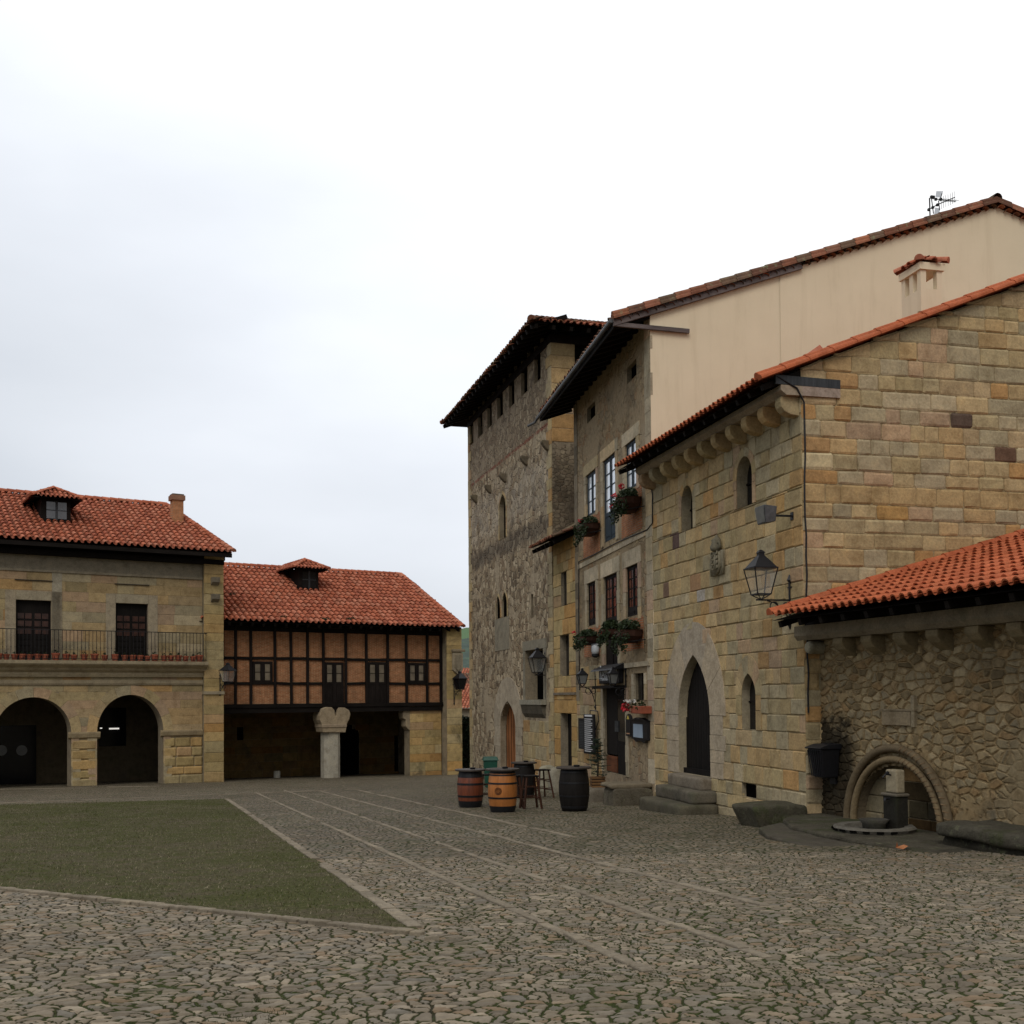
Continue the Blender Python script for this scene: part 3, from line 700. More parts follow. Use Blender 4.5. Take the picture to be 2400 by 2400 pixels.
# far terrain seen down the alley
M_HILL = NT('wooded_hill'); v = M_HILL.obj(); a_, _ = M_HILL.noise(v, .02, 6, .7); b_, _ = M_HILL.noise(v, .15, 5, .8)
M_HILL.col(M_HILL.mix(M_HILL.ss(a_, .45, .55), M_HILL.ramp(b_, [(.3, (.045, .065, .055)), (.7, (.09, .12, .10))]), (.10, .17, .085))); M_HILL.rough(1)
mb = MB(); vs = []; nu, nv = 60, 12; rh = random.Random(4)
ph = [rh.uniform(0, 6) for _ in range(6)]
for j in range(nv+1):
    for i in range(nu+1):
        x = -620+1240*i/nu; t = j/nv; y = 260+420*t
        h = -6+.60*(58+10*math.sin(x*.006+ph[0])+6*math.sin(x*.017+ph[1])+3*math.sin(x*.05+ph[2]))*math.sin(min(1, t*1.15)*math.pi/2)+2*math.sin(x*.11+y*.07)
        vs.append((x, y, h))
mb.add(vs, [(j*(nu+1)+i, j*(nu+1)+i+1, (j+1)*(nu+1)+i+1, (j+1)*(nu+1)+i) for j in range(nv) for i in range(nu)])
hl = mb.build('hill', M_HILL.mat, smooth=True); tag(hl, 'green wooded hill far beyond the alley', 'hill', kind='structure')

# weeds growing in the joints, thicker towards the right-hand walls
from mathutils import noise as mnz
mb = MB(); cnt = 0; rw = random.Random(14)
while cnt < 16000:
    x, y = rw.uniform(-7, 6.5), 3.5+rw.random()**1.5*20
    if x > 5.2-.25*(y-19.7)-.3 and y > 12: continue
    k = mnz.noise(Vector((x*.9, y*.9, 3)))+.5*mnz.noise(Vector((x*4, y*4, 7)))
    if k < .42-.05*x: continue
    cnt += 1; z = gz(x, y)-.012; a = rw.uniform(0, 6.28); h = rw.uniform(.012, .034); w_ = rw.uniform(.002, .004); q = rw.uniform(.6, 1.3); c = rw.choice([(.026, .036, .011), (.040, .050, .016), (.06, .06, .026)])
    dx, dy = math.cos(a)*w_, math.sin(a)*w_; l = rw.uniform(-.025, .025)
    mb.add([(x-dx, y-dy, z), (x+dx, y+dy, z), (x+l, y-l, z+h)], [(0, 1, 2)], tuple(t*q for t in c))
wd = mb.build('weeds', m_blade); tag(wd, 'small green weeds and moss sprouting between the cobbles', 'weeds', kind='stuff')
# ------------------------------------------------------------------ frames of the buildings
FF = Fr(5.2, 19.7, .2407, -.9706)
FB = Fr(3.44, 26.8, .173, -1)
FN = Fr(2.03, 34.9, .25, -1)
FT = Fr(1.41, 37.4, .277, -1)
FA = Fr(5.49, 19.77, .34, -1)
FL = Fr(-13.4, 51, 1.615, 1)
FM = Fr(-13.3, 52, 1.615, 1)

# ------------------------------------------------------------------ stone house (front + gable)
fr = FF
house = bld(fr, 'stone_house', 'golden ashlar house with a tall pointed plank door and red tiled eave', 'house')
zc0 = fr.Z('g1', 118, 1003); zc1 = fr.Z('g1', 118, 925)      # bottom and top of the cornice slab at the corner
UL = fr.U('P', 1534, 1700)
door = Op('pointed', fr.U('D', 387, 1000), fr.Z('D', 440, 1425), fr.U('D', 640, 1000), 99)
um = (door.u0+door.u1)/2
door.z1 = fr.Z('D', 482, 468); door.sp = fr.Z('D', 387, 905); door.sp = door.z1-(door.z1-door.z0)*.5
win3 = Op('pointed', *fr.rect('D', 897, 615, 1012, 1072)); win3.z1 = fr.Z('D', 945, 615); win3.sp = fr.Z('D', 900, 790)
vent = Op('rect', *fr.rect('D', 897, 1505, 1013, 1622))
w1 = Op('round', *fr.rect('H', 485, 660, 579, 1028)); w1.sp = w1.z1-.42
w2 = Op('round', *fr.rect('H', 941, 420, 1068, 832)); w2.sp = w2.z1-.42
ops = [door, win3, vent, w1, w2]
mb = MB(); G_ = fr.g
def paintf(u, z, c, r):
    for (x_, y_, cc_) in ((420, 1090, (.13, .085, .075)), (380, 1460, (.20, .13, .09)), (570, 1430, (.36, .22, .12)), (1290, 1250, (.46, .29, .13)), (640, 1530, (.42, .38, .33)), (1330, 810, (.46, .29, .12))):
        q_ = fr.uz('H', x_, y_)
        if abs(u-q_[0]) < .22 and abs(z-q_[1]) < .16: return cc_
    return c
wall_grid(mb, UL, 0, -.8, zc0, .1, [door.grown(.2, 0), win3.grown(.1, 0), vent, w1.grown(.08, 0), w2.grown(.08, 0)], d=.008, col=(.34, .265, .155))
ringed = [door.grown(.62, 0), win3.grown(.16, 0), vent, w1.grown(.13, 0), w2.grown(.13, 0)]
ashlar(mb, UL, 0, -.8, zc0, ringed, course=(.26, .36), bw=(.24, .58), r=random.Random(21), rough=1.5, pal=lambda r: pal_stone(r, dk=0), paint=paintf)
ring(mb, door, .80, top_w=.74, outer='round', r=random.Random(2), cols=lambda: random.choice([(.42, .35, .255), (.40, .34, .26), (.45, .37, .265)]))
ring(mb, win3, .27, top_w=.36, outer='round', r=random.Random(3)); ring(mb, w1, .17, d=-.016, r=random.Random(4)); ring(mb, w2, .17, d=-.016, r=random.Random(5))
for o, dd in ((door, .5), (win3, .42), (vent, .4), (w1, .45), (w2, .45)): reveal(mb, o, -.01, dd, col=(.34, .29, .2), n=10)
mb.build('front_wall', STONE, house)
dp = lambda k, x, y, o: max(.08, fr.vz(k, x, y, o.u0)[0])
ddp = dp('D', 445, 1100, door)
d_ = MB(); panel(d_, door, ddp+.02); dob = d_.build('door', WOOD_DOOR, house)
m = MB(); u = door.u0
while u < door.u1: 
    t = min(door.top(min(u+.07, door.u1)), door.top(max(u, door.u0))); m.box(u+.004, u+.136, ddp-.005, ddp+.022, door.z0+.06, t-.06); u += .14
m.build('plank', WOOD_DOOR, dob)
m = MB(); m.box(door.u0, door.u1, ddp-.08, ddp, door.z0, door.z0+.12, (.3, .26, .2)); m.build('threshold', WOOD_DOOR, house)
for o, nm, de_ in ((win3, 'window', dp('D', 958, 900, win3)), (w1, 'window', dp('H', 560, 900, w1)), (w2, 'window', dp('H', 1025, 700, w2))):
    m = MB(); panel(m, o, de_); wo_ = m.build(nm, GLASS_DK, house)
    m = MB(); c = (o.u0+o.u1)/2; m.box(c-.02, c+.02, de_-.03, de_-.004, o.z0, o.z1-.05)
    m.box(o.u0, o.u1, de_-.028, de_-.006, (o.z0+o.z1)/2-.015, (o.z0+o.z1)/2+.015); m.build('glazing_bar', WOOD_DKZ, wo_)
m = MB(); panel(m, vent, dp('D', 928, 1560, vent)); m.build('vent', DARKIN, house)
# coat of arms
cr = fr.rect('H', 745, 1110, 850, 1430); u0, z0, u1, z1 = cr; cu = (u0+u1)/2; m = MB(); hh = z1-z0; ww = (u1-u0)
m.box(u0+.03, u1-.03, -.06, .02, z0+.1*hh, z0+.72*hh, (.30, .26, .18))
sh = [(cu-.36*ww, z0+.68*hh), (cu-.38*ww, z0+.35*hh), (cu-.2*ww, z0+.16*hh), (cu, z0+.1*hh), (cu+.2*ww, z0+.16*hh), (cu+.38*ww, z0+.35*hh), (cu+.36*ww, z0+.68*hh)]
m.prism(sh, -.11, -.05, (.28, .245, .17)); 
for k in range(4):
    for s_ in (-1, 1): m.tube([(cu+s_*ww*.1, -.12, z0+(.25+.12*k)*hh), (cu+s_*ww*.26, -.13, z0+(.28+.12*k)*hh), (cu+s_*ww*.2, -.12, z0+(.34+.12*k)*hh)], .018, 5, (.26, .23, .16))
m.lathe([(.02, 0), (.13, .03), (.15, .1), (.1, .19), (.12, .24), (.05, .3), (.01, .36)], (cu, -.06, z0+.7*hh), 10, [(.2, .18, .13)]*6)
for s_ in (-1, 1): m.tube([(cu+s_*.05, -.08, z0+.86*hh), (cu+s_*.16, -.08, z0+.95*hh), (cu+s_*.2, -.08, z0+.82*hh), (cu+s_*.14, -.08, z0+.75*hh)], .03, 6, (.17, .155, .11))
for s_ in (-1, 1): m.tube([(cu+s_*ww*.44, -.06, z0+.1*hh), (cu+s_*ww*.48, -.07, z0+.4*hh), (cu+s_*ww*.42, -.06, z0+.7*hh)], .03, 6, (.27, .24, .17))
m.build('coat_of_arms', STONE, house, smooth=True)
# gable wall
pit = .405; ve, ze = -.855, None
hz = fr.vz('Rr', 680, 938); zE = hz[1]; ve = hz[0]
VR = 9.6
def rooftop(v): return zE-.10+pit*(v-ve) if v < VR else zE-.10+pit*(VR-ve)-pit*(v-VR)
VE = VR*2-ve
mb = MB(); wall_grid(mb, 0, 15, -.8, rooftop(VR)+.02, .3, topfn=rooftop, axis='y', d=.008, col=(.36, .285, .165))
def pg(r):
    return pal_stone(r, wo=.07, wp=.06, dk=0, wg=.34)
def paintg(v, z, c, r):
    for (k_, x_, y_, cc_) in (('g1', 650, 1610, (.075, .06, .05)), ('g1', 1340, 1140, (.12, .085, .065)), ('g1', 1840, 1525, (.15, .09, .06)), ('g2', 950, 180, (.30, .17, .08)), ('g2', 880, 60, (.42, .26, .10)), ('g1', 1650, 1030, (.40, .25, .12)), ('g1', 320, 1460, (.55, .46, .28))):
        q_ = fr.vz(k_, x_, y_)
        if abs(v-q_[0]) < .24 and abs(z-q_[1]) < .145: return cc_
    if abs(z-fr.vz('g1', 500, 1850)[1]) < .14 : return tuple(x*k for x, k in zip((.42, .30, .15), (r.uniform(.9, 1.1),)*3))
    return c
ashlar(mb, 0, 13, -.8, rooftop(VR), topfn=rooftop, axis='y', course=(.24, .34), bw=(.28, .74), r=random.Random(8), pal=pg, paint=paintg, rough=1.5, cham=.018)
mb.build('gable_wall', STONE, house)
mb = MB(); mb.box(UL-.02, -.5, .5, VE-1.5, zc0-.4, zc0+.1, (.2, .17, .12)); mb.box(-7.1, -6.9, .1, 12, 0, zc0, (.3, .25, .17)); mb.build('back_wall', STONE, house)
# cornice with corbels
m = MB(); cd_ = -.42
prof = [(.0, zc0), (cd_+.1, zc0), (cd_, zc0+.08), (cd_, zc1), (0, zc1)]
m.prism([(a, b) for a, b in prof], UL, .06, (.33, .27, .2), ax='x')
m.box(-.002, .06, .0, .75, zc0, zc1, (.35, .28, .23)); m.build('cornice', STONE, house)
cz = zc0; nco = 11
m0 = None
corb_x = [(1425, 1290, 1020), ]
for i in range(nco):
    u = -.16-(-UL-.32)*i/(nco-1)
    m = MB(); w_ = .115; ht = .34; pts = [(.0, cz), (-.36, cz), (-.38, cz-.10), (-.36, cz-.19), (-.29, cz-.27), (-.18, cz-.32), (.0, cz-ht)]
    m.prism(pts, u-w_, u+w_, pal_stone(rnd, dk=0, wo=0), ax='x'); m.build('corbel', STONE, house, bevel=.015)
# roof
m = MB(); L_ = -UL+.1+.35
rs = Vector((0, 1, pit)).normalized(); O = Vector((UL-.35, ve, zE-.07)); slope = math.hypot(VR-ve, pit*(VR-ve))
tiles(m, O, (1, 0, 0), rs, L_+.02, slope, tw=.205, tl=.38, tint=tint_new, r=random.Random(31), jit=.7)
tiles(m, Vector((.1, VE, zE-.07)), (-1, 0, 0), Vector((0, -1, pit)).normalized(), L_, slope*.7, tw=.205, tl=.38, tint=tint_new, r=random.Random(32), jit=.7)
ridge(m, (UL-.35, VR, zE-.07+pit*(VR-ve)+.03), (.12, VR, zE-.07+pit*(VR-ve)+.03), .13, tint_new)
# verge tiles along the gable
O2 = Vector((.03, ve-.03, zE-.05)); n_ = 22; tl_ = slope/n_
for rad_, off_ in ((.085, 0.02), (.075, -.10)):
    ridge(m, O2+Vector((-off_-.0, 0, .035 if off_ > 0 else -.02)), O2+Vector((-off_, VR-ve, pit*(VR-ve)+(.035 if off_ > 0 else -.02))), rad_, tint_new, random.Random(7), tl_)
rf = m.build('roof', TILE_NEW, house)
m = MB(); O3 = Vector((UL-.33, ve+.03, zE-.12))
m.add([(UL-.33, ve+.04, zE-.11), (.03, ve+.04, zE-.11), (.03, VR, zE-.11+pit*(VR-ve)), (UL-.33, VR, zE-.11+pit*(VR-ve))], [(0, 1, 2, 3)])
for i in range(16):
    u = UL-.25+(.2-UL)*i/15; m.beam((u, ve+.08, zE-.18+.02), (u, .1, zE-.18+.02+pit*(-ve+.02)), .08, .1)
m.box(UL, .02, -.1, .1, zc1, zc1+.14)
m.build('eave_boards', WOOD_DK, house)
bz = fr.vz('Rr', 860, 940); m = MB(); m.beam((.035, -.52, zc1+.09), (.035, .75, zc1+.07), .06, .16, (.06, .06, .062)); m.build('wall_plate', WOOD_GREY, house)
# chimney on the roof
chv, chu = 4.15, -3.0; cb = rooftop(chv)
k = fr.vz('P', 2110, 800, chu); 
def vzc(k_, x, y): return fr.vz(k_, x, y, chu+.35)
v0_, v1_ = vzc('J', 0, 0)[0], 0
cx0 = vzc('Rr', 1447, 600)[0]; cx1 = vzc('Rr', 1548, 600)[0]; ztop = vzc('Rr', 1450, 430)[1]+.14; zap = vzc('Rr', 1470, 345)[1]
cw = cx1-cx0; ud = .42
pl = (.50, .42, .32)
m = MB(); m.box(chu-.35, chu+.35, cx0, cx1, cb-.6, ztop-.52, pl)
for (a, b) in ((chu-.35, cx0), (chu+.22, cx0), (chu-.35, cx1-.13), (chu+.22, cx1-.13)): m.box(a, a+.13, b, b+.13, ztop-.52, ztop-.12, pl)
m.box(chu-.065, chu+.065, cx0, cx0+.1, ztop-.52, ztop-.12, pl); m.box(chu-.39, chu+.39, cx0-.04, cx1+.04, ztop-.12, ztop+.03, pl)
PLAST = m_plaster('cream_render', (.80, .69, .50))
ch = m.build('chimney', PLAST, rf)
m = MB(); cm = (cx0+cx1)/2
for sgn, O_, U__, S__ in ((0, (chu-.43, cx0-.09, ztop), (1, 0, 0), (0, 1, .55)), (1, (chu+.43, cx1+.09, ztop), (-1, 0, 0), (0, -1, .55)), (2, (chu+.43, cx0-.09, ztop), (0, 1, 0), (-1, 0, .5)), (3, (chu-.43, cx1+.09, ztop), (0, -1, 0), (1, 0, .5))):
    wd = .86 if sgn < 2 else cw+.18; ln_ = math.hypot(1, .52)*(cw+.18)/2
    tiles(m, O_, U__, S__, wd, ln_, inside=lambda a, s_, wd=wd, ln_=ln_: s_/ln_*wd/2 < min(a, wd-a)+.05, tw=.2, tl=.3, tint=tint_salmon)
apx = (chu, cm, ztop+.55*(cw+.18)/2+.02)
for a, b in ((chu-.43, cx0-.09), (chu+.43, cx0-.09), (chu-.43, cx1+.09), (chu+.43, cx1+.09)): ridge(m, (a, b, ztop+.05), apx, .09)
m.build('chimney_cap', TILE, rf)
# roof ventilation hood
m = MB(); hv = fr.vz('Rr', 885, 830, -.9)[0]; hz_ = rooftop(hv)+.08
m.add([(-.75, hv-.75, hz_-.30), (-.15, hv-.75, hz_-.30), (-.42, hv+.1, hz_+.30), (-.68, hv+.12, hz_+.05), (-.16, hv+.12, hz_+.05)], [(0, 1, 2), (0, 2, 3), (1, 4, 2), (3, 2, 4)], (.44, .15, .09))
m.build('roof_hood', TILE_NEW, rf)
# cable down the corner
m = MB(); pc = [(.05, ve+.3, zc1+.15), (.08, -.12, zc1-.05), (.055, .03, zc0-.12), (.05, .035, zc0-.4)]
zz = zc0-.4
while zz > zc0-5.4: zz -= .35; pc.append((.045+rnd.uniform(-.008, .012), .03+rnd.uniform(-.012, .02), zz))
m.tube(pc, .016, 6, (.05, .05, .05)); o = m.build('cable', IRON, None); o.location = fr.o; o.rotation_euler = (0, 0, fr.ang)
tag(o, 'black cable running down the corner of the ashlar house', 'cable')

# steps before the door (three stones)
st = bld(fr, 'door_steps', 'worn grey stone steps below the pointed plank door', 'steps')
du0, du1 = fr.U('S', 365, 300, -.25), fr.U('S', 652, 330, -.25)
z3 = door.z0; z1_ = G_(du0-.3, -1.2); stp = (z3-z1_)
rough_block('step', STONE, st, door.u0-.12, door.u1+.06, -.28, .3, z3-stp*.36, z3-.002, (.20, .17, .13), seed=3, amp=.012, rnd_edge=.008)
rough_block('step', STONE_OLD, st, door.u0-.2, door.u1+.30, -.56, .05, z3-stp*.68, z3-stp*.33, (.13, .115, .088), seed=4, amp=.016, rnd_edge=.01)
rough_block('step', STONE_OLD, st, door.u0-.3, door.u1+.42, -.92, .02, z1_-.15, z3-stp*.66, (.10, .09, .065), seed=5, amp=.02, rnd_edge=.015)
# stone bench / trough at the corner
tr = bld(fr, 'stone_trough', 'dark mossy stone block with undercut front at the house corner', 'trough')
ta, tb = fr.U('S', 920, 560, -.5), fr.U('S', 1440, 600, -.9)
ztp = fr.Z('S', 1100, 480, -.35)
rough_block('block', STONE_MOSS, tr, ta+.75, .12, -1.08, -.02, G_(ta/2, -.6)-.12, ztp, (.085, .078, .056), taper=.3, seed=9, n=(12, 6, 6), amp=.045, rnd_edge=.025)
# flood lamp
fl = fr.rect('H', 1225, 870, 1330, 990); lu = fr.U('H', 1400, 905)
fo = thing('floodlight', 'small grey floodlight on an arm high on the ashlar wall', 'floodlight', fr.wld(lu, 0, fr.Z('H', 1400, 912)), fr.ang)
m = MB(); m.beam((0, 0, 0), (0, -.42, .0), .035, .035); m.box(-.05, .05, -.03, 0, -.07, .07); m.build('arm', IRON, fo)
m = MB(); m.hull8([(-.16, -.62, -.16), (.16, -.62, -.16), (.11, -.40, -.12), (-.11, -.40, -.12), (-.19, -.66, .16), (.19, -.66, .16), (.13, -.38, .15), (-.13, -.38, .15)], (.14, .15, .16)); hd = m.build('housing', LEADG, fo, bevel=.01)
m = MB(); m.add([(-.15, -.632, -.14), (.15, -.632, -.14), (.175, -.668, .14), (-.175, -.668, .14)], [(0, 1, 2, 3)]); m.build('lens', GLASS_PALE, hd)
# ------------------------------------------------------------------ low annex with the fountain arch
fr = FA
an = bld(fr, 'stone_annex', 'low rubble stone annex with a bright orange tiled lean-to roof', 'annex')
def patchA(n, c, h, g, a, mc):
    sp = n.n('ShaderNodeSeparateXYZ'); n.lk(g, sp.inputs[0]); nz, _ = n.noise(g, 1.6, 5, .7)
    x = n.m('ADD', sp.outputs[0], n.m('MULTIPLY', n.m('SUBTRACT', nz, .5), 2.0)); z = n.m('ADD', sp.outputs[2], n.m('MULTIPLY', n.m('SUBTRACT', nz, .5), 1.6))
    k = n.m('MULTIPLY', n.ss(x, 4.1, 4.7), n.m('SUBTRACT', 1, n.ss(z, 1.35, 1.75)))
    f, _ = n.noise(g, 6, 6, .7); pc = n.ramp(f, [(.3, (.15, .11, .06)), (.5, (.26, .20, .115)), (.62, (.30, .24, .145)), (.75, (.26, .13, .06))])
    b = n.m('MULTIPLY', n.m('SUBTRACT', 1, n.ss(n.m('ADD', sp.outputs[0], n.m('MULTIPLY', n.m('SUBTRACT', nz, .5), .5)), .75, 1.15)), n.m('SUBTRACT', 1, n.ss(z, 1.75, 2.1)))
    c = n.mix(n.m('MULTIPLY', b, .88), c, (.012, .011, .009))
    return n.mix(n.m('MULTIPLY', k, .85), c, pc), n.m('ADD', n.m('MULTIPLY', h, n.m('SUBTRACT', 1, n.m('MULTIPLY', k, .85))), n.m('MULTIPLY', k, .75))
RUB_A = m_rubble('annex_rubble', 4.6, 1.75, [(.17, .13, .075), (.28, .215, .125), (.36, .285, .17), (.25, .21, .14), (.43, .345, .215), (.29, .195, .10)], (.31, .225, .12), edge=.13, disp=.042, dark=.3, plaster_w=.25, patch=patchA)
UA = 9.5
zb0, zb1 = fr.Z('g2', 160, 1045, -.12), fr.Z('g2', 160, 930, -.12)
cu_, cr_ = 0, 0
aL, aR = fr.U('A', 468, 1640), fr.U('A', 938, 1640); acu = (aL+aR)/2; rad = (aR-aL)/2
az0 = fr.g(acu, 0)
azt = fr.Z('A', 690, 1352)
spz = azt-rad
if spz < az0+.1: spz = az0+.1
arch = Op('round', acu-rad, az0-.5, acu+rad, azt, spz)
mb = MB(); wall_grid(mb, -.3, UA, -1.2, zb0+.02, .028, [arch], col=(.26, .2, .13)); 
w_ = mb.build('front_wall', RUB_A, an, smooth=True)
# smooth rendered patch to the right of the arch: a thin coat proud of the stones
mb = MB(); ia = Op('round', arch.u0, arch.z0, arch.u1, arch.z1, arch.sp)
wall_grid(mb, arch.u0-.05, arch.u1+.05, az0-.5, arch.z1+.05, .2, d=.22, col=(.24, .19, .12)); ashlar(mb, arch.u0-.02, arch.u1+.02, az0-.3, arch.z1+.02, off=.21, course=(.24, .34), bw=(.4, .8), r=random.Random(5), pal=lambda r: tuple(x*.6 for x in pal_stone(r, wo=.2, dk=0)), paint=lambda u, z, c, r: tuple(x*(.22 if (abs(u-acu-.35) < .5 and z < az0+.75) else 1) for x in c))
reveal(mb, arch, 0, .24, col=(.15, .12, .08), n=14, bottom=False)
mb.build('niche', STONE, an)
def arc(r, n=26, z=None): return [(acu-r*math.cos(t), -.05, max(spz, arch.sp)+r*math.sin(t)) for t in np.linspace(0, math.pi, n)]
for i, (r_, th, c) in enumerate(((rad+.0, .058, (.22, .165, .095)), (rad+.18, .066, (.17, .13, .08)))):
    p = arc(r_); p = [(p[0][0], -.05, az0-.3)]+p+[(p[-1][0], -.05, az0-.3)]
    m = MB(); m.tube(p, th, 8, c)
    # cable carving on the right half
    k0 = 14 if i == 0 else 13
    m.build('arch_moulding', STONE, an, smooth=True)
m = MB()
for r_, th in ((rad+.0, .060), (rad+.18, .069)):
    for t in np.arange(R(100), R(176), .085):
        cx, cz = acu-r_*math.cos(t), spz+r_*math.sin(t); d1 = Vector((math.sin(t), 0, math.cos(t))); rr_ = Vector((-math.cos(t), 0, math.sin(t)))
        m.tube([Vector((cx, -.05, cz))-rr_*th*.8-d1*.03+Vector((0, -.03, 0)), Vector((cx, -.05-th, cz)), Vector((cx, -.05, cz))+rr_*th*.8+d1*.03+Vector((0, -.03, 0))], .013, 5, (.22, .15, .085))
m.build('cable_carving', STONE, an, smooth=True)
# plain slab window blocked in the wall
s0 = fr.rect('g2', 800, 1610, 1030, 1725); m = MB(); m.box(s0[0], s0[2], -.045, .05, s0[1], s0[3], (.27, .215, .14)); m.box(s0[0]-.06, s0[2]+.12, -.055, .03, s0[3]+.0, s0[3]+.035, (.25, .2, .13)); m.box(s0[2]+.02, s0[2]+.1, -.05, .03, s0[1]-.02, s0[3]+.25, (.29, .24, .16))
m.build('blocked_window', STONE, an, bevel=.008)
# cornice and corbels
m = MB(); m.prism([(.1, zb0), (-.30, zb0), (-.36, zb0+.08), (-.36, zb1), (.1, zb1)], -.25, UA, (.24, .2, .14), ax='x')
m.build('cornice', STONE_OLD, an)
xs_ = [(235, 1100), (470, 1060), (700, 1030), (965, 1010), (1235, 990), (1560, 960), (1900, 930)]
for i, (x, y) in enumerate(xs_+[(2250, 900), (2650, 870), (3100, 850)]):
    u = fr.U('g2', x, y, -.15); m = MB()
    if i == 0: m.tube([(u, .05, zb0-.13), (u, -.26, zb0-.13)], .12, 10, (.33, .3, .22)); m.tube([(u, -.26, zb0-.13), (u, -.3, zb0-.13)], [.12, .08], 10, (.33, .3, .22))
    else: m.prism([(.05, zb0), (-.27, zb0), (-.28, zb0-.1), (-.2, zb0-.2), (.05, zb0-.34)], u-.14, u+.14, (.25, .20, .12), ax='x')
    m.build('corbel', STONE_OLD, an, bevel=.02)
# roof
pa = .30; ev = -.98; p_ = fr.loc(FF.wld(0, -.705, 1.48+1.5-FF.o.z)); ezA = p_.z-.09
m = MB(); ev = p_.y; rs = Vector((0, 1, pa)).normalized(); wv = 5.2; sl = math.hypot(wv-ev, pa*(wv-ev))
gang = FF.ang-fr.ang    # the house gable cuts the roof at a slight skew
gd_ = FF.v; gl = Vector((gd_.dot(fr.u), gd_.dot(fr.v), 0)); g0 = fr.loc(FF.wld(0, 0, 0))
def start_u(v): return g0.x+gl.x/gl.y*(v-g0.y)+.0
um0 = min(start_u(ev), start_u(wv))-.1
cosr = math.cos(math.atan(pa))
tiles(m, Vector((um0, ev, ezA-.03)), (1, 0, 0), rs, UA-um0, sl, inside=lambda a, s_: um0+a > start_u(ev+s_*cosr)+.0, tw=.2, tl=.37, tint=tint_new, r=random.Random(44), jit=1.1)
a0 = Vector((start_u(ev)+.1, ev-.02, ezA+.05)); a1 = Vector((start_u(wv)+.1, wv, ezA+.05+pa*(wv-ev)))
ridge(m, a0+Vector((0, 0, -.03)), a1+Vector((0, 0, -.03)), .10, tint_new, tl=.42); m.build('roof', TILE_NEW, an)
m = MB(); m.add([(start_u(ev)+.02, ev+.05, ezA-.08), (UA, ev+.05, ezA-.08), (UA, wv, ezA-.08+pa*(wv-ev)), (start_u(wv)+.02, wv, ezA-.08+pa*(wv-ev))], [(0, 1, 2, 3)])
for i in range(16):
    u = start_u(0)+.15+i*.6
    if u < UA: m.beam((u, ev+.1, ezA-.15), (u, .2, ezA-.15+pa*(.1-ev)), .09, .11)
m.box(start_u(0), UA, -.3, .15, zb1, ezA-.12+pa*(-ev-.3)); m.build('eave_boards', WOOD_DK, an)
# side wall closing the far right end
mb = MB(); wall_grid(mb, 0, wv, -1.2, ezA+pa*(wv-ev), .3, topfn=lambda v: ezA-.1+pa*(v-ev), axis='y', off=UA); mb.build('side_wall', STONE, an)

# litter bin on the wall
bl = fr.rect('A', 222, 1240, 375, 1400, -.25); bu = fr.U('A', 300, 1330, -.2); bz0, bz1 = fr.Z('A', 300, 1415, -.25), fr.Z('A', 300, 1238, -.25)
bl_s = .82
bn = thing('wall_bin', 'black metal litter bin with a lid fixed to the annex wall', 'litter bin', fr.wld(bu, 0, bz0), fr.ang); H_ = bz1-bz0
m = MB(); m.hull8([(-.19, -.34, 0), (.19, -.38, 0), (.19, -.03, 0), (-.19, -.03, 0), (-.25, -.45, H_*.86), (.25, -.45, H_*.86), (.25, -.03, H_*.86), (-.25, -.03, H_*.86)]); bd = m.build('body', IRON, bn, bevel=.02)
for i in range(7):
    m = MB(); x = -.2+.4*i/6; m.beam((x*.85, -.392, .02), (x*1.12, -.458, H_*.82), .02, .02); m.build('rib', IRON, bd)
m = MB(); m.prism([(-.50, H_*.9), (-.30, H_*1.0), (0, H_*1.02), (0, H_*.86), (-.48, H_*.86)], -.28, .28, ax='x'); m.build('lid', IRON, bn, bevel=.012)
m = MB(); m.box(-.1, .1, -.04, 0, -.12, H_*.9); m.build('bracket', IRON, bn)

# fountain
SF = STONE_OLD
fu = fr.U('A', 690, 1500, -.35); fw0, fw1 = fr.U('A', 655, 1450, -.45), fr.U('A', 733, 1450, -.45); fzt = fr.Z('A', 690, 1375, -.45); fzm = fr.Z('A', 690, 1500, -.45)
pz = fr.g(fu, -.8)+.10
ft = thing('fountain', 'stone drinking fountain pillar with pale head and round basin inside the arch', 'fountain', fr.wld(fu, -.45, pz), fr.ang)
w2_ = .135
m = MB(); m.box(-w2_, w2_, -.02, .14, fzm-pz, fzt-pz, (.33, .28, .19)); m.build('pillar_head', STONE, ft, bevel=.025)
m = MB(); m.box(-w2_-.03, w2_+.03, -.05, .17, 0, fzm-pz, (.028, .026, .021)); m.box(-w2_-.06, w2_+.06, -.07, .18, fzm-pz-.05, fzm-pz+.0, (.15, .13, .1)); m.build('pillar', SF, ft, bevel=.02)
m = MB(); zq = fzm-pz+.28; m.tube([(0, -.02, zq), (0, -.12, zq+.01), (0, -.17, zq-.04)], .014, 6); m.lathe([(.03, 0), (.03, .03), (.01, .05)], (-.0, -.08, zq+.01), 8); m.build('tap', IRON, ft)
m = MB(); m.tube([(w2_*.3, -.08, (fzm-pz)*.86), (w2_*.3, -.16, (fzm-pz)*.86), (w2_*.3, -.17, (fzm-pz)*.80)], .02, 6); m.build('spout', IRON, ft)
m = MB(); m.lathe([(.16, -.1), (.18, .1), (.23, .17), (.20, .175), (.14, .08), (.02, .07)], (-.08, -.28, 0), 18, [(.07, .065, .055)]*5); m.build('small_basin', SF, ft, smooth=True)
m = MB(); prof = [(.56, -.1), (.60, .0), (.63, .05), (.60, .08), (.46, .075), (.43, .02), (.2, .0)]; m.lathe(prof, (-.05, -.30, 0), 12, [(.13, .12, .10)]*6, ang=.26); m.build('basin_rim', STONE, ft)
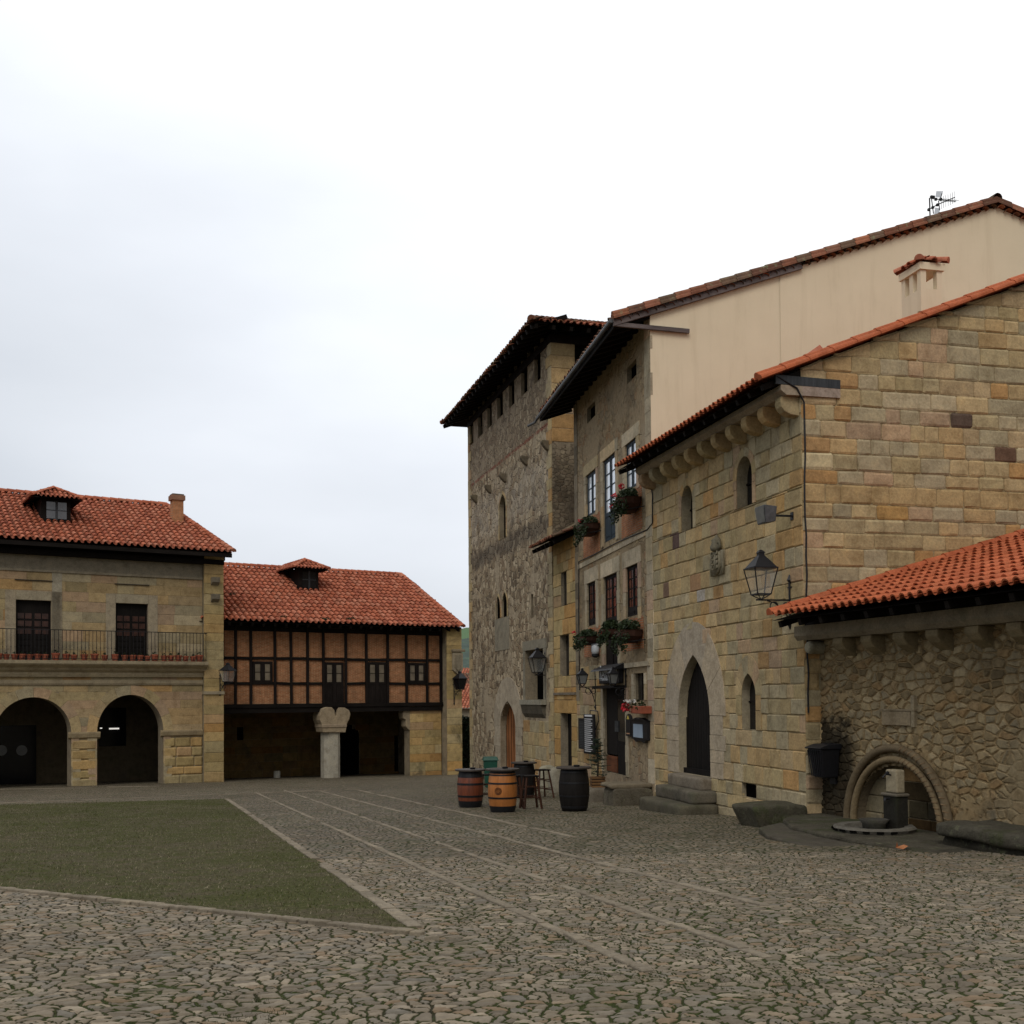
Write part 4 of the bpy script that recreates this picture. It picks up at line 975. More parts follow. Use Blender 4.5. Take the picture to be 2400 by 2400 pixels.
for i in range(9):
    t = R(200)+R(150)*i/8; m = MB(); m.box(-.05, .05, -.02, .02, -.01, .02, (.01, .01, .01)); o = m.build('drain_slot', DARKIN, ft); o.location = (-.05+.618*math.cos(t), -.30+.618*math.sin(t), .03); o.rotation_euler = (0, 0, t+math.pi/2)
pf = bld(fr, 'stone_platform', 'low dark stone platform under the fountain', 'platform')
p0 = fr.U('A', 150, 1715, -1.5)
m = MB(); rq = random.Random(3); m.prism([(a+rq.uniform(-.03, .03), b+rq.uniform(-.03, .03)) for a, b in ((-.15, .02), (-.2, -.45), (.5, -1.1), (1.5, -1.62), (2.5, -1.66), (3.6, -1.64), (4.9, -1.66), (5.0, -.9), (5.0, .02))], fr.g(2, -.8)-.5, pz, (.085, .076, .057), ax='z'); m.build('slab', STONE_MOSS, pf, bevel=.04)
m = MB(); m.prism([(.5, -1.15), (1.0, -1.9), (2.0, -2.35), (4.3, -2.6), (4.9, -1.7), (2.4, -1.7)], fr.g(2.5, -2)-.5, fr.g(2.5, -2)+.035, (.085, .075, .058), ax='z'); m.build('slab', STONE_OLD, pf, bevel=.03)
# long stone bench on the right
bs = bld(fr, 'stone_bench', 'long dark mossy stone bench along the annex wall', 'bench')
bu0 = fr.U('A', 905, 1700, -.85); bzt = fr.Z('A', 1100, 1632, -.1)
rough_block('seat', STONE_MOSS, bs, bu0, UA-.5, -.95, .0, bzt-.2, bzt, (.09, .082, .062), seed=17, n=(26, 6, 3), amp=.055, rnd_edge=.02)
rough_block('base', STONE_MOSS, bs, bu0+.05, UA-.5, -.88, .02, fr.g(3, -1)-.5, bzt-.16, (.05, .045, .033), seed=18, n=(26, 5, 4), amp=.045, rnd_edge=.04)

bn.scale = (.84, .9, 1)
# ------------------------------------------------------------------ tavern house with rendered gable
fr = FB
tv = bld(fr, 'tavern_house', 'tall old tavern house with cream rendered gable and wide dark eaves', 'house')
UB = -8.24; G_ = fr.g
evB, _ = fr.vz('P', 1435, 745); zEB = fr.vz('P', 1435, 745)[1]
rB = fr.vz('P', 2329, 474); VB, pB = rB[0], (rB[1]-zEB)/(rB[0]-evB)
def topB(v): return zEB-.12+pB*(v-evB) if v < VB else zEB-.12+pB*(2*VB-evB-v)
zwB = topB(0)-.05
def RO(k, x0, y0, x1, y1): return Op('rect', *fr.rect(k, x0, y0, x1, y1))
W1 = RO('U', 1142, 1310, 1213, 1632); W2 = RO('U', 1272, 1190, 1364, 1822); W3 = RO('U', 1437, 1075, 1522, 1435)
A1 = RO('U', 1147, 800, 1208, 912); A2 = RO('U', 1448, 488, 1520, 610)
M1 = RO('B', 1019, 200, 1084, 515); M2 = RO('B', 1141, 145, 1240, 815); M3 = RO('B', 1302, 78, 1390, 448)
GD = RO('B', 1140, 975, 1300, 1600); GW = RO('B', 1362, 865, 1436, 1062)
opsB = [W1, W2, W3, A1, A2, M1, M2, M3, GD, GW]
zmid = fr.Z('U', 1400, 1850)   # change of masonry between storeys
def patchB(n, c, h, g, a, mc):
    sp = n.n('ShaderNodeSeparateXYZ'); n.lk(g, sp.inputs[0]); nz, _ = n.noise(g, 1.4, 5, .7)
    z = n.m('ADD', sp.outputs[2], n.m('MULTIPLY', n.m('SUBTRACT', nz, .5), .9))
    zh = zEB-2.2
    rend = n.mix(1, (.36, .30, .22), n.ramp(a, [(.3, (.75, .74, .72)), (.7, (1.15, 1.15, 1.12))]), 'MULTIPLY')
    k = n.m('MULTIPLY', n.ss(z, zmid+.2, zmid+.9), n.m('SUBTRACT', 1, n.ss(z, zh-.6, zh+.3)))
    c = n.mix(n.m('MULTIPLY', k, .55), c, rend)
    low = n.m('SUBTRACT', 1, n.ss(z, .2, 1.5)); c = n.mix(n.m('MULTIPLY', low, .3), c, (.24, .2, .165))
    return c, h
RUB_B = m_rubble('tavern_rubble', 4.2, 1.2, [(.24, .18, .11), (.36, .275, .17), (.29, .235, .16), (.42, .33, .205), (.31, .20, .115)], (.34, .265, .17), bump=.03, dark=.35, plaster_w=.45, patch=patchB, streak=1)
BRK = m_brick('old_orange_brick', (.50, .19, .085), (.40, .145, .065), (.36, .26, .17), bump=.012, dirt=.35)
mb = MB(); wall_grid(mb, UB, 0, -1, zwB+.25, .2, opsB, col=(.3, .25, .18)); mb.build('front_wall', RUB_B, tv)
for o in opsB: m = MB(); reveal(m, o, -.005, .5, col=(.27, .225, .155)); m.build('jamb', STONE, tv)
m = MB()
# dressed bands around openings and plinth stones
def band(m, u0, u1, z0, z1, d=-.02, seed=0, wide=(.5, 1.1), stack=True, pal=None):
    r = random.Random(seed+int(u0*100)); 
    if stack:
        z = z0
        while z < z1-.02:
            h = min(r.uniform(.3, .6), z1-z); h = z1-z if z1-z-h < .15 else h
            e0, e1 = r.uniform(-.03, .03), r.uniform(-.03, .03)
            m.box(u0+e0, u1+e1, d-r.uniform(0, .008), .03, z+.004, z+h-.004, (pal or (lambda r: tuple(x*y for x, y in zip(pal_stone(r, wb=.2, wg=.7, wo=.0, dk=0), (1.05, 1.08, 1.22)))))(r)); z += h
    else:
        u = u0
        while u < u1-.02:
            w = min(r.uniform(*wide), u1-u); w = u1-u if u1-u-w < .2 else w
            m.box(u+.004, u+w-.004, d-r.uniform(0, .008), .03, z0, z1, (pal or (lambda r: tuple(x*y for x, y in zip(pal_stone(r, wb=.2, wg=.7, wo=.0, dk=0), (1.15, 1.18, 1.33)))))(r)); u += w
for o in (W1, W2, W3):
    m = MB(); band(m, o.u0-.24, o.u0-.005, o.z0-.1, o.z1, seed=1); band(m, o.u1+.005, o.u1+.24, o.z0-.1, o.z1, seed=2); band(m, o.u0-.3, o.u1+.3, o.z1+.004, o.z1+.34, seed=3, stack=False, wide=(.9, 1.7)); m.build('window_surround', STONE, tv)
for o in (M1, M2, M3):
    m = MB(); band(m, o.u0-.24, o.u0-.005, o.z0-.12, o.z1, seed=4); band(m, o.u1+.005, o.u1+.26, o.z0-.12, o.z1, seed=5); band(m, o.u0-.3, o.u1+.3, o.z1+.004, o.z1+.42, seed=6, stack=False, wide=(.9, 1.7)); m.build('window_surround', STONE, tv)
m = MB(); band(m, GD.u0-.28, GD.u0-.005, GD.z0, GD.z1, seed=7); band(m, GD.u1+.005, GD.u1+.3, GD.z0, GD.z1, seed=8); m.build('door_surround', STONE, tv); m = MB(); band(m, GW.u0-.2, GW.u0, GW.z0, GW.z1, seed=9)
band(m, GW.u1+.01, GW.u1+.2, GW.z0, GW.z1, seed=10)
m.build('window_surround', STONE, tv); z_l = fr.Z('B', 1340, 810); m = MB(); band(m, GD.u1+.1, -.25, z_l-.05, z_l+.07, d=-.06, seed=11, stack=False); m.build('ledge', STONE, tv); m = MB()
zs_ = fr.Z('U', 1450, 1845); band(m, UB+.1, -.1, zmid-.12, zmid+.02, d=-.02, seed=12, stack=False)
m.build('string_course', STONE, tv); m = MB(); band(m, -.5, -.005, 0, zwB, seed=13); m.build('quoins', STONE, tv); m = MB(); band(m, UB+.0, UB+.4, 2.5, zwB, seed=14, pal=lambda r: (lambda k: (.27*k, .225*k, .16*k))(r.uniform(.5, 1.0)))
m.build('quoins', STONE, tv)
ashl = MB(); ashlar(ashl, UB+.02, GD.u0-.3, -.9, M1.z0-1.2, [], course=(.3, .45), bw=(.35, .7), r=random.Random(77), pal=lambda r: pal_stone(r, wb=.45, wg=.15, wo=.2, wp=.15, dk=0)); ashl.build('ashlar_base', STONE, tv)
for o, zl in ((W1, zmid+.1), (W3, zmid+.1), (M1, M2.z0+.35), (M3, M2.z0+.35)):
    m = MB(); m.box(o.u0-.42, o.u1+.42, -.012, .02, zl, o.z0-.06); m.build('brick_panel', BRK, tv)
BLUEW = m_wood('blue_grey_window_timber', (.035, .05, .065))
for o, (rw, lo) in ((W1, (3, .0)), (W2, (4, .33)), (W3, (3, 0))):
    casement(tv, o, .03, 2, rw, fw=.06, frame=BLUEW, glass=GLASS_SKY, low=lo)
casement(tv, M1, .04, 4, 4, fw=.06, frame=WOOD_DKZ, glass=GLASS_RED, low=.12); casement(tv, M3, .04, 4, 4, fw=.06, frame=WOOD_DKZ, glass=GLASS_RED, low=.15)
casement(tv, M2, .05, 4, 4, fw=.07, frame=WOOD_DKZ, glass=GLASS_RED, low=.52)
for o in (A1, A2):
    m = MB(); panel(m, o, .12); a_ = m.build('attic_opening', DARKIN, tv)
m = MB(); panel(m, GW, .1); gw = m.build('window', GLASS_DK, tv); m = MB(); m.box((GW.u0+GW.u1)/2-.02, (GW.u0+GW.u1)/2+.02, .06, .095, GW.z0, GW.z1); m.build('glazing_bar', WOOD_DKZ, gw)
# tavern door: dark opening with two leaves folded, glass and brown kick board
m = MB(); panel(m, GD, 1.3); m.box(GD.u0-.02, GD.u0, .1, 1.3, GD.z0, GD.z1); m.box(GD.u1, GD.u1+.02, .1, 1.3, GD.z0, GD.z1); m.box(GD.u0, GD.u1, .1, 1.3, GD.z1, GD.z1+.02); m.build('entrance_hall', DARKIN, tv)
m = MB(); gm = (GD.u0+GD.u1)/2; m.box(GD.u0, gm, .08, .13, GD.z0+.5, GD.z1); m.box(gm+.02, GD.u1, .08, .13, GD.z0, GD.z1); dr = m.build('door', WOOD_DOOR, tv, bevel=.008)
m = MB(); m.box(GD.u0+.02, gm, .06, .12, GD.z0+.02, GD.z0+.46, (.2, .08, .03)); m.build('kick_board', m_wood('brown_board', (.13, .045, .018), 'x'), dr)
m = MB(); m.box(gm+.1, GD.u1-.1, .07, .079, GD.z0+.9, GD.z1-.3); m.build('glass', GLASS_DK, dr)
for a_ in (gm-.09, gm+.1): m = MB(); m.box(a_, a_+.03, .03, .07, GD.z0+1.15, GD.z0+1.45); m.build('handle', LEADG, dr)
# gable and roof
mb = MB(); wall_grid(mb, -.02, 2*VB-.3, -.5, topB(VB)+.02, .4, topfn=topB, axis='y', d=-.01, col=(.74, .61, .42)); 
wall_grid(mb, fr.vz('P', 1830, 900)[0], 2*VB-.3, -.5, topB(VB)+.02, .4, topfn=topB, axis='y', d=-.03); mb.build('gable_wall', PLAST, tv)
m = MB(); m.box(UB+.01, UB+.3, .0, 11, -1, zwB, (.25, .2, .15)); m.build('left_wall', STONE, tv)
m = MB(); wB = -UB+.9+.12; rs = Vector((0, 1, pB)).normalized(); sl = math.hypot(VB-evB, pB*(VB-evB)); O = Vector((UB-.9, evB, zEB-.08))
tiles(m, O, (1, 0, 0), rs, wB, sl, tw=.22, tl=.42, tint=tint_old, r=random.Random(51), jit=2.2, lift=.05, rad=.075)
tiles(m, Vector((.12, 2*VB-evB, zEB-.08)), (-1, 0, 0), Vector((0, -1, pB)).normalized(), wB, sl, tw=.22, tl=.42, tint=tint_old, r=random.Random(52), jit=2, lift=.05, rad=.075)
for off, zz in ((-.03, .06), (-.0, -.03)):
    for s_ in (0, 1):
        a = Vector((.10+off, (evB if s_ == 0 else 2*VB-evB), zEB-.05+zz)); b = Vector((.10+off, VB, zEB-.05+zz+pB*(VB-evB))); ridge(m, a, b, .10, tint_old, random.Random(9), .42)
# cross-laid under-verge course: short tiles poking from under the verge
rr = random.Random(12); n_ = 46
for s_ in (0, 1):
    for i in range(n_):
        t = (i+.5)/n_; v = (evB+(VB-evB)*t) if s_ == 0 else (2*VB-evB-(VB-evB)*t); z = zEB-.16+pB*(VB-evB)*t+.02; vs = []
        for x, k in ((.17+rr.uniform(-.01, .02), 1), (-.25, .8)):
            for q in range(6):
                a = math.pi*q/5; vs.append((x, v-math.cos(a)*.09*k, z+math.sin(a)*.07*k-.02))
        m.add(vs, [(q, q+1, q+7, q+6) for q in range(5)], tint_old(rr))
ridge(m, (UB-.9, VB, topB(VB)+.14), (.15, VB, topB(VB)+.14), .14, tint_old)
rfB = m.build('roof', TILE_OLD, tv)
m = MB(); za = zEB-.13
m.add([(UB-.88, evB+.02, za), (.06, evB+.02, za), (.06, VB, za+pB*(VB-evB)), (UB-.88, VB, za+pB*(VB-evB))], [(0, 1, 2, 3)])
for i in range(18):
    u = UB-.8+(.75-UB)*i/17; m.beam((u, evB+.05, za-.07), (u, .1, za-.07+pB*(-evB+.05)), .1, .13)
m.box(UB, .02, -.08, .04, zwB-.02, zwB+.2)
m.box(UB-.88, .04, evB+.02, evB+.06, za-.13, za+.02); m.build('eave_boards', WOOD_DK, tv)
m = MB(); m.beam((.085, evB, za-.02), (.085, VB*.42, za-.02+pB*(VB*.42-evB)), .09, .16, (.13, .10, .09))
m.beam((.08, evB+.0, za-.05), (.08, .95, za-.13), .07, .10, (.10, .08, .075)); m.build('gable_beam', m_wood('purplish_grey_timber', (.13, .105, .10), 'y'), tv)
m = MB(); m.tube([(UB-.95, evB-.05, za-.02), (.1, evB-.05, za+.03)], .055, 8); m.tube([(UB-.95, evB-.05, za-.02), (UB-1.05, evB-.1, za-.12), (UB-1.25, evB-.3, za-.2)], .04, 8); m.build('gutter', LEADG, tv)
# aerial
pA = hit('N', 585, 870, fr.wld(0, 0, 0)-fr.u*1.2, fr.u)
l_ = fr.loc(pA); vA, uA = l_.y, -1.2; zA = topB(vA)+.05
ae = thing('tv_aerial', 'thin television aerial on a mast above the mossy tiled verge', 'aerial', fr.wld(uA, vA, zA), fr.ang)
def ap(x, y): l = fr.loc(hit('N', x, y, pA, fr.u)); return Vector((0, l.y-vA, l.z-zA))
m = MB(); m.tube([(0, 0, -.1), ap(565, 430)], .02, 6); ms = m.build('mast', IRON, ae)
m = MB(); m.tube([ap(540, 690), ap(740, 580), ap(1140, 410)], .014, 5); m.tube([ap(575, 430), ap(700, 455), ap(1160, 500)], .011, 5)
for t in np.linspace(.1, 1, 8):
    p = ap(740+400*t, 580-170*t); m.tube([p+Vector((0, 0, .16)), p-Vector((0, 0, .16))], .006, 4); p = ap(800+360*t, 463+35*t); m.tube([p+Vector((-.16, 0, .04)), p+Vector((.16, 0, -.04))], .006, 4)
m.build('boom', IRON, ae)
m = MB()
for a, b in (((605, 400), (655, 780)), ((850, 320), (800, 480)), ((770, 490), (795, 700))): m.tube([ap(*a), ap(*b)], .014, 5)
for c in ((610, 400), (655, 405), (710, 455), (820, 455), (745, 580), (550, 690), (640, 640)): p = ap(*c); m.box(p.x-.03, p.x+.03, p.y-.03, p.y+.03, p.z-.03, p.z+.03)
m.build('fixing', IRON, ae)
m = MB(); a, b, c, d2 = ap(720, 270), ap(880, 270), ap(810, 420), ap(700, 400); m.add([a, b, c, d2], [(0, 1, 2, 3)], (.6, .66, .7)); a, b, c, d2 = ap(690, 640), ap(800, 660), ap(790, 790), ap(670, 790); m.add([a, b, c, d2], [(0, 1, 2, 3)]); m.build('reflector', GLASS_SKY, ae)
# tavern sign board over the door
s0 = fr.rect('B', 1107, 838, 1252, 940, -.12)
sg = thing('tavern_sign', 'black canopied sign board with white lettering above the tavern door', 'sign', fr.wld((s0[0]+s0[2])/2, -.02, s0[1]), fr.ang); sw = (s0[2]-s0[0])/2; sh_ = s0[3]-s0[1]
m = MB(); m.box(-sw, sw, -.12, 0, 0, sh_); m.build('board', IRON, sg, bevel=.01)
m = MB(); m.prism([(-.34, sh_*.9), (-.30, sh_*1.02), (.0, sh_*1.38), (.0, sh_*1.0)], -sw-.12, sw+.12, ax='x'); m.build('canopy', IRON, sg)
m = MB(); m.box(-sw-.1, sw+.1, -.3, .02, -.14, -.06, (.1, .08, .06)); m.build('ledge', WOOD_DK, sg)
WHITE = m_plain('white_paint', (.62, .63, .64), .6, .08, 10, bump=0)
def text(parent, s, x, z, size, y=-.125, mat=WHITE, name='lettering', rot=0, sx=1.):
    c = bpy.data.curves.new(name, 'FONT'); c.body = s; c.size = size; c.extrude = .004; c.align_x = 'CENTER'; c.align_y = 'CENTER'; c.materials.append(mat); c.resolution_u = 3
    o = bpy.data.objects.new(name, c); me = bpy.data.meshes.new_from_object(o); me.materials.clear(); me.materials.append(mat); bpy.data.objects.remove(o); o = bpy.data.objects.new(name, me); C.objects.link(o); o.parent = parent; o.location = (x, y, z); o.rotation_euler = (R(90), rot, 0); o.scale = (sx, 1, 1); return o
text(sg, 'Restaurante', 0, sh_*.70, .62, sx=sw*2*.96/3.26); m = MB(); m.box(-sw*.9, -sw*.1, -.13, -.12, sh_*.36, sh_*.42); m.box(sw*.55, sw*.9, -.13, -.12, sh_*.38, sh_*.44); m.build('underline', WHITE, sg)
# menu case with a pale blue sheet
m0 = fr.rect('B', 1342, 1195, 1455, 1365, -.1); mc_ = thing('menu_case', 'black menu case with a pale blue sheet beside the tavern door', 'notice board', fr.wld((m0[0]+m0[2])/2, -.01, m0[1]), fr.ang); mw = (m0[2]-m0[0])/2; mh = m0[3]-m0[1]
m = MB(); m.box(-mw, mw, -.1, 0, .05, mh*.92); m.prism([(-mw-.04, mh*.9), (-mw*.3, mh*1.03), (0, mh*.99), (mw*.3, mh*1.03), (mw+.04, mh*.9)], -.13, 0); m.prism([(-mw*.9, .06), (-mw*.5, -.02), (0, .03), (mw*.5, -.03), (mw*.9, .06)], -.09, 0); m.build('case', IRON, mc_, bevel=.008)
s1 = fr.rect('B', 1357, 1238, 1422, 1335, -.11); ox, oz = (m0[0]+m0[2])/2, m0[1]
m = MB(); m.box(s1[0]-ox, s1[2]-ox, -.115, -.1, s1[1]-oz, s1[3]-oz); m.build('menu_sheet', m_plain('pale_blue_paper', (.33, .41, .50), .5, .06, 4, bump=0), mc_)
m1 = fr.rect('B', 1303, 1170, 1338, 1325, -.05); ms_ = thing('pointed_sign', 'narrow black sign with a pointed top and yellow mark by the tavern door', 'sign', fr.wld((m1[0]+m1[2])/2, -.01, m1[1]), fr.ang); mw = (m1[2]-m1[0])/2; mh = m1[3]-m1[1]
m = MB(); m.prism([(-mw, 0), (-mw, mh*.82), (-mw*.6, mh*.98), (0, mh*1.05), (mw*.6, mh*.98), (mw, mh*.82), (mw, 0)], -.06, 0); m.build('board', IRON, ms_)
m = MB(); m.prism([(-mw*.45, mh*.8), (0, mh*.97), (mw*.45, mh*.8)], -.07, -.06); m.build('yellow_mark', m_plain('yellow_paint', (.55, .42, .08), .6, .1, 5, bump=0), ms_)
m = MB(); m.box(-mw*.6, mw*.7, -.07, -.06, mh*.1, mh*.15); m.build('label_strip', m_plain('pale_orange', (.5, .28, .16), .6, .1, 5, bump=0), ms_)
# two tall boards left of the door
for i, (q, lab) in enumerate((((976, 1195, 1022, 1420), 'narrow dark slatted board leaning left of the tavern door'), ((1027, 1165, 1080, 1455), 'tall black board with rows of white menu lines left of the tavern door'))):
    b0 = fr.rect('B', *q, -.12); bo = thing('menu_board', lab, 'menu board', fr.wld((b0[0]+b0[2])/2, -.14-.06*i, b0[1]), fr.ang+R(8)); bw_ = (b0[2]-b0[0])/2*(.9 if i else 1); bh = b0[3]-b0[1]
    m = MB(); m.box(-bw_, bw_, -.03, .03, 0, bh); m.build('board', IRON, bo, bevel=.006)
    m = MB(); n_ = 17
    for k in range(n_): z = bh*(.06+.86*k/n_); m.box(-bw_*.75, bw_*(.75 if i else .8)*(1 if k % 3 else .6), -.04, -.03, z, z+bh*.018)
    m.build('lettering' if i else 'slat', WHITE if i else m_plain('dull_grey_paint', (.07, .075, .08), .6, .2, 8, bump=0), bo)
    if i:
        m = MB(); m.box(-bw_*.7, bw_*.7, -.04, -.03, bh*.94, bh*.985); m.build('header', WHITE, bo)
        m = MB(); m.tube([(bw_, .02, bh*.6), (bw_+.2, .05, bh*.85), (bw_+.12, .05, bh*1.08), (0, .03, bh*1.1), (0, .02, bh*1.0)], .015, 5); m.build('bracket', IRON, bo)
# small white wall lamp
l0 = fr.rect('B', 1066, 655, 1097, 752, -.1); wl = thing('wall_lamp', 'small white cylindrical wall lamp under a flower basket', 'wall lamp', fr.wld((l0[0]+l0[2])/2, -.12, l0[1]), fr.ang); lh = l0[3]-l0[1]
m = MB(); m.lathe([(.10, lh*.25), (.12, lh*.5), (.12, lh), (.09, lh*1.03)], n=14); m.build('shade', m_plain('white_enamel', (.5, .53, .56), .35, .08, 5, bump=0), wl, smooth=True); m = MB(); m.lathe([(.05, 0), (.11, lh*.12), (.11, lh*.27)], n=14); m.box(-.02, .02, 0, .12, lh*.5, lh*.6); m.build('base', IRON, wl)
# cables
m = MB(); p = [fr.uz('Q', x, y, -.02) for x, y in ((1700, 800), (1715, 900), (1712, 1380), (1620, 1500), (1400, 1590), (1100, 1720), (850, 1850), (700, 1930))]
p += [fr.uz('B', x, y, -.02) for x, y in ((960, 50), (958, 400), (962, 700), (966, 990))]
m.tube([(a, -.035, b) for a, b in p], .016, 5); o = m.build('facade_cable', IRON); o.location = fr.o; o.rotation_euler = (0, 0, fr.ang); tag(o, 'thin dark cable sagging across the tavern front below the upper windows', 'cable')
# stone ledge in front of the door
lg = bld(fr, 'stone_ledge', 'low old stone ledge and slab before the tavern door', 'ledge')
la = fr.U('X', 790, 1250, -1.0)-.05; lz = GD.z0
rough_block('base', STONE_MOSS, lg, la, -.1, -1.05, .0, G_(la/2, -1)-.3, lz-.1, (.12, .105, .078), seed=31, n=(16, 5, 4), amp=.05, rnd_edge=.02)
rough_block('slab', STONE_OLD, lg, la-.05, -.15, -1.1, .0, lz-.12, lz-.0, (.18, .15, .105), seed=33, n=(16, 5, 2), amp=.02, rnd_edge=.01)

# ------------------------------------------------------------------ narrow house between tavern and tower
fr = FN
nh = bld(fr, 'narrow_house', 'narrow stone house with a little tiled roof squeezed between tavern and tower', 'house')
N1 = RO('B', 828, 125, 868, 372); N2 = RO('B', 820, 585, 886, 885); N3 = RO('B', 825, 1160, 908, 1560)
N1 = Op('rect', *fr.rect('B', 828, 125, 868, 372)); N2 = Op('rect', *fr.rect('B', 820, 585, 886, 885)); N3 = Op('rect', *fr.rect('B', 825, 1160, 905, 1560))
zNt = fr.Z('U', 1000, 1790); mb = MB(); wall_grid(mb, -2.52, 0, -1, zNt+.3, .25, [N1, N2, N3], d=.012, col=(.3, .24, .15))
ashlar(mb, -2.5, 0, -1, zNt, [N1, N2, N3], course=(.3, .5), bw=(.35, .8), r=random.Random(61), pal=lambda r: tuple(x*k for x, k in zip(pal_stone(r, wb=.5, wg=.08, wo=.32, wp=.08, dk=0), (1, .97, .85))))
for o in (N1, N2, N3): reveal(mb, o, -.01, .4, col=(.26, .22, .16))
mb.build('front_wall', STONE, nh)
for o, nm, xx, yy in ((N1, 'window', 846, 240), (N2, 'window', 864, 700), (N3, 'door', 878, 1400)):
    m = MB(); panel(m, o, max(.1, fr.vz('B', xx, yy, o.u0)[0])); m.build(nm, GLASS_DK if nm == 'window' else WOOD_DOOR, nh)
m = MB(); z_ = fr.Z('B', 880, 1010); m.box(-2.5, -.02, -.05, .02, z_-.06, z_+.02, (.2, .17, .13)); z_ = fr.Z('B', 870, 930); m.build('string_course', STONE, nh)
m = MB(); eN = -.75; zn = fr.Z('U', 900, 1800, eN); pN = .42; tiles(m, Vector((-2.75, eN, zn)), (1, 0, 0), Vector((0, 1, pN)).normalized(), 2.9, 2.2, tint=tint_old, jit=2, r=random.Random(6)); ridge(m, (-2.75, 1.25, zn+pN*2.0), (.1, 1.25, zn+pN*2.0), .12, tint_old); m.build('roof', TILE_OLD, nh)
m = MB(); m.add([(-2.7, eN+.03, zn-.04), (.1, eN+.03, zn-.04), (.1, 1.3, zn-.04+pN*2), (-2.7, 1.3, zn-.04+pN*2)], [(0, 1, 2, 3)])
for i in range(6): u = -2.6+.5*i; m.beam((u, eN+.06, zn-.1), (u, .1, zn-.1+pN*.8), .09, .12)
m.box(-2.5, 0, -.05, .05, zNt-.05, zn+.3); m.build('eave_boards', WOOD_DK, nh)
# ------------------------------------------------------------------ tower
fr = FT
tw_ = bld(fr, 'stone_tower', 'tall medieval rubble tower with open gallery slots under a dark hipped roof', 'tower')
UT = -12.3; VT = 10.; zq = fr.Z('U', 852, 352); zE = fr.Z('U', 765, 150, -1.0); 
zE = (fr.loc(hit('U', 762, 150, fr.wld(1, -1, 0), Vector((0, 1, 0))))).z
zslot = (fr.Z('U', 772, 640)+fr.Z('U', 415, 950))/2
ang_pal = lambda r: pal_stone(r, wb=.5, wg=.3, wo=.08, wp=.1, dk=0)
sl_x = [(772, 640), (673, 722), (578, 785), (491, 870), (411, 960), (341, 1025), (272, 1080)]
slots = []
wx = [(750, 797), (650, 697), (558, 598), (470, 512), (395, 428), (325, 358), (256, 288)]
for (a, b), (x, y) in zip(wx, sl_x): slots.append(Op('rect', fr.U('U', a, y-80), zslot, fr.U('U', b, y-80), zq+.6))
lanc = Op('pointed', *fr.rect('U', 486, 1475, 536, 1812)); lanc.sp = lanc.z1-.55
tA = Op('pointed', *fr.rect('C4', 666, 1265, 729, 1605)); tA.sp = tA.z1-.5
tB = Op('pointed', *fr.rect('C4', 756, 1205, 830, 1583)); tB.sp = tB.z1-.5
slit = Op('rect', *fr.rect('C4', 1192, 1240, 1224, 1590))
big = Op('rect', *fr.rect('W', 255, 505, 600, 1445))
dT = Op('pointed', fr.U('B', 386, 1300), fr.Z('B', 430, 1590), fr.U('B', 498, 1300), 99)
dT.z1 = fr.Z('B', 428, 1070); dT.sp = fr.Z('B', 390, 1250)
opsT = slots+[lanc, tA, tB, slit, big, dT]
zw = zq-.0
zred = (fr.Z('U', 810, 970)+fr.Z('U', 300, 1380))/2; zband = fr.Z('C4', 700, 560)
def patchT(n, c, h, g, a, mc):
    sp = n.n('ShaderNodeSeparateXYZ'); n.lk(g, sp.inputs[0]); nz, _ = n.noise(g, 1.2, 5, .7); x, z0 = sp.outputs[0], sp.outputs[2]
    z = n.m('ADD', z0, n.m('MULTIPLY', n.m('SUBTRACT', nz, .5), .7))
    up = n.ss(z0, zred-.12, zred+.02)       # finer brown masonry above the brick line
    c = n.mix(n.m('MULTIPLY', up, .5), c, n.mix(1, (.235, .19, .14), n.ramp(a, [(.3, (.7, .7, .7)), (.7, (1.2, 1.2, 1.2))]), 'MULTIPLY'))
    red = n.m('MULTIPLY', n.m('MULTIPLY', n.ss(z0, zred-.13, zred-.07), n.m('SUBTRACT', 1, n.ss(z0, zred+.0, zred+.05))), n.ss(nz, .40, .52)); c = n.mix(n.m('MULTIPLY', red, .8), c, (.24, .09, .06))
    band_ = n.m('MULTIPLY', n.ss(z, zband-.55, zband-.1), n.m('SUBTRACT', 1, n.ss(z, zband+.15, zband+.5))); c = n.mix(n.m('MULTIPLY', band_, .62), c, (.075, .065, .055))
    bands = n.m('MULTIPLY', n.m('SUBTRACT', 1, n.ss(z, zband-.3, zband+.3)), .0)
    pl = n.m('MULTIPLY', n.m('MULTIPLY', n.ss(z, zband+.2, zband+1.2), n.m('SUBTRACT', 1, n.ss(z, zred-1.4, zred-.4))), n.ss(nz, .38, .55)); c = n.mix(n.m('MULTIPLY', pl, .45), c, (.46, .41, .34))
    return c, h
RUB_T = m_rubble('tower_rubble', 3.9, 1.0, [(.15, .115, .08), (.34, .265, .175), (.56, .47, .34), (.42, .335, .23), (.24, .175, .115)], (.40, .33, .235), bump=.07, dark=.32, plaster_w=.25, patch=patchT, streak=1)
RUB_TY = m_rubble('tower_side_rubble', 5.2, 1.5, [(.18, .145, .105), (.28, .23, .16), (.36, .30, .22), (.31, .25, .18), (.22, .17, .12)], (.28, .23, .165), axis='y', bump=.04, dark=.55, plaster_w=.3, streak=1)
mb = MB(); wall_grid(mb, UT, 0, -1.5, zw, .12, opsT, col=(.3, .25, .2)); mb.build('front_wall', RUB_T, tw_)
for o in opsT:
    m = MB(); reveal(m, o, -.01, .12 if o in slots else .6, col=(.26, .215, .15), n=6); m.build('jamb', STONE, tw_)
m = MB()
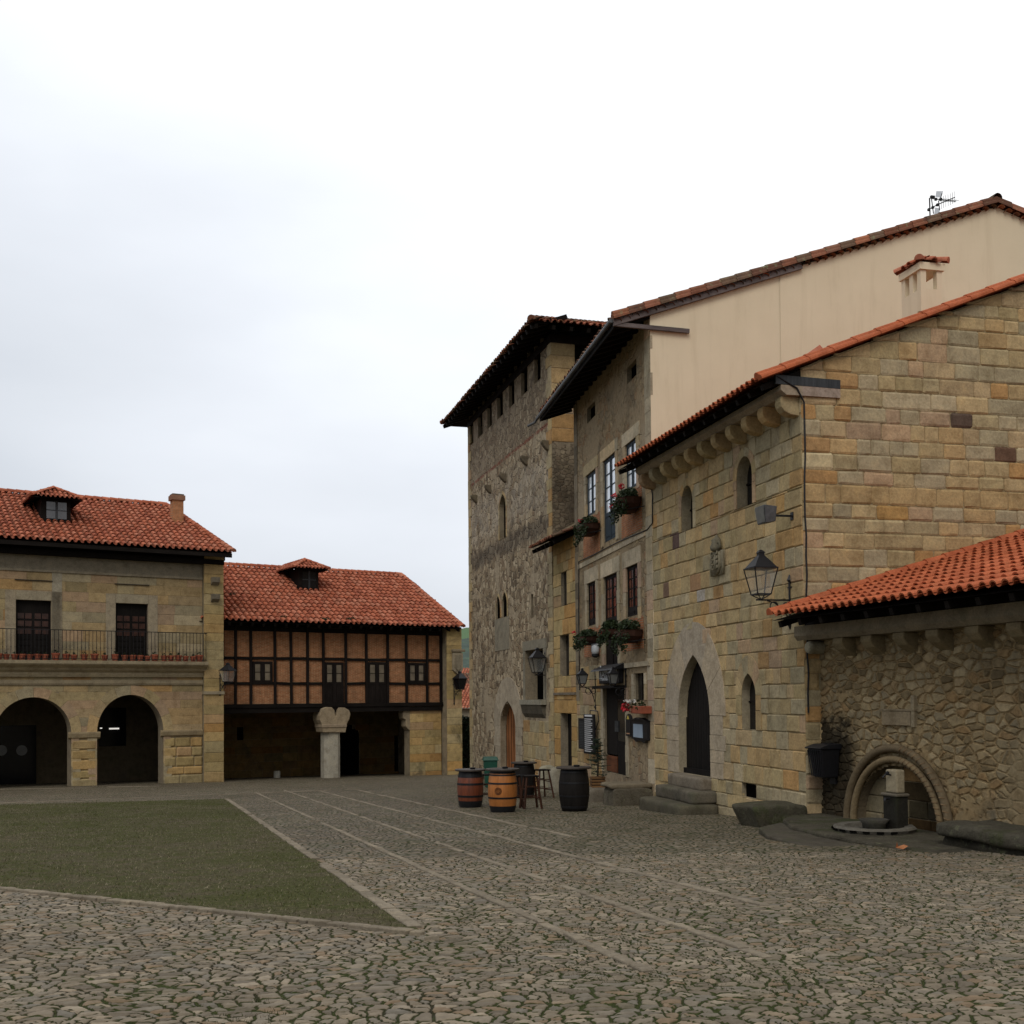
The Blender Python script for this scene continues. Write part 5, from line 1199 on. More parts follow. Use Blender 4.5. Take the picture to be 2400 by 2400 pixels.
# quoins, surrounds
for u0, u1 in ((-.55, -.0), (UT, UT+.5)):
    z = -1.; i = 0
    while z < zw:
        h = random.uniform(.35, .5); h = min(h, zw-z); w_ = .55 if i % 2 else .36
        a, b = (-w_, -.005) if u0 > -1 else (UT+.005, UT+w_); m.box(a, b, -.02-random.uniform(0, .01), .05, z+.006, z+h-.006, pal_stone(rnd, wb=.4, wg=.45, wo=.03, dk=0)); z += h; i += 1
m.build('quoins', STONE, tw_); m = MB(); ring(m, dT, 1.0, d=-.03, outer='round', top_w=.95, r=random.Random(4), cols=lambda: (lambda k: (.40*k, .34*k, .255*k))(random.uniform(.9, 1.05)))
m.build('door_surround', STONE, tw_); m = MB(); m.box(tA.u0-.25, tB.u1+.3, -.015, .02, tA.z0-1.3, tA.z0-.02, (.27, .24, .18)); ring(m, tA, .08, d=-.02, r=random.Random(6)); ring(m, tB, .10, d=-.018, r=random.Random(7)); m.build('window_surround', STONE, tw_); m = MB(); ring(m, lanc, .12, d=-.02, r=random.Random(8))
m.build('window_surround', STONE, tw_); m = MB()
for u0, u1, z0, z1 in ((big.u0-.25, big.u0-.01, big.z0-.1, big.z1), (big.u1+.01, big.u1+.35, big.z0-.1, big.z1), (big.u0-.3, big.u1+.4, big.z1+.01, big.z1+.35)): m.box(u0, u1, -.025, .04, z0, z1, (.26, .235, .18))
m.box(big.u0-.2, big.u1+.3, -.2, .05, big.z0-.18, big.z0-.005, (.30, .28, .22)); m.prism([(0, big.z0-.18), (-.18, big.z0-.18), (-.1, big.z0-.5), (0, big.z0-.65)], big.u0-.1, big.u1+.2, (.12, .105, .08), ax='x')
m.build('window_surround', STONE, tw_)
ab = MB(); ashlar(ab, dT.u1+1.0, -.56, -1.2, big.z0-.75, [], course=(.35, .5), bw=(.45, .9), r=random.Random(91), pal=lambda r: pal_stone(r, wb=.45, wg=.4, wo=.05, dk=0)); ab.build('ashlar_base', STONE, tw_)
for o in slots:
    pass
for o, nm, de_ in ((lanc, 'window', fr.vz('U', 520, 1700, lanc.u0)[0]), (tA, 'window', .05), (tB, 'window', .06), (slit, 'slit', .06), (big, 'window', fr.vz('W', 480, 1200, big.u0)[0])):
    m = MB(); panel(m, o, de_); m.build(nm, DARKIN, tw_)
m = MB(); m.box(big.u0+.02, big.u0+.45, .55, .6, big.z0, big.z1-1.2, (.2, .18, .14)); m.build('shutter', m_wood('weathered_grey_boards', (.17, .15, .11)), tw_)
tdd = fr.vz('B', 428, 1400, dT.u0)[0]
m = MB(); panel(m, dT, tdd); dd = m.build('door', WOOD_OR, tw_)
m = MB(); 
for k in range(6): a = dT.u0+(dT.u1-dT.u0)*k/6; m.box(a-.008, a+.008, tdd-.015, tdd+.01, dT.z0, dT.top(min(max(a, dT.u0+.03), dT.u1-.03))-.05, (.1, .04, .02))
m.build('plank_joint', WOOD_DOOR, dd); m = MB(); m.lathe([(.07, -.02), (.07, .02)], n=10); h_ = m.build('lock', IRON, dd); h_.location = (dT.u1-.35, tdd-.02, dT.z0+1.25); h_.rotation_euler = (R(90), 0, 0)
# corbels for a lost gallery
for x, y in ((262, 1505), (365, 1430), (475, 1345), (632, 1215), (792, 1100)):
    u, z = fr.uz('U', x, y, -.3); m = MB(); m.prism([(.03, z+.14), (-.26, z+.14), (-.26, z+.06), (-.2, z-.05), (-.1, z-.16), (.03, z-.24)], max(u, UT+.8)-.12, max(u, UT+.8)+.12, (.17, .14, .10), ax='x'); m.build('corbel', STONE_OLD, tw_, bevel=.03)
# gallery interior: floor, back wall; side wall with open bays
mb = MB(); wall_grid(mb, 0, VT, -1.5, zslot-.02, .25, axis='y', off=0, col=(.28, .23, .17)); mb.build('side_wall', RUB_TY, tw_)
m = MB(); ashlar(m, 0, .85, zslot-2.5, zq, axis='y', course=(.4, .55), bw=(.5, .9), r=random.Random(3), pal=lambda r: pal_stone(r, wb=.8, wg=.05, wo=.1, dk=0))
ashlar(m, .85, 3.5, zslot-5, zslot-.0, axis='y', course=(.25, .4), bw=(.4, .8), r=random.Random(13), pal=lambda r: (lambda q, c: tuple(q*x for x in c))(r.uniform(.45, 1), pal_stone(r, wb=.8, wg=.05, wo=.1, dk=0)))
m.box(-.45, -.005, .02, .84, zslot-.05, zq, (.33, .27, .18))
for v in (3.0, 5.2, 7.4, 9.2): m_ = MB(); m_.box(-.45, -.004, v, v+.8, zslot, zq, (.33, .27, .18)); m_.build('gallery_pier', STONE, tw_)
for s_ in slots+[]: pass
m.build('gallery_pier', STONE, tw_)
m = MB(); m.box(UT+.1, -.02, .5, VT, zslot-.6, zslot-.5, (.1, .08, .06)); m.box(UT+.02, UT+.4, .1, VT, -1.5, zq, (.28, .23, .17)); m.box(UT+.1, -.1, VT-.4, VT, -1.5, zslot, (.28, .23, .17)); m.build('back_wall', STONE_OLD, tw_)
m = MB(); m.box(UT+.4, -2.2, 1.2, 1.3, zslot-.5, zE); m.build('gallery_dark_sheet', DARKIN, tw_)  # near-black sheet added behind the slots to make the gallery look dark
# hipped roof
ov = 1.0; pT = .36; x0, x1, y0, y1 = UT-ov, ov, -ov, VT+ov; hw = (y1-y0)/2
m = MB(); tz = zE-.08; cs = math.cos(math.atan(pT))
for O_, U__, S__, wd in (((x0, y0, tz), (1, 0, 0), (0, 1, pT), x1-x0), ((x1, y0, tz), (0, 1, 0), (-1, 0, pT), y1-y0), ((x1, y1, tz), (-1, 0, 0), (0, -1, pT), x1-x0), ((x0, y1, tz), (0, -1, 0), (1, 0, pT), y1-y0)):
    tiles(m, O_, U__, Vector(S__).normalized(), wd, hw/cs, inside=lambda a, s_, wd=wd: s_*cs < min(a, wd-a)+.1, tw=.23, tl=.42, tint=tint_old if U__[0] else tint_salmon, jit=2, r=random.Random(71), rad=.07)
zr = tz+pT*hw
for a, b in (((x0, y0), (x0+hw, y0+hw)), ((x1, y0), (x1-hw, y0+hw)), ((x0, y1), (x0+hw, y0+hw)), ((x1, y1), (x1-hw, y0+hw))): ridge(m, (*a, tz+.05), (*b, zr+.05), .13, tint_old)
ridge(m, (x0+hw, y0+hw, zr+.06), (x1-hw, y0+hw, zr+.06), .13, tint_old); m.build('roof', TILE_OLD, tw_)
m = MB(); zb = tz-.05; q = .04
A4 = [(x0+q, y0+q), (x1-q, y0+q), (x1-q, y1-q), (x0+q, y1-q)]; R2 = [(x0+hw, y0+hw), (x1-hw, y0+hw)]
m.add([(*a, zb) for a in A4]+[(*a, zb+pT*(hw-q)) for a in R2], [(0, 1, 5, 4), (1, 2, 5), (2, 3, 4, 5), (3, 0, 4)])
n_ = 26
for i in range(n_): 
    u = x0+.2+(x1-x0-.4)*i/(n_-1); m.beam((u, y0+.05, zb-.08), (u, .3, zb-.08+pT*(1.25)), .11, .14)
for i in range(20): 
    v = y0+.2+(y1-y0-.4)*i/19; m.beam((x1-.05, v, zb-.08), (-.3, v, zb-.08+pT*1.25), .11, .14)
m.box(UT, 0.02, -.04, .3, zq, zq+.28); m.box(-.3, .04, 0, VT, zq+.001, zq+.27); m.build('eave_boards', WOOD_DK, tw_)
# ------------------------------------------------------------------ arcaded town hall on the left
fr = FL
th = bld(fr, 'arcaded_house', 'two-storey stone house with round arches and a long iron balcony', 'house')
UX = -15.5; zev = (fr.loc(hit('L', 1318, 476, fr.wld(0, -1.0, 0), fr.v))).z; evL = -1.0
uev = fr.U('L', 1322, 480, evL)
zwt = zev-.05
pu0, pu1 = fr.U('L', 1146, 1400), fr.U('L', 1256, 1400)   # end pilaster
gL = fr.g(-4)
a2 = Op('round', fr.U('L', 549, 1600), gL-.6, fr.U('L', 924, 1600), fr.Z('L', 737, 1276)); a2.sp = (fr.Z('L', 550, 1497)+fr.Z('L', 925, 1470))/2
wA = a2.u1-a2.u0; a2.sp = min(a2.sp, a2.z1-wA*.42)
r1 = fr.U('L', 402, 1600); a1 = Op('round', r1-wA*1.06, gL-.6, r1, fr.Z('L', 205, 1290), a2.sp)
gap = a2.u0-a1.u1; a0 = Op('round', a1.u0-gap-wA, gL-.6, a1.u0-gap, a1.z1, a2.sp)
D1 = Op('rect', *fr.rect('L', 90, 741, 290, 1050)); D2 = Op('rect', *fr.rect('L', 655, 760, 837, 1050))
zbal = (fr.Z('L', 300, 1083, -.55)+fr.Z('L', 1100, 1086, -.55))/2; D1.z0 = D2.z0 = zbal+.02
D0 = Op('rect', D1.u0-(D2.u0-D1.u0), D1.z0, D1.u1-(D2.u0-D1.u0), D1.z1)
pL = lambda r: tuple(x*.88 for x in pal_stone(r, wb=.62, wg=.2, wo=.07, wp=.1, dk=.0))
mb = MB(); wall_grid(mb, UX, pu0, gL-1.2, zwt+.1, .16, [a0.grown(.22, 0), a1.grown(.22, 0), a2.grown(.22, 0), D0, D1, D2], d=.012, col=(.33, .27, .18))
ashlar(mb, UX, pu0, zbal-.9, zwt, [D0, D1, D2], course=(.34, .44), bw=(.7, 1.5), r=random.Random(15), pal=pL, proud=.003, gap=.006, cham=.005, rough=.4)
ashlar(mb, UX, pu0, a2.sp-.1, zbal-.95, [q.grown(.32, 0) for q in (a0, a1, a2)], course=(.34, .44), bw=(.7, 1.5), r=random.Random(16), pal=pL, proud=.003, gap=.006, cham=.005, rough=.4)
ashlar(mb, UX, pu0, gL-.8, a2.sp-.32, [a0.grown(.01, 0), a1.grown(.01, 0), a2.grown(.01, 0)], course=(.34, .5), bw=(.5, 1.0), r=random.Random(17), pal=lambda r: tuple(x*k for x, k in zip(pL(r), (1.08, 1.03, .88))), proud=.03, gap=.02, cham=.03, rough=1.6)
for q in (a0, a1, a2):
    ring(mb, q, .42, d=-.03, r=random.Random(5), legs=True, n=12); reveal(mb, q, -.02, .9, col=(.27, .225, .16), n=14, bottom=False)
for q in (D0, D1, D2):
    reveal(mb, q, -.005, .4, col=(.28, .23, .17)); z = q.z0
    mb.box(q.u0-.42, q.u0-.01, -.03, .02, q.z0, q.z1+.4, (.34, .285, .2)); mb.box(q.u1+.01, q.u1+.42, -.03, .02, q.z0, q.z1+.4, (.34, .285, .2)); mb.box(q.u0, q.u1, -.03, .02, q.z1+.01, q.z1+.4, (.35, .3, .21))
    mb.box(q.u0-.05, q.u1+.05, -.06, -.0, q.z1+.82, q.z1+.86, (.06, .05, .04))
mb.build('front_wall', STONE, th)
# capitals, string course, cornice, frieze
m = MB(); zc_ = a2.sp
for a, b in ((UX, a0.u0), (a0.u1, a1.u0), (a1.u1, a2.u0), (a2.u1, pu0)):
    m = MB(); m.prism([(.05, zc_-.3), (-.09, zc_-.22), (-.14, zc_-.05), (-.14, zc_+.02), (.05, zc_+.02)], a-.12, b+(.12 if b < pu0-.1 else -.01), (.36, .285, .175), ax='x'); m.build('impost', STONE, th, bevel=.01)
m = MB(); zs = (fr.Z('L', 700, 1190)+fr.Z('L', 300, 1195))/2; zs2 = fr.Z('L', 600, 1222)
m.prism([(.05, zs2), (-.05, zs2), (-.09, zs2+.08), (-.09, zs), (.05, zs)], UX, pu0+.03, (.33, .275, .185), ax='x')
ztop = zbal; zlow = fr.Z('L', 600, 1175, -.15)
hh = ztop-zlow
m.prism([(.05, zlow), (-.12, zlow), (-.16, zlow+hh*.15), (-.16, zlow+hh*.28), (-.30, zlow+hh*.42), (-.36, zlow+hh*.55), (-.55, zlow+hh*.72), (-.60, zlow+hh*.8), (-.62, ztop), (.05, ztop)], UX, pu0+.10, (.36, .30, .20), ax='x'); m.build('cornice', STONE, th)
m = MB(); zf = (fr.Z('L', 600, 600)+fr.Z('L', 900, 613))/2; m.box(UX, pu0, -.07, .02, zf, zf+.1, (.30, .26, .19)); m.box(UX, pu0, -.045, .01, zf+.1, zwt+.1, (.25, .22, .165))
for uu in (fr.U('L', 322, 800), fr.U('L', 322, 800)-(D2.u0-D1.u0)): m.box(uu-.2, uu+.2, -.03, .01, zbal, zf, (.37, .33, .25))
m.build('frieze', STONE, th)
# end pilaster
m = MB(); ashlar(m, pu0, pu1, gL-1, zwt, [], off=-.30, course=(.36, .5), bw=(.5, .9), r=random.Random(19), pal=lambda r: tuple(x*k for x, k in zip(pL(r), (1.05, 1.0, .85))), back=.1)
m.box(pu0+.01, pu1-.01, -.29, .6, gL-1, zwt, (.27, .23, .16)); m.box(pu0-.02, pu1+.02, -.36, 0, a2.z1+.0, a2.z1+.14, (.32, .27, .19))
for z_ in (fr.Z('L', 1200, 640, -.3), fr.Z('L', 1200, 735, -.3)): m.prism([(-.3, z_+.22), (-.62, z_+.22), (-.55, z_), (-.3, z_-.15)], (pu0+pu1)/2-.15, (pu0+pu1)/2+.2, (.24, .21, .16), ax='x')
m.build('end_pilaster', STONE, th)
m = MB(); m.box(pu0+.1, pu1-.01, .6, 10, gL-1, zwt, (.28, .24, .17)); m.build('side_wall', STONE, th)
# porch behind the arches
m = MB(); m.box(UX, pu0, 5.6, 5.7, gL-1.5, zlow+.3, (.12, .095, .06)); m.build('porch_back_wall', STONE_OLD, th)  # stone colour lowered so the wall itself carries the porch shade
m = MB(); m.box(UX, pu1-.1, .9, 5.6, a2.z1+.25, a2.z1+.4); m.build('porch_ceiling', WOOD_DK, th)
gw_ = Op('rect', *fr.rect('L', 560, 1350, 712, 1566, 5.58)); m = MB(); m.box(gw_.u0, gw_.u1, 5.53, 5.59, gw_.z0, gw_.z1); pw = m.build('porch_window', GLASS_DK, th)
l0_ = fr.rect('L', 618, 1464, 674, 1471, 5.5); m = MB(); m.box(l0_[0], l0_[2], 5.48, 5.52, (l0_[1]+l0_[3])/2-.035, (l0_[1]+l0_[3])/2+.035); l1_ = fr.rect('L', 566, 1462, 578, 1468, 5.5); m.box(l1_[0], l1_[2], 5.48, 5.52, l1_[1], l1_[3])
LIT = NT('glowing_reflection'); LIT.b.inputs['Emission Color'].default_value = (1, .96, .88, 1); LIT.b.inputs['Emission Strength'].default_value = .7; m.build('strip_reflection', LIT.mat, pw)  # glowing bars stand in for a strip light's reflection in the window
gd2_ = Op('rect', *fr.rect('L', -120, 1450, 203, 1812, 5.58)); m = MB(); m.box(gd2_.u0, gd2_.u1, 5.5, 5.59, gd2_.z0, gd2_.z1); pd = m.build('glass_door', GLASS_DK, th)
STICK = m_plain('pale_sticker', (.20, .20, .19), .6, .15, 30, bump=0)
for x in (8, 123):
    u, z = fr.uz('L', x, 1591, 5.48); o = MB(); o.lathe([(.24, 0), (.24, .012)], n=20); q = o.build('round_sticker', STICK, pd); q.location = (u, 5.48, z); q.rotation_euler = (R(90), 0, 0)
# balcony doors
for q in (D0, D1, D2):
    m = MB(); m.box(q.u0, q.u1, .18, .24, q.z0, q.z1); d__ = m.build('balcony_door', WOOD_DOOR, th); m = MB(); um_ = (q.u0+q.u1)/2; w_ = (q.u1-q.u0)/2-.1; zh = q.z0+(q.z1-q.z0)*.42
    for s_ in (-1, 1):
        for k in range(3):
            for c_ in range(2): a = um_+s_*(.06+w_*(c_)/2); b = a+s_*(w_/2-.05); z_ = zh+k*(q.z1-.5-zh)/3; m.box(min(a, b), max(a, b), .165, .175, z_+.05, z_+(q.z1-.5-zh)/3-.04)
    m.build('pane', GLASS_REDL, d__)
    m = MB()
    for s_ in (-1, 1):
        for k in range(4): a = um_+s_*.1; b = um_+s_*(w_-.05); z_ = q.z0+.08+k*(zh-q.z0)/4; m.box(min(a, b), max(a, b), .16, .18, z_, z_+(zh-q.z0)/4-.09)
    m.build('panel', WOOD_DOOR, d__, bevel=.01)
# railing
zr1 = (fr.Z('L', 300, 911, -.55)+fr.Z('L', 1100, 920, -.55))/2; rl = MB(); zb_ = zbal+.06
rl.box(UX, pu0+.06, -.575, -.535, zr1-.03, zr1); rl.box(UX, pu0+.06, -.57, -.54, zb_, zb_+.025); rl.box(pu0+.03, pu0+.06, -.57, 0, zr1-.03, zr1); rl.box(pu0+.03, pu0+.06, -.57, 0, zb_, zb_+.025)
rail = rl.build('balcony_railing', IRON, th); proto = None; u = UX+.05; sp_ = abs(fr.U('L', 620, 1000, -.55)-fr.U('L', 599, 1000, -.55)); nb = 0
for i in range(99):
    u = pu0+.045-.15-i*sp_*1.0
    if u < UX: break
    if proto is None: m = MB(); m.lathe([(.011, 0), (.011, .42), (.02, .46), (.011, .5), (.011, zr1-.03-zb_-.02)], n=6); proto = m.build('baluster', IRON, rail); o = proto
    else: o = proto.copy(); C.objects.link(o)
    o.location = (u, -.555, zb_+.02)
for k in range(3): o = proto.copy(); C.objects.link(o); o.location = (pu0+.045, -.4+.16*k, zb_+.02)
# flower pots standing in a row on the balcony
m = MB(); pp = thing('flower_pot', 'small bare terracotta pot in the row along the town hall balcony', 'flower pot', (0, 0, 0), fr.ang, 'terracotta pots along the balcony')
m.lathe([(.085, 0), (.115, .17), (.13, .17), (.13, .22), (.11, .22), (.10, .19), (.02, .185)], n=12, cols=[(1, 1, 1)]*6); m.build('pot', TERRA, pp, smooth=False)
m = MB(); leaves(m, (0, 0, .24), (.09, .09, .07), 26, .05); m.build('plant', LEAF, pp)
rp_ = random.Random(2); first = True; u = pu0-.25
while u > UX+3.5:
    o = pp if first else copy_tree(pp); first = False; o.location = fr.wld(u, -.42+rp_.uniform(-.03, .03), zbal+.002); s_ = rp_.uniform(1.05, 1.4); o.scale = (s_, s_, s_); o.rotation_euler = (0, 0, rp_.uniform(0, 6)); u -= rp_.choice([.29, .31, .34, .42])
# roof with hipped end
pR = .46; m = MB(); tz = zev+.02; cs = math.cos(math.atan(pR)); xe = uev
rr_ = hit('L', 940, 203, fr.wld(0, evL, zev+.08), (Vector((0, 0, 1))-pR*fr.v).normalized()); rl_ = fr.loc(rr_); DR = rl_.y-evL; URr = rl_.x
hipw = xe-URr
def insL(a, s_): # a from left end
    uu = UX-.5+a; return uu < xe-(s_*cs/DR)*hipw+.12
tiles(m, (UX-.5, evL, tz), (1, 0, 0), Vector((0, 1, pR)).normalized(), xe-UX+.5, DR/cs, inside=insL, tw=.27, tl=.44, jit=1.6, r=random.Random(81), tint=tint_salmon, rad=.095, lift=.05)
pH = pR*DR/hipw; m2_ = math.hypot(1, pH)
tiles(m, (xe, evL, tz), (0, 1, 0), Vector((-1, 0, pH)).normalized(), 2*DR, hipw*m2_, inside=lambda a, s_: s_/m2_/hipw*DR < min(a, 2*DR-a), tw=.225, tl=.4, jit=1.4, r=random.Random(82), tint=tint_salmon)
ridge(m, (xe, evL, tz+.06), (URr, evL+DR, tz+pR*DR+.06), .13); ridge(m, (UX-.5, evL+DR, tz+pR*DR+.07), (URr, evL+DR, tz+pR*DR+.07), .13)
tiles(m, (xe, evL+2*DR, tz), (-1, 0, 0), Vector((0, -1, pR)).normalized(), xe-UX+.5, DR/cs, inside=lambda a, s_: insL(xe-UX+.5-a, s_), tw=.225, tl=.4, jit=1, r=random.Random(83), tint=tint_salmon)
rfL = m.build('roof', TILE, th)
m = MB(); zb = tz-.05; m.add([(UX-.5, evL+.04, zb), (xe-.04, evL+.04, zb), (URr, evL+DR, zb+pR*DR), (UX-.5, evL+DR, zb+pR*DR), (xe-.04, evL+2*DR, zb)], [(0, 1, 2, 3), (1, 4, 2)])
u = UX
while u < xe-.1: m.beam((u, evL+.06, zb-.08), (u, .2, zb-.08+pR*1.1), .12, .15); u += .62
m.box(UX, xe-.06, evL+.03, evL+.08, zb-.16, zb+.01); m.box(UX, pu1, -.4, .1, zwt-.42, zwt-.2); m.box(UX, pu1+.1, -.22, .1, zwt-.2, zwt+.35); m.build('eave_boards', WOOD_DK, th)
def dormer(parent, fr, k, wx0, wx1, wz0, wz1, evv, zE_, pR_, roofk, glass, slant=.9):
    """hipped dormer on a front slope: cheek walls, window and little roof"""
    n = (Vector((0, 0, 1))-pR_*fr.v).normalized(); b = fr.loc(hit(k, (wx0+wx1)/2, wz1, fr.wld(0, evv, zE_), n)); vf = b.y; zb = b.z
    u0, u1 = fr.U(k, wx0, wz1, vf), fr.U(k, wx1, wz1, vf); zt = fr.Z(k, (wx0+wx1)/2, wz0, vf); dep = (zt-zb)/pR_
    m = MB(); m.box(u0, u1, vf, vf+.08, zb-.05, zt); m.prism([(vf+.08, zb-.0), (vf+.08, zt), (vf+dep, zt)], u0, u0+.08, ax='x'); m.prism([(vf+.08, zb-.0), (vf+.08, zt), (vf+dep, zt)], u1-.08, u1, ax='x'); d = m.build('dormer', WOOD_DK, parent)
    m = MB(); w = (u1-u0); a = u0+w*.18; c = u1-w*.14; m.box(a, (a+c)/2-.05, vf-.02, vf-.004, zb+.22, zt-.14); m.box((a+c)/2+.05, c, vf-.02, vf-.004, zb+.22, zt-.14); m.build('pane', glass, d)
    m = MB(); zm = (zb+.22+zt-.14)/2; m.box(a, c, vf-.03, vf-.02, zm-.02, zm+.02); m.box((a+c)/2-.05, (a+c)/2+.05, vf-.035, vf, zb+.15, zt-.08); m.build('window_frame', WOOD_GREY, d)
    m = MB(); e = .45; pz_ = .52; hw = (u1-u0)/2+e; z0 = zt-.02; vfe = vf-e; um = (u0+u1)/2; back = vf+dep+hw*pz_/pR_+.3; cs2 = math.cos(math.atan(pz_))
    tiles(m, (u0-e, vfe, z0), (1, 0, 0), Vector((0, 1, pz_)).normalized(), 2*hw, hw/cs2, inside=lambda a, s_: s_*cs2 < min(a, 2*hw-a)+.08, tw=.2, tl=.36, r=random.Random(3), tint=tint_salmon)
    roofz = lambda v: zE_+pR_*(v-evv)
    def ins_l(a, s_):
        v = back-a; x = s_*cs2; z = z0+pz_*x; return v > vfe+x-.05 and z > roofz(v)-.05
    def ins_r(a, s_):
        v = vfe+a; x = s_*cs2; z = z0+pz_*x; return a > x-.05 and z > roofz(v)-.05
    tiles(m, (u0-e, back, z0), (0, -1, 0), Vector((1, 0, pz_)).normalized(), back-vfe, hw/cs2, inside=ins_l, tw=.2, tl=.36, r=random.Random(4), tint=tint_salmon)
    tiles(m, (u1+e, vfe, z0), (0, 1, 0), Vector((-1, 0, pz_)).normalized(), back-vfe, hw/cs2, inside=ins_r, tw=.2, tl=.36, r=random.Random(5), tint=tint_salmon)
    ridge(m, (u0-e, vfe, z0+.04), (um, vfe+hw, z0+pz_*hw+.05), .09); ridge(m, (u1+e, vfe, z0+.04), (um, vfe+hw, z0+pz_*hw+.05), .09); ridge(m, (um, vfe+hw, z0+pz_*hw+.05), (um, back, z0+pz_*hw+.05), .09); m.build('dormer_roof', TILE, d)
    m = MB(); m.add([(u0-e+.04, vfe+.04, z0-.03), (u1+e-.04, vfe+.04, z0-.03), (um, vfe+hw, z0-.03+pz_*hw), (u0-e+.04, vf+dep, z0-.03), (u1+e-.04, vf+dep, z0-.03), (um, vf+dep+.5, z0-.03+pz_*hw)], [(0, 1, 2), (0, 2, 5, 3), (1, 4, 5, 2)]); m.build('dormer_soffit', WOOD_DK, d)
GLASS_MID = m_glass('grey_window_glass', (.14, .15, .16), .3, .15)
dormer(rfL, fr, 'L', 232, 400, 168, 308, evL, zev, pR, 'L', GLASS_MID)
# chimney
cb = fr.loc(hit('L', 1015, 292, fr.wld(0, evL, zev+.1), (Vector((0, 0, 1))-pR*fr.v).normalized())); cb.y -= .2; cw0 = fr.U('L', 979, 220, cb.y); cw1 = cw0+(fr.U('L', 1062, 220, cb.y)-cw0)*.72; zt_ = fr.Z('L', 1020, 145, cb.y)
BRK_C = m_brick('chimney_brick', (.52, .22, .10), (.45, .19, .085), (.40, .24, .14), bump=.004, dirt=.1)
m = MB(); m.box(cw0, cw1, cb.y, cb.y+.5, cb.z-1.6, zt_-.25); c_ = m.build('chimney', BRK_C, rfL); m = MB(); m.box(cw0-.07, cw1+.07, cb.y-.07, cb.y+.57, zt_-.25, zt_-.02, (.27, .15, .10)); m.box(cw0-.02, cw1+.02, cb.y-.02, cb.y+.52, zt_-.02, zt_+.05, (.15, .12, .10)); m.build('chimney_cap', STONE, c_)

# ------------------------------------------------------------------ half-timbered house
fr = FM
tm = bld(fr, 'timbered_house', 'half-timbered brick house on stone piers with a red tiled roof', 'house')
gM = fr.g(6); evM = -.9; UM = fr.U('T', 1755, 1400)
zeM = fr.loc(hit('T', 1740, 662, fr.wld(0, evM, 0), fr.v)).z
zb0_ = fr.Z('T', 600, 1213); zb1_ = fr.Z('T', 600, 1192); zt1 = fr.Z('T', 800, 690)
ux = lambda x, y=1000: fr.U('T', x, y)
ub = ux(1640)
px_ = [120, 210, 318, 487, 600, 712, 823, 978, 1123, 1270, 1402, 1545, 1640]; posts = [ux(x) for x in px_]
zbm = [(fr.Z('T', 400, 869)+fr.Z('T', 1400, 884))/2, (fr.Z('T', 400, 1046)+fr.Z('T', 1400, 1046))/2]
def wn_(x0, x1, y0, y1): return Op('rect', ux(x0), fr.Z('T', (x0+x1)/2, y1), ux(x1), fr.Z('T', (x0+x1)/2, y0))
Ws = [wn_(330, 470, 892, 1042), wn_(832, 965, 898, 1190), wn_(1132, 1262, 898, 1190), wn_(1412, 1535, 903, 1042)]
BRK_T = m_brick('timber_frame_brick', (.43, .16, .068), (.33, .115, .047), (.50, .33, .19), bump=.02, dirt=.3)
mb = MB(); wall_grid(mb, -1.2, ub, zb1_, zeM+.3, .4, Ws); wl_ = mb.build('brick_wall', BRK_T, tm)
m = MB()
for o in Ws: m.box(o.u0, o.u1, .25, .3, o.z0, o.z1)
pw_ = .085
rt = random.Random(6)
for i, u in enumerate(posts): m = MB(); m.beam((u, -.03, zb1_), (u+rt.uniform(-.03, .03), -.03, zeM+.2), .11, pw_*2, up=(0, 1, 0)); m.build('post', WOOD_DKZ, tm)
for z in zbm:
    m = MB(); 
    for a, b in zip(posts, posts[1:]):
        if any(o.u0 < (a+b)/2 < o.u1 and o.z0 < z-.1 < o.z1-.2 for o in Ws): continue
        m.beam((a, -.02, z+rt.uniform(-.02, .02)), (b, -.02, z+rt.uniform(-.02, .02)), .09, .13)
    m.build('rail', WOOD_DK, tm)
m = MB(); m.box(-1.3, ub+.1, -.14, .2, zb0_, zb1_+.04); m.box(-1.3, ub+.05, -.1, .2, zb0_-.25, zb0_-.02); 
m.box(-1.3, ub, -.06, .05, zt1-.02, zt1+.2); m.build('sill_beam', WOOD_DK, tm)
for o, lo in zip(Ws, (0, .50, .50, 0)):
    zz = o.z0; 
    casement(tm, o, -.06, 2, 2, fw=.10, frame=WOOD_DKZ, glass=GLASS_CURT, low=lo, mid=.17)
# joists and soffit of the overhang
m = MB(); u = -1.2
while u < ub: m.box(u-.08, u+.08, -.08, 5.1, zb0_-.25, zb0_-.04); u += .6
m.box(-1.2, ub, .1, 5.1, zb0_-.03, zb0_+.02); m.build('floor_joist', WOOD_DK, tm)
# stone parts
eR = ux(1430, 1550); ashT = MB(); pT_ = lambda r: tuple(x*k for x, k in zip(pal_stone(r, wb=.55, wg=.12, wo=.18, wp=.1, dk=0), (1.05, 1., .85)))
ashlar(ashT, eR, ub+.05, gM-1.2, zb0_+.0, [], course=(.36, .5), bw=(.5, 1.0), r=random.Random(101), pal=pT_, proud=.004, gap=.008, cham=.007, rough=.6); ashT.box(eR+.02, ub+.05, .01, .7, gM-1.2, zb0_-.02, (.27, .22, .15))
ashT.build('corner_pier', STONE_OLD, tm)
m = MB(); q = lambda x, y: (fr.U('T', x, y), fr.Z('T', x, y)); m.prism([q(1432, 1200), q(1395, 1212), q(1380, 1250), q(1384, 1290), q(1402, 1300), q(1400, 1345), q(1420, 1368), q(1436, 1372)], -.0, .55, (.30, .24, .16)); m.build('pier_corbel', STONE, tm, bevel=.02)
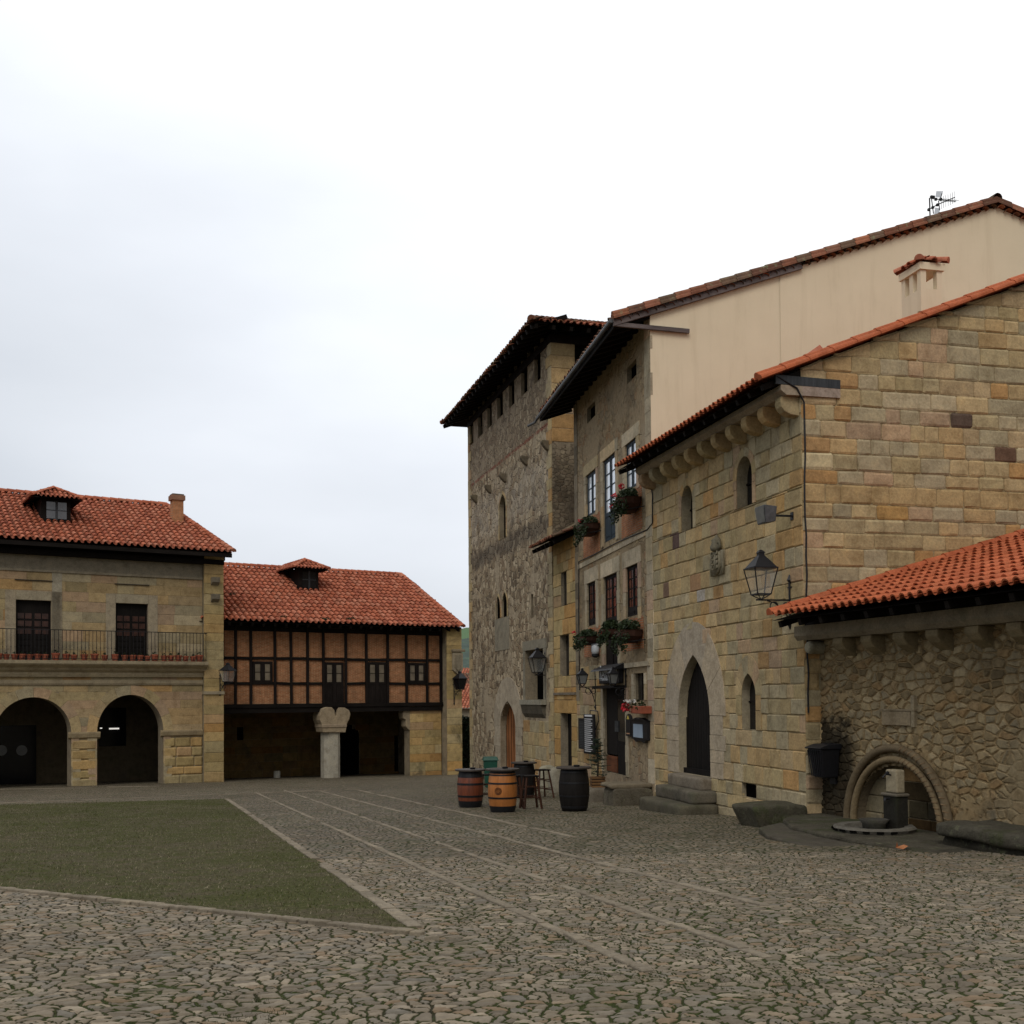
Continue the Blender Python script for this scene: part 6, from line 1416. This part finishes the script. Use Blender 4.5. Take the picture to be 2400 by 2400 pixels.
bu0, bu1 = ux(1652), ux(1757, 1300); m = MB(); ashlar(m, bu0, bu1, gM-1.2, zeM+.1, [], off=-.55, course=(.4, .55), bw=(.5, .9), r=random.Random(102), pal=pT_, proud=.004, gap=.008, cham=.008); m.box(bu0+.01, bu1-.01, -.54, 8, gM-1.2, zeM+.1, (.28, .23, .16)); m.build('end_buttress', STONE_OLD, tm)
cz_ = fr.Z('T', 1730, 815, -.6); m = MB(); m.box(bu0+.25, bu1+.12, -.72, -.5, cz_-.08, cz_+.06, (.27, .22, .15)); cu2 = (bu0+bu1)/2+.15; zc2 = fr.Z('T', 1730, 985, -.6)
m.prism([(cu2-.3, cz_-.12), (cu2-.3, zc2+.25), (cu2, zc2), (cu2+.3, zc2+.25), (cu2+.3, cz_-.12)], -.68, -.52, (.33, .28, .2)); m.prism([(cu2-.17, cz_-.22), (cu2-.17, zc2+.35), (cu2, zc2+.18), (cu2+.17, zc2+.35), (cu2+.17, cz_-.22)], -.72, -.66, (.29, .25, .18)); m.build('coat_of_arms', STONE, tm, bevel=.02)
# central pillar with split scroll capital
u0, u1 = ux(831, 1550), ux(942, 1550); zc_a = fr.Z('T', 890, 1386); pc_ = (.40, .37, .30)
m = MB(); c = (u0+u1)/2; w = (u1-u0)/2; ch_ = w*.45
m.prism([(c-w, -.0), (c-w+ch_, -ch_), (c+w-ch_, -ch_), (c+w, 0), (c+w, .45), (c+w-ch_, .55), (c-w+ch_, .55), (c-w, .45)], gM-1.5, zc_a, pc_, ax='z'); m.build('pillar', STONE, tm, bevel=.01)
m = MB(); cap = [(808, 1386), (800, 1330), (786, 1300), (785, 1270), (800, 1222), (830, 1210), (870, 1212), (888, 1232), (893, 1270), (902, 1272), (912, 1232), (925, 1213), (960, 1214), (990, 1232), (999, 1262), (990, 1295), (975, 1325), (965, 1386)]
m.prism([q(*p) for p in cap], -.3, .65, (.34, .27, .18)); m.box(fr.U('T', 800, 1345), fr.U('T', 972, 1345), -.34, .68, fr.Z('T', 885, 1352), fr.Z('T', 885, 1328), (.33, .26, .18)); m.build('capital', STONE, tm, bevel=.03)
m = MB(); m.lathe([(.45, 0), (.42, .12), (.33, .2), (.3, .3)], (c, .25, gM-.0-.12), 8, [(.33, .31, .26)]*4); m.build('pillar_base', STONE, tm)
# porch back wall with arch and doors
bk = 5.0; m = MB(); gate = Op('round', fr.U('T', 940, 1500, bk), gM-1, fr.U('T', 1078, 1500, bk), fr.Z('T', 1010, 1338, bk)); dr_ = Op('rect', *fr.rect('T', 1322, 1408, 1432, 1656, bk))
niche = Op('rect', *fr.rect('T', 225, 1350, 268, 1440, bk))
wall_grid(m, -1.2, ub, gM-1.5, zb0_, .4, [gate, dr_, niche], off=bk, col=(.22, .17, .11), d=.012); ashlar(m, -1.2, ub, gM-1.5, zb0_-.1, [gate, dr_, niche], off=bk, course=(.36, .5), bw=(.6, 1.1), r=random.Random(111), pal=lambda r: tuple(x*k for x, k in zip(pT_(r), (.38, .35, .31))), proud=.004)  # block palette darkened to put the deep porch shade into the stone
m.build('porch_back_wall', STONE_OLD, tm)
for o, nm in ((gate, 'gateway'), (dr_, 'door'), (niche, 'niche')):
    m = MB(); panel(m, o, .3, off=bk, g=.1); m.build(nm, DARKIN if nm != 'door' else WOOD_DOOR, tm)
m = MB(); m.box(-1.3, -1.2, -.1, 3.6, gM-1.5, zeM, (.25, .2, .14)); m.box(-1.3, ub, 9, 9.1, gM-1.5, zeM, (.25, .2, .14)); m.build('back_wall', STONE_OLD, tm)
# roof
nrm = lambda p: (Vector((0, 0, 1))-p*fr.v).normalized(); pM = .50
rr_ = fr.loc(hit('T', 1368, 292, fr.wld(0, evM, zeM+.08), nrm(pM))); DM = rr_.y-evM; URm = rr_.x; xeM = fr.loc(hit('T', 1800, 630, fr.wld(0, evM, 0), fr.v)).x; hw_ = xeM-URm
cs = math.cos(math.atan(pM)); m = MB(); tz = zeM+.03; x0_ = -1.6
tiles(m, (x0_, evM, tz), (1, 0, 0), Vector((0, 1, pM)).normalized(), xeM-x0_, DM/cs, inside=lambda a, s_: x0_+a < xeM-s_*cs/DM*hw_+.1, tw=.28, tl=.46, jit=2.0, r=random.Random(91), tint=tint_salmon, rad=.10, lift=.055)
pH = pM*DM/hw_; m2_ = math.hypot(1, pH)
tiles(m, (xeM, evM, tz), (0, 1, 0), Vector((-1, 0, pH)).normalized(), 2*DM, hw_*m2_, inside=lambda a, s_: s_/m2_/hw_*DM < min(a, 2*DM-a), tw=.235, tl=.4, jit=1.4, r=random.Random(92), tint=tint_salmon)
ridge(m, (xeM, evM, tz+.06), (URm, evM+DM, tz+pM*DM+.06), .13); ridge(m, (x0_, evM+DM, tz+pM*DM+.07), (URm, evM+DM, tz+pM*DM+.07), .13)
m.add([(x0_, evM+2*DM, tz), (x0_, evM+DM, tz+pM*DM), (URm, evM+DM, tz+pM*DM), (xeM, evM+2*DM, tz)], [(0, 1, 2, 3)], (.36, .15, .1))
rfM = m.build('roof', TILE, tm)
m = MB(); zb = tz-.05; m.add([(x0_, evM+.04, zb), (xeM-.04, evM+.04, zb), (URm, evM+DM, zb+pM*DM), (x0_, evM+DM, zb+pM*DM), (xeM-.04, evM+2*DM, zb)], [(0, 1, 2, 3), (1, 4, 2)])
u = x0_+.3
while u < xeM-.1: m.beam((u, evM+.06, zb-.08), (u, .3, zb-.08+pM*1.1), .11, .14); u += .55
m.box(-1.3, ub+.1, -.05, .1, zt1+.21, zeM+.45); m.build('eave_boards', WOOD_DK, tm)
dormer(rfM, fr, 'T', 655, 792, 250, 408, evM, zeM, pM, 'T', GLASS_DK)
# moss tufts on the tiles
m = MB(); 
for x, y in ((190, 432), (548, 590), (845, 605), (1025, 600), (830, 606), (1000, 604)):
    p = fr.loc(hit('T', x, y, fr.wld(0, evM, zeM+.1), nrm(pM))); leaves(m, (p.x, p.y-.05, p.z+.06), (.16, .12, .07), 60, .06)
m.build('moss_tuft', LEAF, rfM)
# bollards by the porch
for i, (x, y0, y1, r_, c_, lab) in enumerate(((503, 1655, 1702, .17, (.42, .41, .36), 'small pale stone stump left of the split-capital pillar'), (1203, 1628, 1672, .20, (.36, .29, .19), 'small sandy rounded stone stump right of the split-capital pillar'))):
    g0 = onground('T', x, y1); hgt = (y1-y0)/2.972/FPX*g0.y; b = thing('stone_stump', lab, 'stone post', g0, 0); m = MB(); m.lathe([(r_, -.05), (r_*1.05, hgt*.3), (r_*.9, hgt*.7), (r_*.6, hgt*.95), (.02, hgt)] if i else [(r_, -.05), (r_, hgt*.9), (r_*.8, hgt)], n=9, cols=[c_]*5); m.build('stump', STONE, b, smooth=bool(i))
# rubble stones at the alley
# alley: ivy-dark wall, roofs and houses beyond
FAL = Fr(-4.2, 62, 1, .1)
al = bld(FAL, 'alley_wall', 'dark ivy-covered wall closing the alley beside the tower', 'wall')
za_ = FAL.Z('Y', 200, 1185); g_ = FAL.g(1)
m = MB(); m.box(-1.5, 4.5, 0, .5, g_-1, za_-.1, (.06, .055, .045)); m.build('wall', STONE_OLD, al)
m = MB(); leaves(m, (1.2, -.05, (g_+za_)/2), (3.0, .25, (za_-g_)/2), 5000, .16, col=(1, 1, 1)); m.build('ivy', LEAF_DK, al)
FH1 = Fr(-6.5, 84, 1, -.15)
h1 = bld(FH1, 'far_house', 'distant house with low orange tiled roof seen through the alley', 'house'); zt1_ = FH1.Z('Y', 200, 1120); zt2_ = FH1.Z('Y', 200, 900)
m = MB(); m.box(-6, 9, 0, 8, -9, zt1_, (.33, .29, .22)); m.build('wall', STONE, h1)
m = MB(); pp_ = .42; tiles(m, (-6.5, -.5, zt1_), (1, 0, 0), Vector((0, 1, pp_)).normalized(), 16, 4.8, tw=.25, tl=.45, tint=tint_salmon); m.build('roof', TILE, h1)
FH2 = Fr(-9, 112, 1, .25)
h2 = bld(FH2, 'far_house', 'more distant pale house with brownish roof below the hill', 'house'); zt1_ = FH2.Z('Y', 200, 890); 
m = MB(); m.box(-6, 12, 0, 9, -12, zt1_-.6, (.45, .42, .36)); m.build('wall', STONE, h2); m = MB(); tiles(m, (-6.5, -.5, zt1_-.6), (1, 0, 0), Vector((0, 1, .35)).normalized(), 20, 6, tw=.3, tl=.5, tint=tint_old); m.build('roof', TILE_OLD, h2)
FH3 = Fr(-12, 150, 1, -.1)
h3 = bld(FH3, 'far_house', 'farthest pinkish house at the foot of the green hill', 'house'); zt1_ = FH3.Z('Y', 200, 800)
m = MB(); m.box(-9, 14, 0, 9, -12, zt1_-1.0, (.42, .36, .28)); m.build('wall', STONE, h3); m = MB(); tiles(m, (-9.5, -.5, zt1_-1.0), (1, 0, 0), Vector((0, 1, .35)).normalized(), 24, 7, tw=.4, tl=.6, tint=tint_salmon); m.build('roof', TILE, h3)
# ------------------------------------------------------------------ lanterns
def lantern(name, label, base, ang, arm, H_, W_, plate=.7, scroll=True, glass=GLASS_PALE, group=None, drop=0.):
    """wall lantern: local -y is out from the wall; base = point where the arm meets the wall"""
    t = thing(name, label, 'lantern', base, ang, group)
    m = MB(); m.beam((0, 0, .0), (0, -arm-.1, .0), .028, .028); m.box(-.02, .02, -.03, .0, -plate*.55, plate*.45)
    m.lathe([(.03, 0), (.05, .03), (.01, .13)], (0, -.015, plate*.45), 6); m.lathe([(.01, -.12), (.05, -.03), (.03, 0)], (0, -.015, -plate*.55), 6); m.box(-.08, .08, -.02, -.005, plate*.3, plate*.33)
    if scroll:
        for c, r0, s_ in ((-arm*.55, .11, 1), (-arm*.18, .09, -1)):
            m.tube([(0, c+s_*math.cos(a)*r0*(1-a/16), -.13-math.sin(a)*r0*(1-a/16)*1.0+.02) for a in np.linspace(0, 7.5, 18)], .011, 5)
        m.tube([(0, -arm*.8, -.015), (0, -arm*.55, -.05), (0, -arm*.3, -.16), (0, -.03, -plate*.45)], .012, 5)
    m.build('bracket', IRON, t)
    c = -arm; w0 = W_*.27; w1 = W_*.46; z0 = .10+drop; z1 = z0+H_*.58
    m = MB()
    for s in ((-1, -1), (1, -1), (1, 1), (-1, 1)): m.beam((s[0]*w0, c+s[1]*w0, z0), (s[0]*w1, c+s[1]*w1, z1), .018, .018); m.tube([(0, c, .01), (s[0]*w0*.5, c+s[1]*w0*.5, .05), (s[0]*w0, c+s[1]*w0, z0)], .010, 4)
    for w, z in ((w0, z0), (w1, z1)):
        for a, b in (((-1, -1), (1, -1)), ((1, -1), (1, 1)), ((1, 1), (-1, 1)), ((-1, 1), (-1, -1))): m.beam((a[0]*w, c+a[1]*w, z), (b[0]*w, c+b[1]*w, z), .022, .022)
    m.build('lamp_frame', IRON, t)
    m = MB(); r_ = W_*.62
    m.lathe([(r_*1.0, z1-.01), (r_*.98, z1+.02), (r_*.5, z1+H_*.2), (r_*.24, z1+H_*.29), (r_*.24, z1+H_*.34), (r_*.30, z1+H_*.35), (r_*.2, z1+H_*.39), (.02, z1+H_*.42)], (0, c, 0), 4, ang=R(45)); m.build('lamp_roof', IRON, t)
    m = MB(); k = .93
    for a, b in (((-1, -1), (1, -1)), ((1, -1), (1, 1)), ((1, 1), (-1, 1)), ((-1, 1), (-1, -1))): m.add([(a[0]*w0*k, c+a[1]*w0*k, z0), (b[0]*w0*k, c+b[1]*w0*k, z0), (b[0]*w1*k, c+b[1]*w1*k, z1), (a[0]*w1*k, c+a[1]*w1*k, z1)], [(0, 1, 2, 3)])
    m.build('glass', glass, t); return t
LGLASS = NT('clear_lamp_glass'); LGLASS.b.inputs['Alpha'].default_value = .16; LGLASS.rough(.05); LGLASS.col((.5, .52, .5)); LGLASS.b.inputs['Specular IOR Level'].default_value = .5
fr = FF; u_, z_ = fr.uz('H', 1380, 1605); arm = -fr.vz('H', 1138, 1625, u_)[0]
Y_ = fr.wld(u_, -arm, 0).y; hp = (1600-1238)/3.512/FPX*Y_; wp = (1277-998)/3.512/FPX*Y_
lantern('street_lantern', 'large black four-sided lantern on a scrolled bracket at the corner of the ashlar house', fr.wld(u_, 0, z_), fr.ang, arm, hp*1.02, wp*.80, plate=.75, glass=LGLASS.mat)
fr = FT; u_, z_ = fr.uz('W', 640, 985); arm = min(1.1, -fr.vz('W', 480, 985, u_)[0]); Y_ = fr.wld(u_, -arm, 0).y; hp = (985-560)/8.05/FPX*Y_; wp = (600-290)/8.05/FPX*Y_
lantern('street_lantern', 'black lantern in front of the big tower window recess', fr.wld(u_, 0, z_), fr.ang, arm, hp*1.1, wp*.98, plate=1.6, scroll=False, glass=LGLASS.mat)
fr = FB
for (x, y, xc, top, lab) in ((455, 565, 200, 270, 'small black lantern on a thin scrolled arm left of the tavern door'), (1030, 572, 780, 250, 'small dark lantern hanging in front of the tavern sign')):
    u_, z_ = fr.uz('M', x, y); arm = min(1.0, -fr.vz('M', xc, y, u_)[0]); Y_ = fr.wld(u_, -arm, 0).y; hp = (y-top)/8.05/FPX*Y_; wp = 230/8.05/FPX*Y_
    lantern('tavern_lantern', lab, fr.wld(u_, 0, z_), fr.ang, arm, hp, wp*.85, plate=1.0, group='small lanterns by the tavern door')
fr = FL; u_, z_ = fr.uz('L', 1250, 1215, -.3); Y_ = 50; lantern('street_lantern', 'black lantern on the end pilaster of the arcaded house', fr.wld(u_-.05, -.3, z_), fr.ang+R(35), .45, (1205-1095)/2.415/FPX*Y_, .62, plate=.8, glass=LGLASS.mat)
fr = FM; u_, z_ = fr.uz('T', 1735, 1100, -.55); lantern('street_lantern', 'dark lantern on the end buttress of the timbered house', fr.wld(u_, -.55, z_), fr.ang+R(10), .5, .95, .62, plate=1.1, glass=GLASS_DK)

# ------------------------------------------------------------------ flower baskets
def basket(label, fr, k, x0, y0, x1, y1, flowers, seed, trail=None, vd=-.25):
    r = random.Random(seed); u0, z0, u1, z1 = fr.rect(k, x0, y0, x1, y1, vd); cu = (u0+u1)/2; w = min(.6, abs(u1-u0)*.40); h = z1-z0
    t = thing('flower_basket', label, 'flower basket', fr.wld(cu, vd, z0), fr.ang, 'planters on the tavern facade')
    m = MB(); m.lathe([(w*.45, 0), (w*.85, h*.25), (w*.95, h*.5), (w*1.0, h*.52)], n=12, cols=[(1, 1, 1)]*4)
    for v in range(len(m.v)): p = m.v[v]; m.v[v] = (p[0], max(-.3, min(-vd-.01, p[1]*.45/w)), p[2])
    m.build('pot', m_plain('dark_terracotta', (.06, .026, .017), .85, .3, 8), t)
    m = MB(); leaves(m, (0, -.02, h*.66), (w*1.0, .25, h*.36), 460, .085, r); leaves(m, (w*.1, -.22, h*.28), (w*.95, .16, h*.36), 300, .07, r)
    for x_ in (-.9, -.35, .3, .85): leaves(m, (w*x_, -.26, h*r.uniform(-.15, .1)), (w*.16, .08, h*r.uniform(.25, .5)), 70, .06, r)
    if trail: leaves(m, (-w*1.1, -.1, h*.5), (w*.5, .2, h*.35), 120, .07, r)
    m.build('foliage', LEAF, t)
    m = MB()
    for (a, b) in flowers: leaves(m, (a*w, -.25, h*b), (.09, .08, .07), 22, .06, r)
    m.build('blossoms', REDF, t)
    m = MB(); m.tube([(-w, -vd, h*.1), (-w*.5, -.2, 0), (w*.5, -.2, 0), (w, -vd, h*.1)], .014, 5); m.build('holder', IRON, t)
basket('lush flower basket under the upper right tavern window, red blossoms at its top', FB, 'Q', 1110, 780, 1460, 1190, [(.4, 1.0), (.55, 1.02), (-1.2, .45), (-.7, .85)], 1, True)
basket('dark flower basket under the upper left tavern window above the little roof', FB, 'Q', 460, 1270, 730, 1590, [(.1, .8)], 2, True)
basket('leafy flower basket under the middle right tavern window', FB, 'B', 1255, 470, 1395, 645, [], 3)
basket('leafy flower basket with a red bloom under the middle left tavern window', FB, 'B', 955, 548, 1095, 660, [(-1.2, .9)], 4, True)
basket('sparse basket hanging across the tall middle tavern window', FB, 'B', 1160, 480, 1235, 620, [(.2, .3)], 5, vd=-.15)
q = FB.rect('B', 1315, 1060, 1445, 1160, -.2); t = thing('window_planter', 'terracotta planter of red and white flowers on the low tavern window sill', 'planter', FB.wld((q[0]+q[2])/2, -.2, q[1]), FB.ang, 'planters on the tavern facade'); w = (q[2]-q[0])/2; h = q[3]-q[1]; r = random.Random(8)
m = MB(); m.box(-w*.2, w*.9, -.12, .18, -.0, h*.55); m.build('pot', TERRA, t, bevel=.02); m = MB(); leaves(m, (0, -.05, h*.55), (w, .2, h*.5), 160, .07, r); m.build('foliage', LEAF, t)
m = MB(); leaves(m, (-w*.6, -.15, h*.45), (w*.35, .12, h*.35), 90, .07, r); m.build('red_blossoms', REDF, t); m = MB(); leaves(m, (-w*.2, -.12, h*.9), (w*.55, .12, h*.12), 60, .06, r); m.build('white_blossoms', WHITEF, t)

# ------------------------------------------------------------------ barrels, stools, bin, potted conifer
BW1 = m_wood('varnished_oak', (.42, .155, .04), 'z', .4, .25, .35); BW2 = m_wood('red_brown_oak', (.16, .042, .018), 'z', .4, .4, .5); BW3 = m_wood('black_stained_oak', (.014, .012, .011), 'z', .6, .3, .12)
TOPM = m_wood('dark_table_top', (.06, .048, .04), 'x', .5, .3, .25)
def barrel(label, k, xc, yb, yt, wtop, wood, hoops, seed, ash, top_r=1.15, mark=False):
    g0 = onground(k, xc, yb); s = K[k][2]; d = (g0-CAM).y; H_ = (yb-yt)/s/FPX*d; Rm = wtop/2/s/FPX*d; g0 = g0+Vector((0, Rm*.8, 0)); g0.z = gz(g0.x, g0.y)
    t = thing('barrel_table', label, 'barrel', g0, seed*1.3, 'barrels used as tables outside the tavern')
    zz = np.linspace(0, H_-.04, 13); prof = [(Rm*(.80+.20*math.sin(math.pi*z/H_)**.8), z) for z in zz]
    m = MB(); m.lathe(prof, n=28); b = m.build('staves', wood, t, smooth=True)
    for zf, wd_ in hoops:
        z = zf*H_; m = MB(); rr_ = lambda q: Rm*(.80+.20*math.sin(math.pi*max(0, min(1, q/H_)))**.8)+.006
        zs = np.linspace(max(.0, z-wd_/2), min(H_-.04, z+wd_/2), 4); m.lathe([(rr_(q), q) for q in zs], n=28); m.build('hoop', IRON, b)
    m = MB(); m.lathe([(Rm*top_r, H_-.04), (Rm*top_r+.005, H_-.02), (Rm*top_r, H_)], n=32); m.build('table_top', TOPM, t)
    if mark:
        m = MB(); a0 = -(seed*1.3)+R(262)-.16; zc = H_*.5
        for i in range(14):
            a = i/14*2*math.pi; rr_ = Rm*1.004
            for k_ in (.075, .05):
                an_ = a0+math.cos(a)*k_/Rm; an2 = a0+math.cos(a+.45)*k_/Rm; m.tube([(rr_*math.cos(an_), rr_*math.sin(an_), zc+math.sin(a)*k_), (rr_*math.cos(an2), rr_*math.sin(an2), zc+math.sin(a+.45)*k_)], .009, 4)
        for i in range(-2, 3): an_ = a0+i*.022/Rm; m.tube([(Rm*1.004*math.cos(an_), Rm*1.004*math.sin(an_), zc-.03), (Rm*1.004*math.cos(an_), Rm*1.004*math.sin(an_), zc+.03)], .006, 4)
        m.build('burnt_mark', m_plain('scorched_wood', (.10, .035, .012), .7, .2, 10, bump=0), b)
    if ash:
        at = thing('ashtray', 'small dark ashtray on the ' + ash, 'ashtray', g0+Vector((.06, 0, H_+.001)), 0, 'ashtrays on the barrel tables'); m = MB(); m.lathe([(.06, 0), (.075, .035), (.065, .04), (.05, .015), (.01, .012)], n=12); m.build('bowl', IRON, at)
    return t
hp_ = [(.05, .09), (.22, .035), (.62, .035), (.93, .10)]
barrel('orange varnished barrel with black hoops and a burnt mark, front of the group', 'K', 495, 788, 395, 268, BW1, [(.07, .15), (.335, .04), (.67, .04), (.86, .03), (.95, .10)], 1, 'orange varnished barrel', mark=True)
barrel('red-brown barrel with black hoops, leftmost of the group', 'K', 200, 745, 400, 240, BW2, [(.09, .16), (.30, .05), (.62, .05), (.88, .16)], 2, 'red-brown barrel')
barrel('large black barrel standing alone on the right', 'K', 1150, 780, 378, 280, BW3, [(.1, .05), (.35, .04), (.65, .04), (.9, .05)], 3, 'lone large black barrel')
barrel('black barrel farther back behind the stools', 'K', 690, 660, 335, 205, BW3, [(.1, .05), (.35, .04), (.65, .04), (.9, .05)], 4, 'black barrel behind the stools')
STW = m_wood('dark_red_brown_stool_wood', (.055, .022, .012), 'z', .5)
def stool(label, k, x, y, rz, H_=.78, w=.17, lean=0):
    g0 = onground(k, x, y); t = thing('bar_stool', label, 'stool', g0, rz, 'bar stools around the barrels')
    m = MB(); m.box(-w*.95, w*.95, -w*.95, w*.95, H_-.035, H_); m.build('seat', WOOD_DK, t, bevel=.01)
    for s in ((-1, -1), (1, -1), (1, 1), (-1, 1)): m = MB(); m.beam((s[0]*w*1.25, s[1]*w*1.25, 0), (s[0]*w*.7, s[1]*w*.7, H_-.03), .04, .04); m.build('leg', STW, t)
    for z in (.22, .46):
        k_ = w*(1.25-.55*z/H_)
        for a, b in (((-1, -1), (1, -1)), ((1, -1), (1, 1)), ((1, 1), (-1, 1)), ((-1, 1), (-1, -1))): m = MB(); zz_ = z+(.06 if a[0] == a[1] else 0); m.beam((a[0]*k_, a[1]*k_, zz_), (b[0]*k_, b[1]*k_, zz_), .025, .025); m.build('stretcher', STW, t)
    return t
stool('reddish bar stool standing in front between the orange and the black barrel', 'K', 750, 752, .25)
stool('bar stool with splayed legs behind the front stool, right of the back barrel', 'K', 850, 655, .5, H_=.80, w=.2)
stool('bar stool squeezed between the red-brown and the orange barrel', 'K', 352, 722, .2)
stool('bar stool hidden behind the orange barrel', 'K', 600, 745, .1, H_=.78, w=.16)
g0 = onground('K', 385, 560); t = thing('rubbish_bin', 'dark green bin with a wide lid behind the orange barrel', 'bin', g0, .1); d = g0.y; H_ = (560-285)/3.864/FPX*d; w = 130/2/3.864/FPX*d
GRN = m_plain('dark_green_plastic', (.012, .075, .05), .45, .2, 5, bump=0, spec=.4)
m = MB(); m.hull8([(-w*.75, -w*.75, 0), (w*.75, -w*.75, 0), (w*.75, w*.75, 0), (-w*.75, w*.75, 0), (-w*.95, -w*.95, H_*.88), (w*.95, -w*.95, H_*.88), (w*.95, w*.95, H_*.88), (-w*.95, w*.95, H_*.88)]); m.build('body', GRN, t, bevel=.03)
m = MB(); m.hull8([(-w*1.12, -w*1.12, H_*.88), (w*1.12, -w*1.12, H_*.88), (w*1.12, w*1.12, H_*.88), (-w*1.12, w*1.12, H_*.88), (-w*.9, -w*.9, H_), (w*.9, -w*.9, H_), (w*.9, w*.9, H_), (-w*.9, w*.9, H_)]); m.build('lid', GRN, t, bevel=.02)
# conifer in a slatted planter
uu_ = FB.U('X', 650, 1330, -.75); g0 = FB.wld(uu_, -.75, 0); g0.z = gz(g0.x, g0.y); d = g0.y; pl_h = FB.Z('X', 650, 1330, -.75)-FB.g(uu_, -.75)
s0_ = bld(FB, 'stone_slab', 'low grey stone slab under the slatted planter', 'slab'); rough_block('block', STONE_OLD, s0_, uu_-.75, uu_+.62, -1.15, -.1, FB.g(uu_, -.7)-.2, FB.g(uu_, -.75)+pl_h, (.15, .13, .10), seed=41, n=(6, 5, 3), amp=.03, rnd_edge=.015)
g0.z += pl_h-.01; t = thing('potted_conifer', 'sparse dark conifer in a slatted wooden planter beside the tavern door', 'potted tree', g0, .1); w = 260/2/8.05/FPX*d; ph_ = (1330-1150)/8.05/FPX*d+.05
PLW = m_wood('planter_slats', (.16, .085, .035), 'x')
pl_ = MB(); pl_.box(-w*.93, w*.93, -w*.8, w*.8, 0, ph_*.95, (1, 1, 1)); pb = pl_.build('planter', WOOD_DK, t)
for k_ in range(4): m = MB(); z = ph_*(.02+.25*k_); m.box(-w, w, -w*.88, w*.88, z+.01, z+ph_*.2); m.build('slat', PLW, pb)
hT = (1330-640)/8.05/FPX*d; m = MB(); m.tube([(0, 0, ph_*.8), (.02, 0, ph_+hT*.4), (0, .01, hT*1.25)], [.03, .02, .006], 6); m.build('trunk', m_wood('bark', (.05, .035, .025)), t)
m = MB(); r = random.Random(5)
for i in range(64):
    f = r.random()**.8; z = ph_*1.0+f*hT*1.0; L_ = (1-f)**.7*w*1.75+.08; a = r.uniform(0, 6.28); dz = -.12*L_
    for k_ in range(26):
        s = r.random(); p = Vector((math.cos(a)*L_*s, math.sin(a)*L_*s, z+dz*s+.05*s*s)); q_ = Vector((r.gauss(0, 1), r.gauss(0, 1), r.gauss(0, .7))).normalized()*r.uniform(.04, .09); o_ = q_.orthogonal().normalized()*.008
        m.add([p-o_, p+o_, p+q_], [(0, 1, 2)])
    m.tube([(0, 0, z), (math.cos(a)*L_, math.sin(a)*L_, z+dz+.05)], .005, 3)
m.build('needles', LEAF_DK, t)
# loose stones at the tower foot
for x, y, s_, c_, lab in ((905, 505, .32, (.30, .28, .21), 'pale wedge-shaped stone at the tower foot behind the stools'), (1000, 560, .3, (.25, .23, .18), 'grey stone beside the large black barrel')):
    uu_, zz_ = FN.uz('K', x, y, -.6); g0 = FN.wld(uu_, -.6, 0); g0.z = gz(g0.x, g0.y)+.25; t = thing('loose_stone', lab, 'stone', g0, .4); o = rough_block('rock', STONE, t, -s_, s_, -s_*.6, s_*.6, -.4, s_*1.8, c_, taper=-.6, seed=int(x), n=(4, 4, 4), amp=.05, rnd_edge=.12)
# dead leaf on the slab
g0 = onground('f5', 690, 1110); t = thing('dead_leaf', 'curled orange-brown dead leaf on the paving before the fountain', 'leaf', g0+Vector((0, 0, .02)), .3)
m = MB(); m.add([(-.12, 0, .02), (-.03, -.04, .0), (.06, -.02, .035), (.14, .01, .01), (.05, .05, .05), (-.05, .04, .03), (-.1, .0, .1)], [(0, 1, 2, 5), (2, 3, 4, 5), (0, 5, 6)]); m.build('blade', m_plain('dead_leaf_brown', (.42, .17, .07), .7, .3, 20, bump=0), t)
